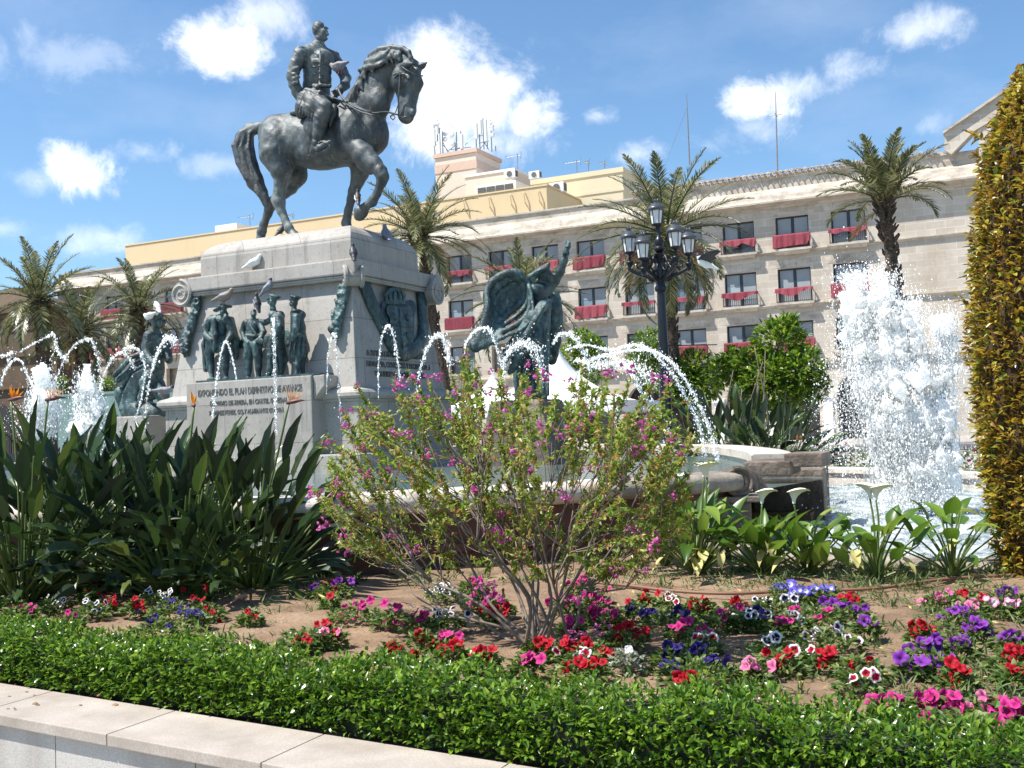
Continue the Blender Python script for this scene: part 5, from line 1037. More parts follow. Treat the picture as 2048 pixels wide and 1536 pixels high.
def pigeons():
    def at(x, y, Y): return atY(x, y, Y)
    pigeon(at(508, 541, 16.20), (W_, W_, W_), 'pure white pigeon on the pedestal cornice', .2, .1, 1.3)
    pigeon(at(541, 588, 15.74), (G_, G_, D_), 'grey pigeon on the cap of the striding bronze officer', .3, .5, 1.15)
    pigeon(at(511, 617, 15.72), (D_, G_, D_), 'dark pigeon on the head of the bareheaded bronze officer', 2.6, .8, 1.15)
    pigeon(at(447, 611, 15.72), (B_, G_, B_), 'pale brown pigeon flat on the broad bronze hat', .1, -.05, 1.45)
    pigeon(at(314, 627, 16.9), (W_, B_, D_), 'dark headed white pigeon standing on the seated statue', 2.6, .35, 1.2)
    pigeon(at(303, 643, 16.7), (W_, W_, W_), 'white pigeon crouching behind the seated statue head', 2.9, -.45, 1.25)
    pigeon(at(706, 519, 16.12), (D_, D_, D_), 'black and white pigeon at the front corner of the cornice', 2.3, .6, 1.15)
    pigeon(at(772, 486, 17.6), (G_, G_, G_), 'grey pigeon on the far right of the top block', 2.4, .35, 1.5)
    pigeon(at(681, 147, 17.25), (G_, B_, G_), 'mottled pigeon on the rider forearm', 2.9, -.3, 1.5)
    pigeon(at(566, 471, 17.3), (D_, D_, D_), 'small dark pigeon between the horse hind hooves', 1.2, .5, 1.0)
    pigeon(at(716, 408, 16.95), (D_, W_, D_), 'pigeon perched on the raised bronze hoof', 2.2, .6, 1.1)
    pigeon(at(323, 795, 16.3), (G_, B_, D_), 'pigeon at the foot of the seated statue', .4, -.3, 1.3)
    pigeon(at(1410, 532, 13.5), (W_, D_, D_), 'pigeon in flight with spread wings beside the street lamp', 3.5, .25, .95, True)
pigeons()
# ------------------------------------------------------------ ground
def grid_obj(name, x0, x1, y0, y1, nx, ny, fz, mat, keep=None, smooth=True):
    X, Y = np.meshgrid(np.linspace(x0, x1, nx + 1), np.linspace(y0, y1, ny + 1)); Z = fz(X, Y); V = np.stack([X, Y, Z], -1).reshape(-1, 3)
    i, j = np.meshgrid(np.arange(nx), np.arange(ny)); a = (j * (nx + 1) + i).ravel(); F = np.stack([a, a + 1, a + nx + 2, a + nx + 1], 1)
    if keep is not None: c = V[F].mean(1); F = F[keep(c[:, 0], c[:, 1])]
    m = MB(); m.addn(V, F); return m.build(name, mat, None, smooth)
m = MB(); m.add([(-900, -300, 0), (900, -300, 0), (900, 1500, 0), (-900, 1500, 0)], [(0, 1, 2, 3)]); tag(m.build('ground', MAT['pv']), kind='structure')
m = MB(); m.add([(-120, 44, .004), (60, 44, .004), (60, 56, .004), (-120, 56, .004)], [(0, 1, 2, 3)]); tag(m.build('road', MAT['asphalt']), kind='structure')
m = MB(); m.box(-120, 60, 56, 56.3, 0, .14); m.box(-120, 60, 43.7, 44, 0, .14); tag(m.build('kerb', MAT['granite']), kind='structure')
m = MB(); m.add([(-120, 56.3, .13), (60, 56.3, .13), (60, FY + 1, .13), (-120, FY + 1, .13)], [(0, 1, 2, 3)]); tag(m.build('pavement', MAT['pv']), kind='structure')
# low planter wall: its line leans a little to the front
WALL = lambda x, off: 3.07 - .103 * (x + 3.89) + off            # Y of a line `off` behind the outer edge
pw = thing('planter_wall', (-3, 3.1, 0), 'low granite planter wall with pale coping slabs along the hedge', 'wall')
def planter():
    xs = [-7.5, -6.3, -5.15, -4.02, -3.22, -2.42, -1.62, -.6, .6, 1.8, 3.0]
    for a, b in zip(xs[:-1], xs[1:]):
        m = MB(); g = .0025; P = lambda x, o, z: (x, WALL(x, o), z)
        m.loft([[P(a + g, 0, .455), P(b - g, 0, .455), P(b - g, .36, .455), P(a + g, .36, .455)], [P(a + g, 0, .5), P(b - g, 0, .5), P(b - g, .36, .5), P(a + g, .36, .5)]]); bevel(m.build('coping_slab', MAT['coping'], pw), .004, 2)
    m = MB()
    for a, b in zip(xs[:-1], xs[1:]):
        a2, b2 = a + .45, b + .45; m.loft([[(a2 + .0025, WALL(a2, .03), z), (b2 - .0025, WALL(b2, .03), z), (b2 - .0025, WALL(b2, .08), z), (a2 + .0025, WALL(a2, .08), z)] for z in (0, .452)])
    m.build('facing', MAT['facing'], pw)
    m = MB(); m.loft([[(x, WALL(x, .034), z) for x in (-7.5, 3)] + [(x, WALL(x, .33), z) for x in (3, -7.5)] for z in (0, .497)]); m.build('joint_backing', MAT['joint'], pw)
planter()
# ------------------------------------------------------------ basin rim (upper basin) and lower pool
RIM = [(-9.2, 5.35), (-7.6, 5.85), (-6.2, 6.3), (-4.95, 6.85), (-3.95, 7.75), (-3.1, 8.75), (-2.5, 9.6)]
def soilz(X, Y):
    z = .50 + .016 * np.sin(X * 3.1 + 1.3) * np.sin(Y * 2.7) + .005 * np.sin(X * 11 + Y * 7 + 2 * np.sin(X * 3))
    rs = np.random.RandomState(2)
    for _ in range(320): cx, cy, h, s = rs.uniform(-6.5, .6), rs.uniform(3.4, 7.2), rs.uniform(-.02, .03), rs.uniform(.04, .14); z = z + h * np.exp(-((X - cx) ** 2 + (Y - cy) ** 2) / s ** 2)
    return z - .07 * np.exp(-np.maximum(0, Y - WALL(X, .36)) / .12)
def inbed(x, y):
    rx = np.interp(x, [p[0] for p in RIM], [p[1] for p in RIM]) + .1; return (y > WALL(x, .33)) & np.where(x < -2.5, y < rx, y < 8.3)
grid_obj('soil', -9.5, 3.5, 2.6, 10.0, 330, 190, soilz, MAT['soil'], inbed)['kind'] = 'structure'
m = MB(); m.box(-9.5, 3.5, 3.6, 5.3, .02, .40); tag(m.build('soil_base', MAT['soil']), kind='structure')
bas = thing('fountain_basin', (-6, 8, .5), 'large curved limestone fountain basin with rolled rim and scroll ends around the monument', 'basin')
def path_loft(path, prof, name, mat, parent, bev=False, out=1, part=(0., 1.)):
    C = [np.array([*p]) for p in cr(path, 5)]; rings = []; a_, b_ = int(part[0] * (len(C) - 1)), int(part[1] * (len(C) - 1))
    for i, p in enumerate(C):
        if not a_ <= i <= b_: continue
        t = C[min(i + 1, len(C) - 1)] - C[max(i - 1, 0)]; t /= np.linalg.norm(t); n = np.array([t[1], -t[0]]) * out
        rings.append([(p[0] + n[0] * d, p[1] + n[1] * d, z) for d, z in prof])
    m = MB(); m.loft(rings); o = recalc(m.build(name, mat, parent, True, 45)); return o
def basin():
    roll = [(-.30, .98), (.02, .98)] + [(.06 + .085 * math.cos(q), 1.045 + .085 * math.sin(q)) for q in np.linspace(-1.4, 1.5, 8)] + [(-.30, 1.13)]
    path_loft(RIM, roll, 'rim', MAT['basin'], bas, part=(0, .8)); path_loft(RIM, roll, 'rim', MAT['basin_pale'], bas, part=(.8, 1.))
    path_loft(RIM, [(-.28, .2), (.02, .2), (.02, .62), (.05, .64), (.05, .70), (.0, .73), (.0, .975), (-.28, .975)], 'outer_wall', MAT['shaded_wall'], bas)
    # scroll end of the near rim, on a pier
    e = np.array(RIM[-1]); d = np.array([.53, .85]); d /= np.linalg.norm(d)
    c = np.array([e[0], e[1], 1.035]) + np.array([*(d * .02), 0])
    ax = np.array([*d, 0]); ax = np.array([.55, -.83, 0]); up = np.array([0, 0, 1.]); sd = np.cross(up, ax)
    m = MB(); pts = [c + sd * ((.125 * (1 - i / 40) ** .8 + .012) * math.cos(math.pi * .6 - i / 40 * 13)) + up * ((.125 * (1 - i / 40) ** .8 + .012) * math.sin(math.pi * .6 - i / 40 * 13)) for i in range(41)]
    for s in (.10,): m.tube([p + ax * s for p in pts], [.024 * (1 - .5 * i / 40) for i in range(41)], 6)
    m.disc_cyl(c, ax, .125, .2, 24)
    for k in range(4): m.tube([c + ax * (.09 - .05 * k) + sd * (.04 + .035 * k) + up * (.12 - .012 * k), c + ax * (.09 - .05 * k) + sd * (.15 + .03 * k) + up * .04, c + ax * (.08 - .05 * k) + sd * (.17 + .05 * k) - up * .09], .028, 6)
    m.build('scroll', MAT['basin_dark'], bas, True, 50)
    m = MB(); m.loft([[e_ for e_ in ((e[0] - .12, e[1] - .14, z), (e[0] + .16, e[1] - .02, z), (e[0] + .02, e[1] + .4, z), (e[0] - .28, e[1] + .3, z))] for z in (.25, .86)]); m.loft([[e_ for e_ in ((e[0] - .2, e[1] - .2, z), (e[0] + .26, e[1] - .05, z), (e[0] + .1, e[1] + .45, z), (e[0] - .36, e[1] + .35, z))] for z in (.862, .915)]); recalc(bevel(m.build('pier', MAT['basin_dark'], bas), .012, 2))
    # spill-way stones
    def pxbox(name, l, r, top, hgt, depth, z, mat, push=0.):
        c = atZ((l + r) / 2, top, z); v = c - EYE; v[2] = 0; v /= np.linalg.norm(v); w = (r - l) * mpp(c); a = math.radians(-8); n = np.array([v[0] * math.cos(a) - v[1] * math.sin(a), v[0] * math.sin(a) + v[1] * math.cos(a), 0]); t = np.array([n[1], -n[0], 0]); A = c - t * w / 2 + n * push; B = c + t * w / 2 + n * push
        m = MB(); m.loft([[A - (0, 0, hgt), B - (0, 0, hgt), B + n * depth - (0, 0, hgt), A + n * depth - (0, 0, hgt)], [A, B, B + n * depth, A + n * depth]]); return recalc(bevel(m.build(name, mat, bas), .015, 2)), A, B, n
    o, A, B, n = pxbox('spillway_stone', 1487, 1580, 923, .15, .9, 1.16, MAT['basin_dark'])
    pxbox('spillway_stone', 1568, 1644, 907, .14, .7, 1.23, MAT['basin_dark']); pxbox('spillway_wall', 1500, 1640, 940, .75, .6, 1.02, MAT['basin_dark'], .15)
    pxbox('cascade_step', 1500, 1634, 985, .25, .7, .72, MAT['algae']); pxbox('cascade_step', 1490, 1622, 1025, .3, .8, .56, MAT['algae'])
    # far rim
    far = [tuple(atZ(x, y, 1.12)[:2]) for x, y in ((1588, 909), (1560, 900), (1500, 893), (1450, 890), (1390, 888.5))]; p = far[-1]
    far += [(p[0] - 3.5, p[1] + 3.2), (-13, 28.5), (-22, 26.5), (-27, 19), (-25, 10)]
    path_loft(far, [(.0, .3), (.0, 1.02), (-.03, 1.03), (-.03, 1.12), (.0, 1.13), (.50, 1.14), (.54, 1.12), (.54, 1.0), (.5, .98), (.5, .3)], 'rim', MAT['basin'], bas, out=-1)
    # water sheet
    W = [(*q[:2], .93) for q in cr([(x, y) for x, y in RIM], 3)] + [(B[0] + .2, B[1] + .8, .93)] + [(*q[:2], .93) for q in cr(far, 3)]
    m = MB(); m.add(W, [tuple(range(len(W)))]); bm = bmesh.new(); o = m.build('basin_water', MAT['water']); bm.from_mesh(o.data); bmesh.ops.triangulate(bm, faces=bm.faces); bm.to_mesh(o.data); bm.free(); tag(o, kind='structure')
    # rock and dark mouth behind the shrub
basin()
lp = thing('lower_pool', (-.5, 11, .4), 'low rounded stone pool below the tall foaming jet', 'pool')
def lower():
    near = [(-2.6, 9.2), (-2.35, 8.8), (-2.0, 8.5), (-1.6, 8.3), (-1.2, 8.22), (-.75, 8.1), (-.3, 8.05), (.4, 8.1), (1.6, 8.6), (2.6, 9.6)]
    prof = [(-.02, .2), (.0, .50)] + [(.02 + .06 * math.cos(q), .52 + .045 * math.sin(q)) for q in np.linspace(-.8, 1.57, 6)] + [(-.20, .565), (-.24, .54), (-.24, .2)]
    path_loft(near, prof, 'rim', MAT['basin_pale'], lp)
    far = [tuple(atZ(x, y, .70)[:2]) for x, y in ((1600, 936), (1660, 936), (1740, 938), (1850, 942), (1960, 946))]; far += [(far[-1][0] + 2.5, far[-1][1] - .6)]
    path_loft(far, [(0, .2), (0, .60), (-.05, .62), (-.05, .69), (.0, .70), (.4, .70), (.4, .2)], 'rim', MAT['basin'], lp, out=-1)
    F = lambda X, Y: .455 + .022 * np.sin(X * 9 + 2 * np.sin(Y * 4)) * np.sin(Y * 7) + .05 * np.exp(-(((X + 1.25) / .8) ** 2 + ((Y - 12.3) / 1.6) ** 2)) * np.abs(np.sin(X * 17) * np.sin(Y * 11)) + .03 * np.sin(X * 23 + Y * 3) * np.sin(Y * 19) * np.exp(-(((X + 1.2) / 1.2) ** 2 + ((Y - 11) / 3.2) ** 2))
    ns = np.array([p for p in near]);
    o = grid_obj('pool_water', -3.6, 5, 7.9, 18.6, 190, 260, F, MAT['foam_water'], lambda x, y: (y > np.interp(x, ns[:, 0], ns[:, 1]) - .05) & (x > -3.5)); tag(o, kind='structure')
    # dark nozzles standing in the foam
    for px, py in ((1797, 1040), (1842, 1020), (1886, 985)):
        m = MB(); c = atZ(px, py, .48); m.lathe([(.03, -.3), (.03, .05), (.022, .06), (.022, .12), (.012, .13)], c, 10); tag(m.build('fountain_nozzle', MAT['iron'], None, True), {1797: 'front fountain nozzle standing in the foam', 1842: 'middle fountain nozzle in the foam', 1886: 'rear fountain nozzle behind the foam'}[px], 'nozzle', 'nozzles of the lower pool')
    # bed of roses and road edge behind the pool
    b = thing('rose_bed', atZ(1700, 930, .3), 'low green rose bed behind the lower pool', 'flower bed'); m = MB(); rs = np.random.RandomState(4)
    V, F = leafcloud(2600, lambda k: np.stack([rs.uniform(-4.2, 2.5, k), rs.uniform(20.5, 23.5, k), rs.uniform(.3, 1.0, k) * (.75 + .25 * rs.rand(k))], 1), .11, .06, rs); m.addn(V, F); m.build('foliage', MAT['weed'], b)
    m = MB(); m.box(-4.4, 2.7, 20.3, 23.7, 0, .35); m.build('soil_bed', MAT['soil'], b)
    for mt, k in (('pt_white', 26), ('pt_magenta', 24)):
        m = MB()
        for _ in range(k): c = np.array([rs.uniform(-4.2, 2.5), rs.uniform(20.4, 22), rs.uniform(.7, 1.08)]); m.addn(ICO[0] * .045 * np.array([1, 1, .7]) + c, ICO[1])
        m.build('rose_blooms', MAT[mt], b, True)
def drops(m, C, r, stretch=None, rs=None):
    C = np.asarray(C, float); n = len(C)
    if n == 0: return m
    r = np.broadcast_to(np.asarray(r, float), (n,)); S = np.ones((n, 3)) if stretch is None else stretch
    J = 1 if rs is None else 1 + .5 * (rs.rand(n, 12, 1) - .5)
    V = (ICO[0][None] * J * r[:, None, None] * S[:, None, :] + C[:, None, :]).reshape(-1, 3); F = (ICO[1][None] + 12 * np.arange(n)[:, None, None]).reshape(-1, 3); return m.addn(V, F)
def leafcloud(n, pts, L, W, rs, up=.5, bend=.25, lvar=.35, dirs=None, fold=.2):
    """n leaves: each two quads folded along the midrib, pointed"""
    P = pts(n) if callable(pts) else pts; n = len(P)
    d = rs.normal(size=(n, 3)) if dirs is None else dirs + rs.normal(size=(n, 3)) * .35
    d[:, 2] += up * (dirs is None); d /= np.linalg.norm(d, axis=1)[:, None] + 1e-9
    a = np.cross(d, np.array([0, 0, 1.]) + rs.normal(size=(n, 3)) * .5); a /= np.linalg.norm(a, axis=1)[:, None] + 1e-9; nn = np.cross(a, d); nn *= np.sign(nn[:, 2:3] + 1e-6)
    l = L * (1 - lvar + 2 * lvar * rs.rand(n))[:, None]; w = W * (1 - lvar + 2 * lvar * rs.rand(n))[:, None]
    b0 = P; m1 = P + d * l * .42 - nn * l * .0; tip = P + d * l - nn * l * bend
    l1 = P + d * l * .40 + a * w * .5 + nn * w * fold; r1 = P + d * l * .40 - a * w * .5 + nn * w * fold; l2 = P + d * l * .75 + a * w * .33 - nn * l * bend * .45 + nn * w * fold * .6; r2 = P + d * l * .75 - a * w * .33 - nn * l * bend * .45 + nn * w * fold * .6; m2 = P + d * l * .75 - nn * l * bend * .5
    V = np.stack([b0, m1, m2, tip, l1, l2, r1, r2], 1).reshape(-1, 3); k = 8 * np.arange(n)[:, None]
    F = [np.concatenate([k + np.array(q) for q in [(0, 1, 4)]], 0), np.concatenate([k + np.array([0, 6, 1])], 0)]
    Q = np.concatenate([k + np.array([1, 2, 5, 4]), k + np.array([6, 7, 2, 1])]); T = np.concatenate([k + np.array([0, 1, 4]), k + np.array([0, 6, 1]), k + np.array([2, 3, 5]), k + np.array([7, 3, 2])])
    return V, Tri(T, Q)
class Tri(list):
    def __init__(s, T, Q): super().__init__(T.tolist() + Q.tolist())
def _addn(self, verts, faces):
    b = self.n; self.v.append(np.asarray(verts, float)); self.n += len(verts)
    if isinstance(faces, Tri): self.f.extend(tuple(i + b for i in f) for f in faces)
    else: self.f.extend(map(tuple, (np.asarray(faces) + b).tolist()))
    self.m.extend([self.cur] * len(faces)); return self
MB.addn = _addn
lower()
# ------------------------------------------------------------ the water in the air
def arc(name, pts, Y, lab, n=150, spread=2.2, r=(1.0, 2.6), Y2=None, stream=True, seed=1):
    """a thrown stream: glassy thread that beads up and breaks into fine drops on the way down"""
    rs = np.random.RandomState(seed); k = mpp(atY(*pts[0], Y)); C = np.array(cr([(x, y, 0) for x, y in pts], 24))[:, :2]; n = int(n * 3.4); t = rs.rand(n) ** .85 * (len(C) - 1); i = np.minimum(t.astype(int), len(C) - 2); f = (t - i)[:, None]
    q = C[i] * (1 - f) + C[i + 1] * f; prog = t / (len(C) - 1)
    clump = rs.rand(n) < .55; q = q + np.where(clump[:, None], rs.normal(size=q.shape) * spread * .45, rs.standard_t(3, size=q.shape) * spread * .8) * (.3 + .9 * prog[:, None])
    Ys = Y + (0 if Y2 is None else (Y2 - Y) * prog) + rs.normal(size=n) * .05
    P = np.array([atY(a, b, y) for (a, b), y in zip(q, Ys)]); rad = k * (rs.gamma(2.0, .30, n)).clip(.22, 2.0); st = np.ones((n, 3)); st[:, 2] = rs.uniform(.9, 2.0, n)
    m = MB(); drops(m, P, rad, st, rs)
    t_ = thing('water_arc', P[0], lab, 'water jet', 'arching water streams of the fountain'); m.build('spray', MAT['drops'], t_, True)['kind'] = 'stuff'
    if stream:
        m = MB(); S = [atY(a, b, Y + (0 if Y2 is None else (Y2 - Y) * j / len(C))) for j, (a, b) in enumerate(C)]; S = [s_ + rs.normal(size=3) * .010 * (j / len(C) + .2) for j, s_ in enumerate(S)][::2]
        m.tube(S, [k * (1.15 + .7 * math.sin(j * 1.9 + 2 * math.sin(j * .6))) * (.55 + .5 * rs.rand()) for j, _ in enumerate(S)], 7); m.build('stream', MAT['stream'], t_, True)
    return t_
A = arc
A('a', [(474, 766), (466, 722), (455, 686), (447, 690), (438, 730), (430, 790), (423, 862)], 14.2, 'forked water stream in front of the cloaked bronze man', 190, 1.8, seed=1)
A('b', [(553, 850), (552, 760), (549, 672), (547, 640), (546, 660), (549, 760), (553, 870)], 14.2, 'upright water stream in front of the striding bronze officer', 210, 2.2, seed=2)
A('c', [(653, 790), (656, 720), (662, 680), (667, 668), (672, 690), (677, 760), (683, 850)], 14.2, 'water stream under the right bronze garland', 120, 2.6, seed=3)
A('d', [(757, 800), (757, 730), (764, 675), (774, 652), (783, 660), (793, 700), (800, 762)], 14.4, 'water stream in front of the coat of arms', 170, 2.4, seed=4)
A('e', [(832, 800), (840, 740), (858, 690), (876, 670), (892, 690), (902, 730)], 14.4, 'misty water arch at the right edge of the pedestal', 280, 5.5, seed=5)
A('f', [(928, 712), (934, 682), (950, 662), (972, 655), (985, 672), (1000, 720), (1008, 770)], 14.6, 'water arch over the tip of the bronze wing', 230, 4, seed=6)
A('g', [(1005, 770), (1010, 720), (1030, 692), (1052, 688), (1075, 705), (1085, 770)], 14.6, 'fan of drops before the robe of the winged figure', 420, 11, (.8, 2.2), seed=7)
A('h', [(290, 860), (296, 780), (310, 720), (328, 682), (342, 676), (350, 690)], 14., 'water stream before the seated statue', 260, 5, (1., 3.2), seed=8)
A('i', [(268, 845), (282, 800), (290, 740), (280, 705), (262, 694), (248, 700)], 14., 'thin water stream left of the seated statue', 150, 4, seed=9)
A('j', [(196, 790), (206, 755), (222, 722), (240, 706), (255, 712), (272, 740)], 14., 'water arch left of the shield of the seated statue', 130, 3, seed=10)
A('k', [(38, 705), (62, 690), (90, 676), (108, 668), (113, 690), (120, 708), (135, 722)], 13.6, 'high water arch in front of the left palm trunk', 130, 3, (1.2, 3.), seed=11)
A('l', [(112, 760), (128, 722), (150, 690), (176, 678), (188, 690), (200, 740), (204, 790)], 13.6, 'water arch between the two small left jets', 150, 4, seed=12)
A('m', [(2, 765), (12, 740), (28, 720), (42, 722), (52, 742), (62, 765), (72, 780)], 13.4, 'water arch at the far left edge', 130, 3, (1., 2.8), seed=13)
A('n', [(-20, 700), (0, 712), (18, 708), (24, 706), (10, 740), (0, 775)], 13.4, 'scatter of drops at the left picture edge', 60, 4, seed=14)
A('p', [(1130, 700), (1170, 690), (1220, 700), (1262, 690), (1298, 700), (1340, 742), (1372, 795), (1398, 850), (1412, 915)], 12.8, 'long double water stream falling to the right basin, inner one', 520, 4.5, seed=15, Y2=13.)
A('q', [(1180, 720), (1230, 706), (1275, 700), (1312, 704), (1352, 735), (1388, 790), (1418, 855), (1437, 920)], 12.8, 'long double water stream falling to the right basin, outer one', 560, 4.2, seed=16, Y2=12.6)
A('r', [(1140, 790), (1160, 740), (1200, 712), (1240, 722), (1282, 780), (1310, 850), (1325, 915)], 13.2, 'thin water stream left of the long double stream', 360, 7, (.7, 2.), seed=17)
A('s', [(1150, 720), (1190, 730), (1230, 728), (1270, 735), (1310, 760)], 13.2, 'cloud of drops in front of the lamp post', 520, 14, (.6, 2.2), stream=False, seed=18)
A('t', [(1105, 690), (1120, 668), (1145, 672), (1165, 700), (1180, 745)], 14.2, 'spray at the right side of the winged figure', 200, 7, (.7, 2.), seed=19)
A('u', [(1300, 790), (1322, 830), (1340, 870), (1352, 915)], 13.2, 'short falling water thread beside the double stream', 90, 2.5, (.6, 1.6), seed=20)
_fr = np.random.RandomState(91); _FW = [(_fr.normal(size=3) * q * np.array([1, 1, .45]), _fr.rand() * 6.28, a) for q, a in ((9, .03), (14, .026), (22, .022), (34, .016), (34, .016), (52, .012), (52, .012), (75, .008), (75, .008))]
def foamnoise(X, Y, Z):
    s = 0
    for w, ph, a in _FW: s = s + a * np.sin(w[0] * X + w[1] * Y + w[2] * Z + ph + .8 * np.sin(w[1] * X * .5 - w[2] * Z * .7 + ph))
    return s
def jet(name, Y, plumes, base, lab, nd, seed, halo):
    """foaming jet: a streaked body of white water inside a cloud of very fine drops"""
    rs = np.random.RandomState(seed); t = thing(name, atY(*base, Y), lab, 'water jet', 'foaming jets of the pools'); k = mpp(atY(*base, Y)); core = Body(); D = []; Rr = []; St = []
    for (x0, y0, x1, y1, w0, w1, dens) in plumes:
        n = int(abs(y1 - y0) / 8 * dens)
        for i in range(n):
            f = rs.rand() ** .75 * .97; w = w0 + (w1 - w0) * f; x = x0 + (x1 - x0) * f + rs.normal() * w * .34; y = y0 + (y1 - y0) * f; v = rs.normal() * w * .34 * k; r = rs.uniform(4, 9) * (.7 + .6 * f) * min(1, w1 / 26 + .25); r = min(r, abs(y - y1) * .5 + 5)
            core.ell(atY(x, y, Y + v), (r * k * .7, r * k * .7, r * k * rs.uniform(1.2, 3.2)), (rs.normal() * .16, rs.normal() * .16, 0), 6 * k)
        q = int(nd * dens * abs(y1 - y0) / 400); f = rs.rand(q) ** .8; w = (w0 + (w1 - w0) * f) * .52
        x = x0 + (x1 - x0) * f + rs.normal(size=q) * w; y = y0 + (y1 - y0) * f - rs.gamma(1.3, 5, q) * (f > .86) + rs.normal(size=q) * 6; v = rs.normal(size=q) * w * k
        D += [atY(x[i], y[i], Y + v[i]) for i in range(q)]; Rr += list(k * rs.gamma(2.2, .24, q).clip(.22, 1.8)); St += list(rs.uniform(1, 3., q))
    for (x, y, sx, sy, n) in halo:
        n = int(n * 3.); X = rs.normal(size=n) * sx + x; Y_ = rs.normal(size=n) * sy + y; D += [atY(X[i], Y_[i], Y + rs.normal() * sx * k * .8) for i in range(n)]; Rr += list(k * rs.gamma(2., .23, n).clip(.2, 1.7)); St += list(rs.uniform(1, 2.2, n))
    m = MB()
    for (x0, y0, x1, y1, w0, w1, dens) in plumes:       # falling and rising threads of water
        for i in range(int(34 * dens)):
            f = rs.uniform(0, .8); g_ = f + rs.uniform(.1, .3); w = (w0 + w1) * .3; a = rs.normal() * w; v = rs.normal() * w * k; m.tube([atY(x0 + (x1 - x0) * q + a + rs.normal() * 1.5, y0 + (y1 - y0) * q, Y + v + rs.normal() * .01) for q in np.linspace(f, min(1, g_), 6)], [k * rs.uniform(.2, 1.7) for _ in range(6)], 5)
    m.build('streaks', MAT['stream'], t, True)['kind'] = 'stuff'
    D = np.array(D); ok = D[:, 2] > .47; s = np.ones((len(D), 3)); s[:, 2] = St
    m = MB(); core.mesh(m, max(.018, 2.0 * k), lambda X, Y_, Z: foamnoise(X, Y_, Z), 1); m.build('foam', MAT['white_water'], t, True)['kind'] = 'stuff'
    m = MB(); drops(m, D[ok], np.array(Rr)[ok], s[ok], rs); m.build('spray', MAT['drops'], t, True)['kind'] = 'stuff'
jet('tall_water_jet', 12.6, [(1770, 1000, 1708, 556, 16, 30, 2.), (1800, 1010, 1760, 552, 20, 36, 2.2), (1835, 1010, 1812, 610, 22, 40, 1.9), (1880, 990, 1888, 640, 16, 26, 1.5), (1765, 960, 1715, 640, 24, 40, 1.3), (1850, 960, 1845, 690, 30, 44, 1.3), (1905, 960, 1905, 680, 12, 20, .6), (1820, 1020, 1790, 720, 40, 60, 1.2), (1790, 1010, 1770, 780, 34, 54, 1.4), (1865, 1010, 1865, 780, 24, 40, 1.2), (1725, 800, 1712, 600, 30, 36, 1.2)], (1830, 1030),
    'tall foaming water jet rising in front of the building, right of the basin', 4600, 31, [(1690, 720, 22, 80, 700), (1690, 830, 26, 80, 700), (1935, 780, 14, 90, 450), (1800, 900, 70, 60, 900), (1810, 1010, 90, 28, 1500), (1730, 552, 40, 16, 420), (1815, 604, 30, 16, 260), (1890, 640, 24, 18, 260), (1660, 880, 26, 60, 250)])
jet('small_water_jet', 13.4, [(88, 880, 84, 742, 26, 18, 2.6), (70, 870, 74, 785, 26, 22, 2.), (105, 860, 100, 770, 22, 16, 1.6), (86, 880, 86, 800, 34, 30, 2.)], (85, 870), 'small white water jet in front of the left palm, leftmost of two', 2200, 32, [(60, 840, 26, 26, 240), (112, 790, 12, 36, 150)])
jet('small_water_jet', 13.0, [(172, 900, 168, 752, 28, 18, 2.6), (190, 890, 180, 795, 26, 20, 2.), (196, 910, 200, 850, 24, 18, 1.5), (180, 900, 172, 820, 34, 28, 2.)], (180, 890), 'small white water jet nearer the seated statue', 2200, 33, [(205, 850, 16, 34, 200), (160, 810, 14, 30, 150)])
# ------------------------------------------------------------ palms
def frond_mesh(m, root, az, el, L, droop, rs, wid=.55, n=46, twist=0., hang=.55):
    """feather frond: curved rachis with V-set leaflets"""
    h = np.array([math.cos(az), math.sin(az), 0]); up = np.array([0, 0, 1.]); side = np.array([-h[1], h[0], 0])
    pts = []; p = np.array(root, float); a = el
    K = 14
    for i in range(K + 1):
        pts.append(p.copy()); a -= droop * (.35 + 1.3 * i / K) / K; p = p + (h * math.cos(a) + up * math.sin(a)) * L / K
    pts = np.array(pts); m.tube(pts, [.028 * L / 2.6 * (1 - .85 * i / K) + .004 for i in range(K + 1)], 5)
    V = []; T = []; Q = []
    for s in (-1, 1):
        for i in range(n):
            f = .12 + .87 * (i + rs.rand() * .6) / n; g = f * K; j = min(int(g), K - 1); c = pts[j] + (pts[j + 1] - pts[j]) * (g - j); t = pts[j + 1] - pts[j]; t /= np.linalg.norm(t); nv = np.cross(side, t); nv *= np.sign(nv[2] + 1e-6)
            ll = wid * rs.uniform(.8, 1.25) * (math.sin(math.pi * min(1, f * .88 + .12)) ** .6) * rs.uniform(.8, 1.12); lean = .55 + .55 * f
            d = side * s * math.cos(lean) * 1.0 + t * math.sin(lean) + nv * rs.uniform(.05, .45); d /= np.linalg.norm(d); w = .014 + .014 * wid
            e = np.cross(d, nv); e /= np.linalg.norm(e) + 1e-9; mid = c + d * ll * .55; tip = c + d * ll - up * ll * hang * rs.uniform(.25, .6)
            b = len(V); V += [c - e * w * .5, c + e * w * .5, mid + e * w - up * .02, mid - e * w - up * .02, tip]; Q.append((b, b + 1, b + 2, b + 3)); T.append((b + 3, b + 2, b + 4))
    k = m.n; m.v.append(np.array(V)); m.n += len(V)
    for f in Q + T: m.f.append(tuple(i + k for i in f)); m.m.append(m.cur)
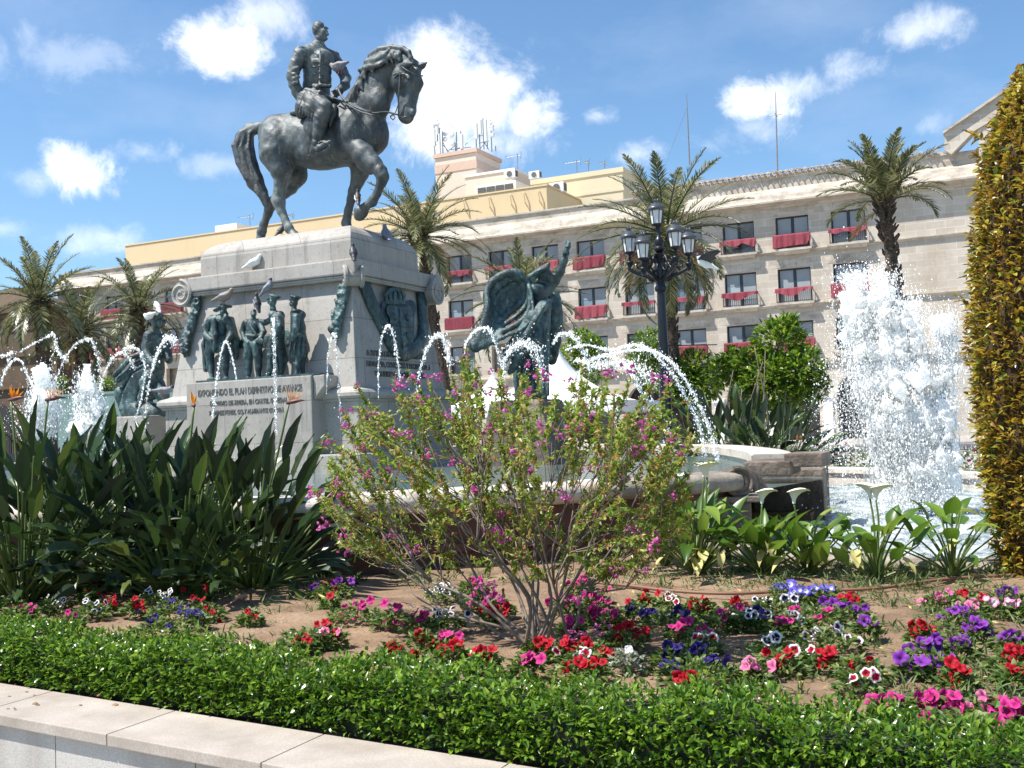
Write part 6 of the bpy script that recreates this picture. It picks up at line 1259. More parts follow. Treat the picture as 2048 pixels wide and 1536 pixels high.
def palm(crown, base, Y, L, lab, seed, nf=44, rt=.2, spread=(1.45, -.45), asym=0., dry=5, stub=.42):
    rs = np.random.RandomState(seed); C = atY(*crown, Y); B = atY(*base, Y); B = B if B[2] < .6 else B - (C - B) / max(1e-3, (C - B)[2]) * (B[2] - .0); B[2] = 0
    t = thing('palm_tree', B, lab, 'palm tree', 'date palms round the square'); m = MB(); K = 26; ring = []
    for i in range(K + 1):
        f = i / K; p = B + (C - B) * f + np.array([.10 * math.sin(f * 3 + seed), 0, 0]); r = rt * (1.25 - .35 * f + .3 * max(0, (f - .86) / .14) - .1 * max(0, (f - .95) / .05)) * (1 + .07 * (i % 2)); ring.append((p, r))
    m.tube([p for p, r in ring], [r for p, r in ring], 12)
    for i in range(150):     # old leaf bases
        f = 1 - rs.rand() ** 1.7 * .9; p = B + (C - B) * f + np.array([.10 * math.sin(f * 3 + seed), 0, 0]); a = rs.rand() * 6.28; h = np.array([math.cos(a), math.sin(a), 0]); r = rt * (1.2 - .3 * f + .3 * max(0, (f - .86) / .14)); m.tube([p + h * r * .85, p + h * (r + .05) + (0, 0, .07), p + h * (r + .075 * (1 + (f > .85))) + (0, 0, .19)], [.05, .045, .02], 5)
    m.build('trunk', MAT['palmbark'], t, True, 60)
    m = MB()
    for i in range(nf):
        q = (i + .5) / nf; el = spread[0] + (spread[1] - spread[0]) * q ** .8; az = i * 2.39996 + rs.rand() * .5; l = L * rs.uniform(.85, 1.1) * (1 - asym * math.cos(az))
        frond_mesh(m, C + np.array([math.cos(az), math.sin(az), 0]) * .1 + (0, 0, .25 * (1 - q)), az, el + rs.uniform(-.1, .1), l, rs.uniform(.7, 1.6) * (.5 + .8 * q), rs, .26 * L ** .5, hang=.45)
    m.build('crown', MAT['palm'], t)
    m = MB()
    for i in range(dry):
        az = rs.rand() * 6.28; frond_mesh(m, C - (0, 0, .15), az, rs.uniform(-.6, -.2), L * .7, .9, rs, .3, 26)
    for i in range(14): az = rs.rand() * 6.28; h = np.array([math.cos(az), math.sin(az), 0]); m.tube([C + h * .12 - (0, 0, .1), C + h * .35 + (0, 0, .3), C + h * stub * 1.4 + (0, 0, .9)], [.04, .03, .012], 5)
    m.build('dry_fronds', MAT['palm_old'], t)
palm((840, 478), (852, 560), 34, 2.55, 'bushy palm rising right behind the bronze horse forelegs', 1, 40, .22, (1.42, -.35))
palm((1332, 478), (1347, 700), 30, 2.75, 'wide drooping palm behind the five-lantern street lamp', 2, 46, .19, (1.4, -.75), dry=9)
palm((1770, 405), (1806, 620), 30, 1.85, 'upright brush-shaped palm above the tall water jet', 3, 32, .145, (1.5, .35), dry=1)
palm((1046, 606), (1052, 720), 38, 2.9, 'low palm directly behind the winged bronze figure', 4, 46, .2, (1.42, -.55))
palm((76, 606), (92, 780), 29, 2.55, 'tall dense palm nearest the left picture edge', 5, 42, .22, (1.45, -.75), dry=3)
palm((158, 668), (166, 800), 32, 2.75, 'palm with yellow heart between the two left palms', 6, 40, .24, (1.4, -.6), dry=12)
palm((277, 622), (286, 760), 37, 2.75, 'palm behind the seated bronze figure', 7, 38, .23, (1.42, -.6), dry=4)
# ------------------------------------------------------------ orange trees and bushes
def tree(base, Y, blobs, lab, seed, n=5200, L=.13, W=.06, name='orange_tree', cat='tree', mat='tree', grp='clipped trees in the square', trunk=.09):
    rs = np.random.RandomState(seed); B = atY(*base, Y); B[2] = 0; t = thing(name, B, lab, cat, grp); k = mpp(B + (0, 0, 3)); m = MB(); C = [(atY(x, y, Y + v), r * k) for x, y, r, v in blobs]
    top = np.mean([c for c, r in C], 0); m.tube(cr([B, B + (top - B) * (.0, .0, .45) + (.05, 0, 0), top - (0, 0, .2)], 5), [trunk * (1 - .05 * i) for i in range(len(cr([0, 0, 0], 5)))], 8)
    for c, r in C:
        for q in range(4): e = c + rs.normal(size=3) * r * .5; m.tube([top - (0, 0, .5), (top + e) / 2 + rs.normal(size=3) * .08, e], [.04, .025, .008], 5)
    m.build('trunk', MAT['bark'], t, True)
    w = np.array([r ** 2 for c, r in C]); idx = rs.choice(len(C), n, p=w / w.sum()); d = rs.normal(size=(n, 3)); d /= np.linalg.norm(d, axis=1)[:, None]
    cl = rs.normal(size=(90, 3)); cl /= np.linalg.norm(cl, axis=1)[:, None]      # clumps: push leaves to the nearest of random sprays
    nn = cl[np.argmax(d @ cl.T, 1)]; d2 = d * .55 + nn * .45; d2 /= np.linalg.norm(d2, axis=1)[:, None]; rad = np.where(rs.rand(n) < .8, rs.uniform(.72, 1.08, n), rs.uniform(.3, .8, n))
    P = np.array([C[i][0] for i in idx]) + d2 * (np.array([C[i][1] for i in idx]) * rad)[:, None]
    V, F = leafcloud(n, P, L, W, rs, dirs=d2 * .8 + np.array([0, 0, .25])); m = MB(); m.addn(V, F); m.build('crown', MAT[mat], t); return t
tree((1560, 860), 25, [(1560, 690, 52, 0), (1510, 740, 44, 0), (1600, 745, 48, -.3), (1550, 770, 60, -.3), (1470, 730, 34, .2), (1440, 745, 30, .3), (1575, 655, 24, 0), (1625, 770, 30, 0), (1500, 790, 36, 0)], 'large bright green orange tree left of the tall water jet', 1, 9000, .13, .06)
tree((1168, 840), 33, [(1165, 690, 30, 0), (1150, 715, 32, 0), (1190, 700, 22, 0), (1172, 740, 34, 0)], 'small orange tree between the winged figure and the lamp', 2, 3200)
tree((1300, 850), 38, [(1300, 690, 34, 0), (1290, 720, 36, 0), (1330, 700, 26, 0), (1310, 750, 36, 0)], 'yellow-green orange tree behind the lamp post foot', 3, 3200)
tree((1392, 860), 30, [(1392, 730, 30, 0), (1380, 760, 34, 0), (1410, 770, 30, 0), (1350, 780, 30, 0)], 'round orange tree right of the lamp post', 4, 3600)
tree((208, 800), 42, [(205, 772, 18, 0), (222, 770, 14, 0)], 'round clipped green bush seen left of the seated statue', 5, 900, name='clipped_bush', cat='bush', grp='clipped bushes by the green screen')
tree((118, 800), 42, [(118, 776, 15, 0), (125, 764, 10, 0)], 'small bush between the two small water jets', 6, 700, name='clipped_bush', cat='bush', grp='clipped bushes by the green screen')
# ------------------------------------------------------------ green screen, tents, lamp
def misc():
    a, b = atY(110, 790, 41.), atY(350, 787, 41.); s = thing('green_screen', (a[0], 41, 0), 'low teal green panel screen behind the small jets', 'screen'); m = MB(); m.box(a[0], b[0], 41, 41.15, 0, a[2] - .12); m.build('panel', MAT['pooltile'], s); m = MB(); m.box(a[0] - .05, b[0] + .05, 40.95, 41.2, a[2] - .12, a[2]); m.build('top_rail', MAT['pooltile'], s)
    for k in range(6): m = MB(); x = a[0] + (b[0] - a[0]) * k / 5; m.box(x - .06, x + .06, 40.9, 41.0, 0, a[2] - .1); m.build('post', MAT['pooltile'], s)
    def tent(peak, le, re, Y, lab, half):
        A = atY(*peak, Y); zl = atY(*re, Y)[2]; cx, cz = A[0], A[2]; t = thing('canopy_tent', (cx, Y, 0), lab, 'tent', 'white pagoda tents behind the fountain'); m = MB(); rings = []
        for i in range(13):
            f = i / 12; w = half * (f ** 1.0 * .35 + .65 * f ** 2.1); z = cz + (zl - cz) * (1 - (1 - f) ** 1.9); rings.append([(cx + sx * w + dx * w, Y + sy * w + dy * w, z - (.12 * f * (1 if (dx or dy) == 0 else 0))) for sx, sy, dx, dy in ((-1, -1, 0, 0), (0, -1, 0, 0), (1, -1, 0, 0), (1, 0, 0, 0), (1, 1, 0, 0), (0, 1, 0, 0), (-1, 1, 0, 0), (-1, 0, 0, 0))])
        m.loft(rings, cap=False); m.build('roof', MAT['tent'], t, True)
        m = MB(); w = half; m.loft([[(cx - w, Y - w, z), (cx + w, Y - w, z), (cx + w, Y + w, z), (cx - w, Y + w, z)] for z in (zl - .34, zl)], cap=False); m.build('valance', MAT['tent'], t)
        for sx in (-1, 1):
            for sy in (-1, 1): m = MB(); m.tube([(cx + sx * (w - .08), Y + sy * (w - .08), 0), (cx + sx * (w - .08), Y + sy * (w - .08), zl)], .05, 8); m.build('leg', MAT['antenna_white'], t)
        m = MB(); m.tube([(cx, Y, cz - .2), (cx, Y, cz + .1)], .06, 8); m.build('finial', MAT['antenna_white'], t)
    tent((1108, 676), (930, 820), (1330, 800), 31., 'white pagoda tent with tall peak right of the winged figure', 3.3)
    tent((985, 745), (900, 830), (1060, 812), 30., 'lower white pagoda tent seen through the flowering shrub', 2.2)
    # street lamp: fluted post, five lanterns on scrolled arms
    Y = 24.; base = atY(1330, 720, Y); top = atY(1315, 404, Y); lx = atY(1322, 580, Y)[0]; L = thing('street_lamp', (lx, Y, 0), 'black cast iron street lamp with five white lanterns on scrolled arms', 'street lamp'); k = mpp((lx, Y, 6)); z = lambda y: float(atY(1320, y, Y)[2])
    def lathe(name, prof, c, mat, n=18): m = MB(); m.lathe(prof, c, n); m.build(name, mat, L, True, 45)
    lathe('post', [(.34, 0), (.34, .25), (.28, .35), (.26, .9), (.20, 1.0), (.17, 1.15), (.15, 1.3), (.115, z(680)), (.10, z(600)), (.095, z(585)), (.14, z(582)), (.15, z(576)), (.11, z(570)), (.12, z(555)), (.16, z(540)), (.13, z(530)), (.09, z(525)), (.16, z(512)), (.17, z(509)), (.07, z(506)), (.15, z(500)), (.15, z(497)), (.09, z(492)), (.12, z(484)), (.09, z(477)), (.05, z(473)), (.05, z(455)), (.09, z(450)), (.06, z(446))], (lx, Y, 0), MAT['iron'])
    def lantern(c, s=1.):
        la = MB(); h = 29 * k * s; r0, r1 = 10.0 * k * s, 14.2 * k * s; n = 6
        hexa = lambda r, zz, off=0: [(c[0] + r * math.cos(2 * math.pi * (j + .25) / n), c[1] + r * math.sin(2 * math.pi * (j + .25) / n), c[2] + zz) for j in range(n)]
        m = MB(); m.loft([hexa(r0 * .93, .02), hexa(r1 * .93, h)]); g = m.build('lantern', MAT['milk'], L)
        m = MB(); A, B = hexa(r0, .0), hexa(r1, h)
        for p, q in zip(A, B): m.tube([p, q], .008 * s + .003, 5)
        m.tube(A + A[:1], .016, 5); m.lathe([(.02, -.16), (.035, -.13), (.03, -.08), (r0 * .9, -.05), (r0 * 1.05, .0), (r0 * .5, .01)], c, 12); m.build('lantern_frame', MAT['iron'], g)
        m = MB(); R_ = r1 * 1.22; m.lathe([(R_ * .9, h - .02), (R_ * 1.02, h + .01), (R_, h + .05), (R_ * .93, h + .06), (R_ * .74, h + .115), (R_ * .42, h + .155), (R_ * .28, h + .165), (R_ * .26, h + .20), (R_ * .32, h + .215), (R_ * .2, h + .235), (.02, h + .25)], c, 14)
        for j in range(6): a = 2 * math.pi * j / 6; m.tube([np.array(c) + (R_ * .25 * math.cos(a), R_ * .25 * math.sin(a), h + .21), np.array(c) + (R_ * .33 * math.cos(a), R_ * .33 * math.sin(a), h + .27)], [.02, .008], 5)
        m.build('lantern_cap', MAT['iron_cap'], g, True, 50)
    lantern(np.array([lx - .04, Y, z(448)]))
    rr = 65 * k * 1.0
    for (px, py, dy) in ((1259, 505, -.18), (1286, 517, -.62), (1351, 494, -.55), (1377, 507, .30)):
        c = atY(px, py, Y + dy); lantern(c); s = np.array([lx, Y, z(566)]); e = c - (0, 0, .16); h = e - s; h[2] = 0; hl = np.linalg.norm(h); hd = h / hl
        m = MB(); p = [s, s + hd * hl * .3 + (0, 0, .12), s + hd * hl * .72 + (0, 0, .24), s + hd * hl * .95 + (0, 0, .32), e - (0, 0, .22) + hd * .02, e - (0, 0, .1), e]; C = cr(p, 6); m.tube(C, [.055 - .02 * i / len(C) for i in range(len(C))], 8); m.lathe([(.02, -.14), (.05, -.11), (.09, -.04), (.10, .0), (.03, .01)], e - (0, 0, .06), 10)
        c0 = s + hd * hl * .34 + (0, 0, .38)
        for (rad, zz, x_, tn) in ((.17, .40, .38, 2.6), (.12, .46, .66, 2.4), (.14, .14, .22, -2.2)):
            cc = s + hd * hl * x_ + (0, 0, zz); m.tube([cc + hd * (rad * (1 - i / 34) + .02) * math.cos(i / 24 * tn * 2.4 + 2) + np.array([0, 0, 1.]) * (rad * (1 - i / 34) + .02) * math.sin(i / 24 * tn * 2.4 + 2) for i in range(25)], [.032 - .018 * i / 24 for i in range(25)], 6)
        m.tube(cr([s + (0, 0, .55), s + hd * hl * .3 + (0, 0, .62), s + hd * hl * .5 + (0, 0, .42), s + hd * hl * .72 + (0, 0, .26)], 5), .03, 6); m.build('arm', MAT['iron'], L, True)
    # thin cable between lamp and palm, grey pole behind
    m = MB(); m.tube([(lx, Y, z(692)), (lx + 1.0, Y + 1, z(691))], .012, 5); m.build('cable', MAT['iron'], L)
    # wire, distant road furniture: a dark parasol-less kiosk row at the arcade foot is left to the arcade itself
misc()
# ------------------------------------------------------------ rear strelitzia bed behind the basin, wire and bare trunk
# ------------------------------------------------------------ clipped box hedge on the planter
def hedge():
    rs = np.random.RandomState(11); t = thing('box_hedge', (-2, 3.6, .5), 'low clipped glossy green hedge along the planter coping', 'hedge'); x0, x1 = -6.6, 2.4
    top = lambda x: .195 + .02 * np.clip((x + 2.2) / 2, 0, 1) + .018 * np.sin(x * 5.3) + .012 * np.sin(x * 13 + 1) + .012 * np.sin(x * 29)
    o0, o1 = .385, .74
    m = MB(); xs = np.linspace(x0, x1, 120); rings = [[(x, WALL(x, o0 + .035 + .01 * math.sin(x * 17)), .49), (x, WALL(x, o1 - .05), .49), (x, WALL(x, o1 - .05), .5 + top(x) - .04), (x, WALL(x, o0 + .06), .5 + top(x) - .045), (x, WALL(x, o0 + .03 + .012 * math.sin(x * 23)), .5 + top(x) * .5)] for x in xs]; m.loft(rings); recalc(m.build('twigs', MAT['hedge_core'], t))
    n = 44000; u = rs.rand(n); X = x0 + (x1 - x0) * rs.rand(n) ** 1.0; side = rs.rand(n); T = top(X)
    front = side < .55; P = np.zeros((n, 3)); D = np.zeros((n, 3)); P[:, 0] = X
    clump = np.sin(X * 31 + 3 * np.sin(X * 7)) * np.sin(u * 19 + X * 11)
    off_f = o0 + .02 - .02 * clump + rs.normal(size=n) * .014; h = u ** .9
    P[:, 1] = np.where(front, WALL(X, off_f + .03 * np.maximum(0, h - .8) / .2), WALL(X, o0 + (o1 - o0) * u)); P[:, 2] = np.where(front, .5 + T * h, .5 + T + .010 * clump + rs.normal(size=n) * .012)
    D[front] = (0, -.75, .45); D[~front] = (0, -.15, .85); bk = (~front) & (u > .9); P[bk, 2] -= rs.rand(bk.sum()) * .12; D[bk] = (0, .6, .6)
    D = D + rs.normal(size=(n, 3)) * .42
    k = rs.rand(n) < .04; P[k & ~front, 2] += rs.uniform(0, .055, (k & ~front).sum())
    gap = (np.sin(X * 3.7 + 1) * np.sin(X * 8.3 + P[:, 2] * 22) + .6 * np.sin(X * 19 + P[:, 2] * 37)) > 1.05; kp = ~(gap & front & (rs.rand(n) < .5)); P = P[kp]; D = D[kp]; n = len(P)
    V, F = leafcloud(n, P, .0265, .0142, rs, dirs=D, bend=.2, lvar=.5); m = MB(); m.addn(V, F); m.build('foliage', MAT['hedge'], t)
hedge()
# ------------------------------------------------------------ clipped copper column
def copper():
    rs = np.random.RandomState(12); c = atZ(2152, 1150, .5); t = thing('copper_hedge', c, 'tall clipped hedge of copper and orange leaves at the right edge', 'hedge'); H = 3.42
    def rad(z): return np.interp(z, [0, .2, .5, .83, 1.5, 1.83, 2.33, 2.83, 2.97, 3.2, 3.37, 3.45], [.49, .50, .535, .565, .605, .58, .53, .45, .39, .29, .19, .08])
    m = MB(); m.lathe([(max(.02, float(rad(z)) - .09), z) for z in np.linspace(0, H, 24)], c, 28); m.build('twigs', MAT['copper_core'], t)
    n = 30000; z = H * rs.rand(n); a = rs.uniform(0, math.pi * 2, n); cl = np.sin(a * 19 + z * 3) * np.sin(z * 17 + a * 5); r = rad(z) - .07 + .045 * cl + rs.normal(size=n) * .02
    h = np.stack([np.cos(a), np.sin(a), 0 * a], 1); P = c + h * r[:, None]; P[:, 2] = .5 + z; D = h * .8 + np.array([0, 0, .35]) + rs.normal(size=(n, 3)) * .4
    V, F = leafcloud(n, P, .050, .023, rs, dirs=D, bend=.2, lvar=.5); m = MB(); m.addn(V, F)
    for k in range(26): zz = rs.uniform(.3, 3.2); aa = rs.uniform(3.4, 5.2); p = c + np.array([math.cos(aa), math.sin(aa), 0]) * float(rad(zz)) + (0, 0, zz); q = p + np.array([math.cos(aa), math.sin(aa), .6]) * rs.uniform(.06, .14); V, F = leafcloud(9, p + (q - p) * rs.rand(9)[:, None], .055, .024, rs, dirs=np.tile((q - p) * 6, (9, 1))); m.addn(V, F)
    m.build('foliage', MAT['copper'], t)
copper()
def soil_at(px, py): return atZ(px, py, .5)
# ------------------------------------------------------------ strelitzia clumps
def paddle(m, root, d0, L, bl, bw, bend, rs, roll=0.):
    """petiole curving into a folded paddle blade"""
    p = np.array(root, float); d = np.array(d0, float); d /= np.linalg.norm(d); hz = np.array([d[0], d[1], 0]); hz /= np.linalg.norm(hz) + 1e-9; side0 = np.array([-hz[1], hz[0], 0]); K = 9; pts = []
    a = math.asin(d[2])
    for i in range(K + 1): pts.append(p.copy()); a -= bend * .35 / K; p = p + (hz * math.cos(a) + np.array([0, 0, 1.]) * math.sin(a)) * L / K
    m.cur = 1; m.tube(pts, [.013 - .006 * i / K for i in range(K + 1)], 5); m.cur = 0
    KB = 11; prof = [0, .42, .74, .92, 1, 1, .95, .84, .68, .46, .22, .02]; R_ = []; base = pts[-1]; a0 = a; p = base.copy(); fold = rs.uniform(.3, .8); cr_, sr = math.cos(roll), math.sin(roll)
    for i in range(KB + 1):
        f = i / KB; t = hz * math.cos(a) + np.array([0, 0, 1.]) * math.sin(a); nn = np.cross(side0, t); nn = nn if nn @ (hz * -1 + (0, 0, .2)) > 0 else -nn; s = side0 * cr_ + nn * sr; n2 = nn * cr_ - side0 * sr
        w = bw * .5 * prof[i]; wv = .006 * math.sin(i * 2.1 + rs.rand())
        R_.append([p - s * w + n2 * (w * fold + wv), p - s * w * .5 + n2 * w * fold * .42, p, p + s * w * .5 + n2 * w * fold * .42, p + s * w + n2 * (w * fold - wv)])
        a -= bend * (.4 + 1.1 * f) / KB; p = p + t * bl / KB
    m.loft(R_, cap=False, close=False)
def bird_flower(t, tip, base, az, rs):
    m = MB(); m.tube(cr([base, (np.array(base) * .5 + np.array(tip) * .5) + rs.normal(size=3) * .02, tip], 6), .0085, 6); st = m.build('flower_stalk', MAT['stalk'], t, True)
    h = np.array([math.cos(az), math.sin(az), 0]); tip = np.array(tip); up = np.array([0, 0, 1.]); m = MB(); m.tube([tip - h * .02, tip + h * .04 + up * .010, tip + h * .08 + up * .016, tip + h * .125 + up * .014], [.011, .017, .011, .002], 7); m.build('bract', MAT['beak'], t, True)
    m = MB(); s = np.array([-h[1], h[0], 0])
    for k in range(5):
        b = tip + h * (.008 + .009 * k) + up * .014; d = up * (1 - .12 * k) + h * (-.25 + .2 * k) + s * rs.uniform(-.25, .25); d /= np.linalg.norm(d); e = np.cross(d, s); l = rs.uniform(.07, .10); m.loft([[b - s * .004, b + e * .003, b + s * .004], [b + d * l * .4 - s * .013, b + d * l * .4 + e * .006, b + d * l * .4 + s * .013], [b + d * l - s * .001, b + d * l + e * .001, b + d * l + s * .001]], cap=False, close=False)
    m.build('flower', MAT['orange'], t)
def strelitzia(px, py, lab, seed, n, H, spread, flowers=(), Y=None, lean=(0, 0), scale=1., z0=.5):
    rs = np.random.RandomState(seed); c = soil_at(px, py) if Y is None else atY(px, py, Y); c[2] = z0; t = thing('strelitzia_plant', c, lab, 'plant', 'bird of paradise plants'); m = MB()
    for i in range(n):
        q = (i + .5) / n; az = i * 2.39996 + rs.uniform(-.4, .4); el = 1.52 - (spread) * q ** .75 + rs.uniform(-.08, .08); h = np.array([math.cos(az), math.sin(az), 0]); d = h * math.cos(el) + np.array([lean[0], lean[1], math.sin(el)])
        L = H * rs.uniform(.42, .76) * (1 - .25 * q); bl = scale * rs.uniform(.33, .48); paddle(m, c + h * rs.uniform(.02, .2) * scale, d, L, bl, scale * rs.uniform(.072, .112), rs.uniform(.05, .45) + .75 * q ** 2, rs, rs.uniform(-.9, .9))
    m.build('foliage', [MAT['stre'], MAT['stalk']], t, True, 24)
    for fx, fy, dY, az in flowers: tip = atY(fx, fy, c[1] + dY); bird_flower(t, tip, c + (0, 0, .2), az, rs)
    return t
strelitzia(40, 1200, 'strelitzia clump filling the left picture edge', 1, 120, 1.46, 1.15, [(96, 800, .2, .6), (22, 800, .1, .2)])
strelitzia(200, 1178, 'strelitzia clump second from the left, behind the white and navy petunias', 2, 115, 1.48, 1.0, [])
strelitzia(355, 1185, 'strelitzia clump in the middle of the row, with an orange flower over the inscription', 3, 112, 1.36, 1.05, [(388, 812, .1, 2.4)])
strelitzia(500, 1175, 'rightmost front strelitzia clump beside the pink flowering shrub', 4, 112, 1.18, 1.22, [(578, 806, .15, .3)])
strelitzia(120, 1120, 'strelitzia clump at the back left, close to the basin', 5, 70, 1.5, .9, []); strelitzia(300, 1110, 'strelitzia clump at the back, under the seated statue', 6, 70, 1.32, .9, [])
strelitzia(1480, 885, 'rear strelitzia clump behind the far basin rim, left half', 7, 80, 2.1, 1.1, [], 21.5, scale=1.5, z0=.4); strelitzia(1555, 890, 'rear strelitzia clump behind the far basin rim, right half', 8, 70, 1.7, 1.2, [(1594, 880, -.5, .4)], 21.0, scale=1.4, z0=.4); strelitzia(1420, 880, 'rear strelitzia clump below the double water stream', 9, 60, 2.0, 1.0, [], 22.5, scale=1.5, z0=.4)
# ------------------------------------------------------------ pink pea-flower shrub
def shrub():
    rs = np.random.RandomState(21); c = soil_at(1062, 1288); c[2] = .47; t = thing('flowering_shrub', c, 'airy shrub with mauve pink pea flowers in the middle of the bed', 'shrub', None); m = MB(); tips = []; segs = []
    k = mpp(c)
    def targ(px, py, v): return atY(px, py, c[1] + v)
    def outline(px): return np.interp(px, [640, 680, 740, 820, 900, 960, 1040, 1100, 1180, 1260, 1330, 1380, 1400], [960, 850, 800, 790, 735, 740, 765, 755, 760, 795, 815, 850, 930])
    def low(px): return np.interp(px, [640, 720, 820, 900, 1000, 1100, 1200, 1300, 1390], [1060, 1120, 1130, 1140, 1150, 1150, 1150, 1140, 1050])
    ends = []
    for i in range(330):
        px = rs.uniform(650, 1392); f = rs.rand() ** 1.25; py = outline(px) + (low(px) - outline(px)) * f; edge = abs(px - 1030) / 370; v = rs.normal() * .42 * (1 - .5 * edge); ends.append(targ(px, py, v))
    for px, py in ((712, 775), (820, 745), (935, 705), (925, 720), (950, 730), (1045, 760), (1215, 750), (1260, 765), (1300, 775), (1335, 780), (630, 985), (655, 875), (690, 830), (790, 765), (860, 770), (1075, 745), (1000, 740), (1150, 765)): ends.append(targ(px, py, rs.normal() * .2))
    ends = np.array(ends)
    # main limbs gather the twigs nearest in direction
    dirs = ends - (c + (0, 0, .05)); u = dirs / np.linalg.norm(dirs, axis=1)[:, None]; nb = 17; ctr = u[rs.choice(len(u), nb, False)]
    for _ in range(6):
        lab = np.argmax(u @ ctr.T, 1); ctr = np.array([u[lab == b].sum(0) if (lab == b).any() else ctr[b] for b in range(nb)]); ctr /= np.linalg.norm(ctr, axis=1)[:, None]
    for b in range(nb):
        E_ = ends[lab == b]
        if not len(E_): continue
        mean = E_.mean(0); fork = c + (mean - c) * rs.uniform(.32, .58) + rs.normal(size=3) * .05 - (0, 0, .02); root = c + np.array([rs.normal() * .05, rs.normal() * .05, 0]); mid = (root + fork) / 2 + rs.normal(size=3) * .05
        L = cr([root, mid, fork], 5); m.tube(L, [.0105 - .0045 * i / len(L) for i in range(len(L))], 6)
        sub = max(1, len(E_) // 4); sc = E_[rs.choice(len(E_), sub, False)]; sl = np.argmin(((E_[:, None] - sc[None]) ** 2).sum(2), 1)
        for s_ in range(sub):
            G = E_[sl == s_]; f2 = fork + (G.mean(0) - fork) * rs.uniform(.35, .6) + rs.normal(size=3) * .035; L = cr([fork, (fork + f2) / 2 + rs.normal(size=3) * .03, f2], 4); m.tube(L, .0042, 5)
            for e in G: q = cr([f2, (f2 + e) / 2 + rs.normal(size=3) * .035 - (0, 0, .015), e], 4); m.tube(q, [.0026 - .0012 * i / len(q) for i in range(len(q))], 4); segs.append((f2, e))
    m.build('branches', MAT['twig'], t, True)
    P, D = [], []
    for f2, e in segs:
        d = e - f2; L = np.linalg.norm(d); n = int(30 + 145 * L); s = rs.rand(n) ** .65; keep = s * L > L - .26; s = s[keep]; a = rs.normal(size=(len(s), 3)); P.append(f2 + d * (s[:, None] * 1.02)); D.append(d / (L + 1e-6) * .7 + a * .55)
        if rs.rand() < .7:
            side = rs.normal(size=3) * .085; k_ = 16; P.append(e - d / (L + 1e-6) * rs.uniform(.02, .12) + side * rs.rand(k_)[:, None]); D.append(np.tile(side * 9, (k_, 1)) + rs.normal(size=(k_, 3)) * .4)
    P = np.concatenate(P); D = np.concatenate(D); V, F = leafcloud(len(P), P, .030, .0135, rs, dirs=D, bend=.12); m = MB(); m.addn(V, F); m.build('foliage', MAT['shrub'], t)
    # flower heads: six patterns, the rest copies
    protos = []
    def head(at, sd):
        r2 = np.random.RandomState(sd); m = MB(); rad = []
        for q in range(7):
            o = r2.normal(size=3) * np.array([.014, .014, .010]); d = r2.normal(size=3); d[2] = abs(d[2]) * .6; d /= np.linalg.norm(d)
            for s in (-1, 1):
                a = np.cross(d, r2.normal(size=3)); a /= np.linalg.norm(a); b = np.cross(d, a) * s; l = r2.uniform(.011, .016); p = at + o
                m.add([p, p + d * l * .6 + b * l * .55 + a * l * .35, p + d * l + b * l * .45, p + d * l * .6 + b * l * .5 - a * l * .35], [(0, 1, 2, 3)]); rad += [0, .6, 1, .6]
            m.add([p, p + d * .012 + a * .004, p + d * .016, p + d * .012 - a * .004], [(0, 1, 2, 3)]); rad += [0, .2, .1, .2]
        o = m.build('flower', MAT['polygala'], t); at_ = o.data.attributes.new('rad', 'FLOAT', 'POINT'); at_.data.foreach_set('value', [min(1, r + q_ * .0) for q_, r in zip(range(len(rad)), rad)]); return o
    pos = [(930, 712), (852, 660)] and [(797, 760), (714, 772), (930, 712), (982, 748), (1060, 728), (1140, 760), (1215, 745), (1262, 740), (1310, 755), (1335, 770), (890, 830), (950, 770), (975, 785), (1010, 780), (1055, 785), (1090, 760), (745, 828), (700, 820), (800, 770), (840, 800), (812, 870), (785, 870), (720, 895), (655, 885), (690, 850), (975, 860), (1090, 855), (1155, 860), (1125, 870), (1245, 850), (1280, 845), (1290, 870), (1275, 900), (1345, 885), (1350, 905), (1180, 830), (1045, 820), (830, 760), (870, 755), (910, 790), (630, 985), (675, 990), (680, 965), (735, 950), (690, 1010), (650, 1055), (690, 1070), (690, 1105), (780, 1070), (830, 1100), (950, 980), (945, 985), (885, 1000), (1120, 985), (1130, 995), (1095, 1020), (1010, 1075), (1020, 1080), (1035, 1110), (990, 1060), (1000, 1025), (1170, 1040), (1205, 1035), (1345, 1000), (1320, 1080), (1300, 1100), (1285, 1140), (1230, 1145), (1265, 1060), (985, 1180), (965, 1170), (1000, 1195), (1250, 955), (1180, 940), (1060, 940), (905, 930), (860, 910), (780, 940), (1030, 900), (1200, 900), (1085, 890), (960, 905), (1005, 820), (1235, 1145), (1150, 1200), (1200, 1260), (1155, 1270), (640, 1060)]
    for i, (x, y) in enumerate(pos[:96]):
        p = atY(x, y, c[1] + rs.normal() * .18 - .22); s = rs.uniform(1.15, 1.95)
        if i < 6: o = head(p, 40 + i); protos.append((o, p))
        else: b, bp = protos[i % 6]; o = b.copy(); COL.objects.link(o); o.parent = t; o.location = p; Rz = Matrix.Rotation(rs.uniform(0, 6.28), 4, 'Z'); o.matrix_local = Matrix.Translation(Vector(p - origin(t))) @ Rz @ Matrix.Diagonal((s, s, s, 1)) @ Matrix.Translation(Vector(-(bp - origin(t))))
shrub()
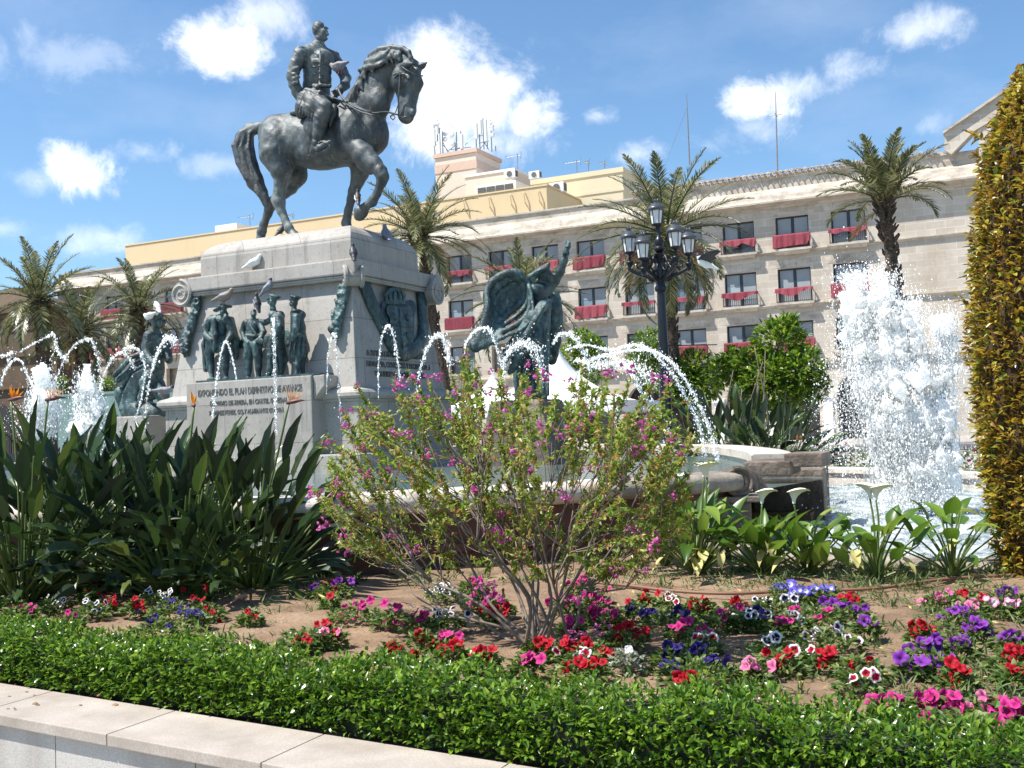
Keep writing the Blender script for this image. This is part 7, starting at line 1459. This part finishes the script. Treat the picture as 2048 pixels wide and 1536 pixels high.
# ------------------------------------------------------------ arum lilies
def calla(px, py, lab, seed, nl, H, spathes=(), yellow=0, spread=.9):
    rs = np.random.RandomState(seed); c = soil_at(px, py); t = thing('arum_lily', c, lab, 'plant', 'arum lilies at the pool edge'); m = MB()
    def blade(m, b, d, L, W, droop):
        hz = np.array([d[0], d[1], 0]); hz /= np.linalg.norm(hz) + 1e-9; s = np.array([-hz[1], hz[0], 0]); a = math.asin(max(-1, min(1, d[2] / np.linalg.norm(d)))); K = 7; prof = [.62, .95, 1, .9, .72, .48, .22, .01]; p = b.copy(); R_ = []
        for i in range(K + 1):
            t_ = hz * math.cos(a) + np.array([0, 0, 1.]) * math.sin(a); n_ = np.cross(s, t_); n_ *= np.sign(n_[2] + 1e-6); w = W * .5 * prof[i]; R_.append([p - s * w + n_ * w * .35 - t_ * (L * .16 if i == 0 else 0), p - s * w * .5 + n_ * w * .1, p, p + s * w * .5 + n_ * w * .1, p + s * w + n_ * w * .35 - t_ * (L * .16 if i == 0 else 0)]); a -= droop / K; p = p + t_ * L / K
        m.loft(R_, cap=False, close=False)
    for i in range(nl):
        q = (i + .5) / nl; az = i * 2.39996 + rs.uniform(-.4, .4); el = 1.5 - spread * q; h = np.array([math.cos(az), math.sin(az), 0]); tip = c + h * rs.uniform(.02, .05) + (h * math.cos(el) + np.array([0, 0, 1]) * math.sin(el)) * H * rs.uniform(.5, .9)
        m.cur = 1; m.tube(cr([c + h * .02, (c + tip) / 2 - h * .02, tip], 4), [.009 - .0035 * k_ / 8 for k_ in range(9)], 5); m.cur = 0; blade(m, tip, h * .7 + np.array([0, 0, rs.uniform(-.1, 1.6)]), rs.uniform(.15, .25), rs.uniform(.075, .125), rs.uniform(.2, 1.1))
    m.build('foliage', [MAT['calla'], MAT['stalk']], t, True, 24)
    if yellow:
        for i in range(yellow):
            m = MB()
            az = -math.pi / 2 + rs.uniform(-1.2, 1.2); h = np.array([math.cos(az), math.sin(az), 0]); b = c + h * rs.uniform(.08, .24) + np.array([rs.uniform(-.16, .16), 0, rs.uniform(.12, .26)]); blade(m, b, h * rs.uniform(.2, .9) + np.array([rs.normal() * .3, 0, -.5]), rs.uniform(.10, .17), rs.uniform(.055, .085), rs.uniform(.1, 1.)); m.build('yellowed_leaf', MAT['yellow_leaf'], t, True)
    for (sx, sy, az) in spathes:
        tip = atY(sx, sy + 22, c[1] + rs.uniform(-.1, .1)); m = MB(); m.tube(cr([c, c * .35 + tip * .65 + np.array([rs.normal() * .01, 0, 0]), tip], 6), [.0085 - .002 * k_ / 12 for k_ in range(13)], 6); m.build('flower_stalk', MAT['stalk'], t, True)
        h = np.array([math.cos(az), math.sin(az), 0]); s = np.array([-h[1], h[0], 0]); m = MB(); R_ = []
        for f, r, zz, o in ((0, .010, 0, 0), (.3, .013, .03, 0), (.55, .022, .055, .002), (.75, .037, .080, .008), (.9, .055, .094, .016), (1, .070, .092, .022)): R_.append([tip + (h * math.cos(q) * (1.0 + .35 * (math.cos(q) > .8) * f) + s * math.sin(q)) * r + h * o + np.array([0, 0, zz + .012 * f * math.sin(q * 1.5) - .010 * f * (math.cos(q) > .9)]) for q in np.linspace(.25, 2 * math.pi - .1, 15)])
        m.loft(R_, cap=False, close=False); sp = m.build('spathe', MAT['spathe'], t, True); m = MB(); m.tube([tip + (0, 0, .01), tip + (0, 0, .075)], [.007, .004], 7); m.build('spadix', MAT['spadix'], t, True)
calla(1395, 1150, 'leafy arum lily left of the stone pier with two white flowers held high', 1, 60, .58, [(1408, 932, .3), (1414, 932, 2.8)], 6, .95)
calla(1330, 1130, 'arum lily close behind the pink flowering shrub', 2, 34, .58, [(1302, 962, .4), (1360, 950, 1.8)], 1, .8)
calla(1525, 1150, 'arum lily in front of the stone pier with one white flower', 3, 36, .44, [(1524, 985, .2)], 5, 1.15)
calla(1620, 1150, 'arum lily between the pier and the foaming pool, one white flower', 4, 26, .40, [(1588, 985, .2)], 3, 1.1)
calla(1752, 1158, 'star shaped arum lily in front of the foaming water', 5, 22, .50, [(1740, 975, 3.), (1752, 978, .3)], 4, 1.15)
calla(1905, 1150, 'arum lily without flowers beside the copper hedge', 6, 22, .52, [], 1, 1.1)
# ------------------------------------------------------------ petunias
def petal_flower(at, nrm, r, mat, parent, sd):
    """trumpet with five waved lobes"""
    rs = np.random.RandomState(sd); nrm = nrm / np.linalg.norm(nrm); a = np.cross(nrm, [.3, .2, 1.]); a /= np.linalg.norm(a); b = np.cross(nrm, a); n = 20; R_ = []; rad = []
    ph = rs.rand() * 6.28
    for f in (.05, .22, .5, .8, 1.0):
        row = []
        for j in range(n):
            q = 2 * math.pi * j / n; lobe = 1 - .16 * f * (.5 - .5 * math.cos(5 * q + ph)) ** 2; rr = r * f * lobe; hgt = -.55 * r * (1 - f) ** 1.6 + .16 * r * f * math.sin(5 * q + ph + 1) * f - .16 * r * f ** 3 + rs.normal() * .03 * r * f; row.append(at + (a * math.cos(q) + b * math.sin(q)) * rr + nrm * hgt); rad.append(f)
        R_.append(row)
    m = MB(); m.loft(R_, cap=False); o = m.build('flower', mat, parent, True); A_ = o.data.attributes.new('rad', 'FLOAT', 'POINT'); A_.data.foreach_set('value', rad); return o
KINDS = {'red': 'red', 'magenta': 'magenta', 'pink': 'soft pink', 'navy': 'dark navy', 'purple': 'purple', 'navywhite': 'white-edged navy', 'bluewhite': 'white-throated blue', 'whitered': 'white-edged red', 'whitepink': 'white-throated pink', 'whitepurple': 'white-edged purple', 'white': 'small white'}
PLANTS = [  # colour, flowers in photo pixels
 ('magenta', [(22, 1212), (58, 1210)]), ('navywhite', [(12, 1196), (30, 1190)]), ('navywhite', [(95, 1192), (108, 1203), (120, 1190), (128, 1200), (90, 1208)]), ('navywhite', [(180, 1212), (192, 1205), (198, 1218), (170, 1203)]), ('red', [(176, 1180)]), ('red', [(212, 1204), (208, 1196)]), ('red', [(262, 1203), (274, 1212), (268, 1196)]),
 ('navywhite', [(288, 1195), (302, 1190), (318, 1183), (330, 1192), (296, 1178), (340, 1180), (290, 1205)]), ('navy', [(336, 1200), (318, 1212), (360, 1212)]), ('navy', [(390, 1226), (402, 1232), (378, 1222)]), ('navy', [(310, 1232), (336, 1252), (300, 1240)]), ('red', [(410, 1173)]), ('red', [(395, 1196), (412, 1212), (432, 1224)]), ('magenta', [(135, 1224), (150, 1230), (142, 1236)]), ('red', [(500, 1223)]),
 ('red', [(650, 1162), (660, 1168)]), ('red', [(660, 1190)]), ('purple', [(680, 1160), (668, 1166), (632, 1172)]), ('magenta', [(690, 1214), (705, 1205), (682, 1232), (740, 1200), (725, 1212)]), ('magenta', [(768, 1205), (800, 1212), (790, 1245), (772, 1240)]), ('magenta', [(830, 1222), (845, 1238), (825, 1248), (852, 1228)]), ('white', [(592, 1268), (582, 1264), (640, 1262), (625, 1258)]), ('pink', [(635, 1270), (650, 1262)]), ('red', [(607, 1273), (600, 1280)]), ('red', [(665, 1271), (672, 1265), (650, 1242)]),
 ('red', [(785, 1294), (778, 1290)]), ('red', [(830, 1305), (822, 1312)]), ('red', [(905, 1284), (898, 1295)]), ('red', [(835, 1262), (855, 1270)]), ('magenta', [(896, 1266), (888, 1270)]), ('navywhite', [(880, 1172), (895, 1168), (905, 1180), (870, 1180)]), ('navywhite', [(890, 1225), (905, 1215), (880, 1240)]), ('magenta', [(945, 1160), (935, 1168), (958, 1158)]), ('magenta', [(960, 1195), (945, 1190), (975, 1186), (955, 1205)]), ('red', [(978, 1218), (990, 1212), (985, 1228)]), ('magenta', [(1010, 1208), (1002, 1200)]),
 ('magenta', [(1160, 1162), (1172, 1155), (1150, 1170)]), ('magenta', [(1130, 1188), (1142, 1195), (1125, 1205)]), ('magenta', [(1180, 1190), (1195, 1198), (1205, 1178), (1188, 1206)]), ('magenta', [(1195, 1220), (1210, 1225), (1180, 1218)]), ('magenta', [(1145, 1248), (1138, 1240)]), ('magenta', [(1228, 1225), (1220, 1232)]), ('red', [(1075, 1284), (1068, 1290), (1082, 1278)]), ('red', [(1130, 1278), (1120, 1300), (1142, 1290)]), ('red', [(1172, 1282), (1180, 1292), (1205, 1298)]), ('whitered', [(1160, 1300), (1170, 1305)]), ('red', [(1160, 1318), (1190, 1322), (1130, 1335)]), ('magenta', [(1045, 1318), (1058, 1312)]), ('red', [(965, 1298), (970, 1312)]),
 ('navy', [(1265, 1208), (1255, 1216), (1275, 1216)]), ('navy', [(1310, 1225), (1325, 1232), (1355, 1218), (1370, 1226)]), ('red', [(1284, 1198), (1292, 1182)]), ('red', [(1385, 1193), (1390, 1210)]), ('whitered', [(1335, 1188), (1345, 1196)]), ('red', [(1240, 1252), (1255, 1248), (1232, 1274), (1270, 1262)]), ('white', [(1255, 1296), (1250, 1322), (1262, 1300)]), ('magenta', [(1365, 1245), (1380, 1240), (1355, 1252), (1372, 1258)]), ('magenta', [(1405, 1255), (1392, 1262)]), ('whitered', [(1412, 1275), (1395, 1272)]), ('navy', [(1335, 1290), (1350, 1300), (1345, 1318), (1330, 1310)]), ('navy', [(1395, 1294), (1405, 1298), (1385, 1302)]), ('navy', [(1350, 1328), (1430, 1318)]), ('red', [(1370, 1356), (1385, 1352), (1378, 1376)]),
 ('red', [(1412, 1202), (1418, 1214)]), ('red', [(1475, 1198), (1468, 1206)]), ('magenta', [(1480, 1214), (1470, 1222)]), ('navywhite', [(1482, 1232), (1500, 1222)]), ('navy', [(1525, 1228), (1515, 1220), (1532, 1235)]), ('magenta', [(1448, 1235), (1440, 1222)]), ('navywhite', [(1526, 1198), (1570, 1197)]), ('bluewhite', [(1562, 1173), (1580, 1168)]), ('bluewhite', [(1600, 1180), (1612, 1182)]), ('bluewhite', [(1648, 1172), (1632, 1174), (1662, 1176)]), ('red', [(1703, 1192), (1712, 1200), (1695, 1196)]), ('purple', [(1668, 1204), (1700, 1210), (1712, 1214)]), ('purple', [(1730, 1240)]), ('magenta', [(1655, 1216), (1595, 1216)]), ('magenta', [(1568, 1240), (1562, 1232)]), ('whitepurple', [(1590, 1230), (1602, 1236), (1582, 1228)]),
 ('whitepurple', [(1670, 1254), (1625, 1264), (1635, 1258), (1695, 1274)]), ('navywhite', [(1535, 1280), (1552, 1274)]), ('red', [(1530, 1304), (1545, 1310), (1565, 1322), (1555, 1330), (1575, 1300)]), ('red', [(1640, 1300), (1650, 1318), (1655, 1305)]), ('whitered', [(1588, 1300)]), ('pink', [(1500, 1322), (1510, 1330)]), ('red', [(1740, 1320), (1698, 1328)]), ('whitered', [(1732, 1346), (1706, 1354)]), ('pink', [(1878, 1190), (1900, 1182), (1870, 1195)]), ('red', [(1930, 1184)]),
 ('whitepink', [(1972, 1196), (1988, 1204), (2006, 1214), (2016, 1200)]), ('pink', [(1935, 1210), (1948, 1206)]), ('purple', [(1905, 1220), (1920, 1218), (1945, 1215)]), ('purple', [(1952, 1238), (1962, 1246), (1955, 1260), (1945, 1250)]), ('purple', [(1855, 1280), (1868, 1288), (1845, 1290), (1862, 1296), (1875, 1276)]), ('purple', [(1915, 1283), (1932, 1288), (1922, 1276)]), ('purple', [(1825, 1315), (1822, 1326)]), ('purple', [(1870, 1320), (1878, 1312)]), ('purple', [(2012, 1265), (2030, 1272), (2042, 1280)]), ('red', [(1845, 1246), (1838, 1262), (1850, 1256)]), ('red', [(2020, 1296), (2038, 1300), (2005, 1318), (2030, 1312)]), ('red', [(2040, 1340), (2020, 1336)]), ('red', [(1918, 1338), (1920, 1366), (1912, 1352), (1905, 1324)]), ('purple', [(2000, 1184), (2030, 1180)]), ('whitepink', [(2035, 1205)]),
 ('magenta', [(1785, 1390), (1798, 1398), (1775, 1400)]), ('magenta', [(1852, 1392), (1862, 1402), (1842, 1408), (1865, 1385)]), ('magenta', [(1890, 1388), (1905, 1402), (1920, 1416)]), ('magenta', [(1985, 1408), (2005, 1400), (1975, 1420)]), ('magenta', [(2030, 1405), (2040, 1418), (2020, 1425)]), ('magenta', [(1862, 1430), (1990, 1442)]), ('pink', [(1960, 1420), (1962, 1392)])]
def petunias():
    rs = np.random.RandomState(77); cache = {}; tot = {}; seen = {}
    for kd, fl in PLANTS: tot[kd] = tot.get(kd, 0) + 1
    rank = {}
    for kd in tot:
        L = sorted([i for i, p in enumerate(PLANTS) if p[0] == kd], key=lambda i: np.mean([f[0] for f in PLANTS[i][1]]))
        for r_, i in enumerate(L): rank[i] = r_ + 1
    folproto = []
    for i, (kd, fl) in enumerate(PLANTS):
        fx = np.mean([f[0] for f in fl]); fy = np.mean([f[1] for f in fl]); h = .095; c = atZ(fx, fy + 8, .5 + h * .75); base = np.array([c[0], c[1], .5 + 0.]); k = mpp(base)
        where = 'beside the strelitzia' if fx < 560 and fy < 1222 else 'along the hedge' if fy > 1262 + (fx > 1300) * 30 + (fx > 1700) * 40 else 'under the pink shrub' if 860 < fx < 1260 else 'by the copper hedge' if fx > 1760 else 'in the open bed'
        one = 'single ' if len(fl) == 1 else ''
        t = thing('petunia_plant', base, '%s petunia %s, %s of its colour from the left' % (KINDS[kd], where, ORD[rank[i]]), 'flowers', 'petunia plants in the flower bed', 0)
        sp = max(.06, (max(f[0] for f in fl) - min(f[0] for f in fl)) * k * .55 + .045)
        fl = list(fl) + [(x + rs.normal() * 15, y + abs(rs.normal()) * 8 - 2) for x, y in fl for _ in range(3 if len(fl) < 4 else 2) if rs.rand() < .72]; sp *= 1.15
        n = int(90 + 1100 * sp); a = rs.rand(n) * 6.28; r_ = sp * np.sqrt(rs.rand(n)); P = np.stack([base[0] + r_ * np.cos(a), base[1] + r_ * np.sin(a) * .8, .5 + h * (1.05 - (r_ / sp) ** 2 * .6) * rs.rand(n) ** .6], 1)
        D = np.stack([np.cos(a) * r_ / sp, np.sin(a) * r_ / sp, .5 + 0 * a], 1); V, F = leafcloud(n, P, .036, .021, rs, dirs=D, bend=.3); m = MB(); m.addn(V, F); m.build('foliage', MAT['silver' if kd == 'white' and fx > 1200 else 'petleaf'], t)
        for j, (x, y) in enumerate(fl):
            p = atY(x, y, base[1] - .02 + rs.uniform(-.03, .03)); nrm = np.array([rs.normal() * .5, -.75 + rs.normal() * .45, .6 + rs.normal() * .4]); r = (.0275 if kd != 'white' else .014) * rs.uniform(.65, 1.15) * (.8 if fx < 620 else 1); r *= 1.12 if kd in ('bluewhite', 'purple') else 1
            petal_flower(p, nrm, r, MAT['pt_' + kd], t, i * 9 + j)
petunias()
# ------------------------------------------------------------ weeds, litter, hose, dry leaves
def ground_cover():
    rs = np.random.RandomState(5)
    m = MB(); P = []
    spots = [(rs.uniform(1740, 2040), rs.uniform(1150, 1420)) for _ in range(90)] + [(rs.uniform(1300, 2000), rs.uniform(1130, 1185)) for _ in range(110)] + [(rs.uniform(380, 660), rs.uniform(1165, 1300)) for _ in range(34)] + [(rs.uniform(700, 1300), rs.uniform(1120, 1180)) for _ in range(60)] + [(rs.uniform(1400, 1760), rs.uniform(1250, 1400)) for _ in range(26)] + [(rs.uniform(0, 700), rs.uniform(1150, 1200)) for _ in range(40)] + [(rs.uniform(1440, 2010), rs.uniform(1118, 1160)) for _ in range(120)]
    for x, y in spots:
        c = soil_at(x, y); n = rs.randint(6, 20); V, F = leafcloud(n, c + rs.normal(size=(n, 3)) * np.array([.035, .03, .0]) + np.array([0, 0, .01]), rs.uniform(.03, .085), .010, rs, up=1.1, bend=.3); m.addn(V, F)
    tag(m.build('weeds', MAT['weed']), 'sparse weeds and grass sprouting from the bare soil', 'weeds', kind='stuff')
    m = MB()
    for _ in range(420): c = soil_at(rs.uniform(0, 2048), rs.uniform(1165, 1420)); r = rs.uniform(.004, .013); m.addn(ICO[0] * np.array([r * rs.uniform(.7, 1.6), r, r * .7]) * (1 + .4 * (rs.rand(12, 1) - .5)) + c, ICO[1])
    tag(m.build('soil_crumbs', MAT['soil']), 'clods and crumbs lying on the soil', 'soil', kind='stuff')
    m = MB(); V, F = leafcloud(260, np.array([soil_at(rs.uniform(300, 2000), rs.uniform(1165, 1410)) + (0, 0, .012) for _ in range(260)]), .035, .012, rs, up=.0); m.addn(V, F); tag(m.build('dry_litter', MAT['yellow_leaf']), 'dry leaf litter scattered over the bed', 'litter', kind='stuff')
    m = MB(); pts = [soil_at(x, y) + (0, 0, .028) for x, y in ((1180, 1172), (1260, 1180), (1340, 1190), (1460, 1196), (1600, 1190), (1720, 1188), (1800, 1180), (1900, 1166), (2040, 1158))]; m.tube(cr(pts, 6), .0105, 8); tag(m.build('irrigation_hose', MAT['hose'], None, True), 'brown irrigation hose lying along the back of the bed', 'hose')
    m = MB(); pts = [soil_at(x, y) + (0, 0, z) for x, y, z in ((606, 1178, .02), (630, 1195, .035), (655, 1208, .03), (690, 1222, .02))]; m.tube(pts, [.004, .009, .008, .003], 6); tag(m.build('dry_stalk', MAT['yellow_leaf'], None, True), 'bent straw coloured dry stalk lying on the soil', 'stalk')
    t = thing('fallen_bract', soil_at(478, 1205), 'withered pinkish strelitzia bract lying on the soil', 'dry leaf'); m = MB(); p = soil_at(462, 1212) + (0, 0, .02); q = soil_at(492, 1204) + (0, 0, .04); m.tube(cr([p - (q - p) * .8, p, (p + q) / 2 + (0, 0, .012), q, q + (.02, -.02, -.02)], 4), [.004] * 5 + [.007] * 4 + [.016] * 4 + [.012, .008, .004, .002], 6); m.build('bract', simple('withered_bract', (.5, .26, .2), .7, .3, 20), t, True)
    # two dead leaves on the coping
    m = MB(); k = atZ(18, 1418, .503); V, F = leafcloud(3, k + rs.normal(size=(3, 3)) * np.array([.02, .006, 0]), .028, .009, rs, up=0.); m.addn(V, F); tag(m.build('dead_leaf', MAT['twig']), 'dark dead leaf lying on the coping', 'leaf')
    # bare grey trunk with aerial roots between orange tree and strelitzia
    t = thing('bare_stem_shrub', atY(1495, 850, 23.5), 'grey bare stems forking below the large orange tree', 'shrub'); m = MB(); c = atY(1490, 850, 23.5); c[2] = .3
    for k in range(7): e = atY(1470 + 12 * k, 725 + 6 * (k % 3), 23.5 + rs.uniform(-.4, .4)); m.tube(cr([c + (rs.normal() * .1, 0, 0), c * .5 + e * .5 + rs.normal(size=3) * .22, e + rs.normal(size=3) * .2], 5), [.045 - .0036 * i for i in range(11)], 6)
    m.build('stems', MAT['bark'], t, True)
ground_cover()
# ------------------------------------------------------------ sky, clouds, sun
SUN = np.array([-.37, -.33, .865]); SUN = SUN / np.linalg.norm(SUN)
def sky():
    w = bpy.data.worlds.new('World'); SC.world = w; w.use_nodes = True; t = NT('w', w.node_tree)
    sk = t.n('ShaderNodeTexSky'); sk.sky_type = 'NISHITA'; sk.sun_disc = False; sk.sun_elevation = math.asin(SUN[2]); sk.sun_rotation = math.atan2(SUN[0], SUN[1]); sk.altitude = 60; sk.air_density = 1.0; sk.dust_density = .6; sk.ozone_density = 1.4
    d = t.n('ShaderNodeTexCoord').outputs['Generated']
    n1 = t.noise(13, 9, .66, d, dist=.6); n2 = t.noise(48, 8, .66, d, dist=.4); nz = t.math('ADD', t.math('MULTIPLY', t.math('SUBTRACT', n1, .5), 3.6), t.math('MULTIPLY', t.math('SUBTRACT', n2, .5), 1.7))
    n3 = t.noise(3.2, 6, .6, t.vmath('MULTIPLY', d, (1, 1, 2.4)))
    tot = None
    for (x, y, rx, ry, dens, rag) in CLOUDS:
        rx *= .92; ry *= .90; c = ray(x, y); c /= np.linalg.norm(c); h = np.cross(c, [0, 0, 1.]); h /= np.linalg.norm(h); v = np.cross(h, c)
        ca, sa = math.cos(ROLL), math.sin(ROLL); h, v = h * ca + v * sa, v * ca - h * sa
        a = t.vmath('DOT_PRODUCT', d, tuple(h / (rx / FPX)), 1); b = t.vmath('DOT_PRODUCT', d, tuple(v / (ry / FPX)), 1)
        r = t.math('SQRT', t.math('ADD', t.math('MULTIPLY', a, a), t.math('MULTIPLY', b, b)))
        f = t.math('ADD', t.math('SUBTRACT', 1., r), t.math('MULTIPLY', nz, rag))
        front = t.math('GREATER_THAN', t.vmath('DOT_PRODUCT', d, tuple(c), 1), .6)
        mr = t.n('ShaderNodeMapRange', _interpolation_type='SMOOTHSTEP', Value=f); mr.inputs[1].default_value = -.15 - .2 * (rag > .8); mr.inputs[2].default_value = .86 + .3 * (rag > .8); mr.inputs[3].default_value = 0; mr.inputs[4].default_value = dens
        g = t.math('MULTIPLY', mr.outputs[0], front); tot = g if tot is None else t.math('MAXIMUM', tot, g)
    # thin veil elsewhere
    veil = t.ramp(n3, [(.50, .0), (.78, .16)]); tot = t.math('MAXIMUM', tot, t.math('MULTIPLY', veil, t.math('ADD', .25, t.math('MULTIPLY', n1, 1.1))), clamp=True)
    base = t.n('ShaderNodeVectorMath', _operation='MULTIPLY', i0=sk.outputs[0]); base.inputs[1].default_value = SKYT
    cl = t.mix(n2, (10.6, 10.8, 11.2), (13.4, 13.4, 13.4))
    bg = t.n('ShaderNodeBackground', Color=t.mix(tot, base.outputs[0], cl), Strength=SKYS); o = t.n('ShaderNodeOutputWorld'); t.set(o.inputs[0], bg)
    L = bpy.data.lights.new('sun', 'SUN'); L.energy = SUNE; L.angle = R(.53); L.color = (1, .955, .89); lo = bpy.data.objects.new('sun', L); COL.objects.link(lo)
    lo.rotation_euler = Vector(SUN).to_track_quat('Z', 'Y').to_euler(); lo.location = (-30, -20, 60)
# photo place and size of each cloud: x, y, radius x, radius y, density, raggedness
CLOUDS = [(870, 130, 110, 90, 1., .5), (960, 190, 150, 105, 1., .5), (1060, 225, 80, 66, .9, .6), (850, 260, 90, 80, .8, .7), (950, 290, 180, 45, .5, .9), (430, 95, 105, 72, 1., .6), (480, 110, 66, 60, .9, .6), (545, 30, 56, 44, .5, .95), (165, 345, 98, 54, .85, .75), (75, 360, 70, 34, .4, .9), (290, 305, 66, 30, .4, .95), (205, 478, 90, 30, .4, .95),
          (1510, 205, 110, 56, .75, .8), (1600, 175, 70, 40, .5, .9), (1700, 140, 70, 34, .45, .95), (1510, 255, 90, 40, .35, .95), (1830, 60, 88, 34, .5, .95), (1270, 308, 50, 30, .45, .9), (1195, 232, 38, 24, .45, .95), (430, 330, 90, 26, .25, .95), (110, 110, 260, 60, .22, .95), (0, 455, 60, 24, .3, .95), (1860, 250, 46, 22, .22, .95)]
SKYS, SUNE, SKYT = .078, 5.0, (1.02, 1.28, 1.44)
sky()
vs = SC.view_settings; vs.view_transform = 'Standard'; vs.look = 'None'; vs.exposure = .72; vs.gamma = 1; vs.use_curve_mapping = False
SC.cycles.use_denoising = True; SC.cycles.max_bounces = 8; SC.cycles.transparent_max_bounces = 24; SC.cycles.diffuse_bounces = 3; SC.cycles.glossy_bounces = 3; SC.cycles.transmission_bounces = 6
SC.cycles.use_adaptive_sampling = True; SC.cycles.adaptive_threshold = .012
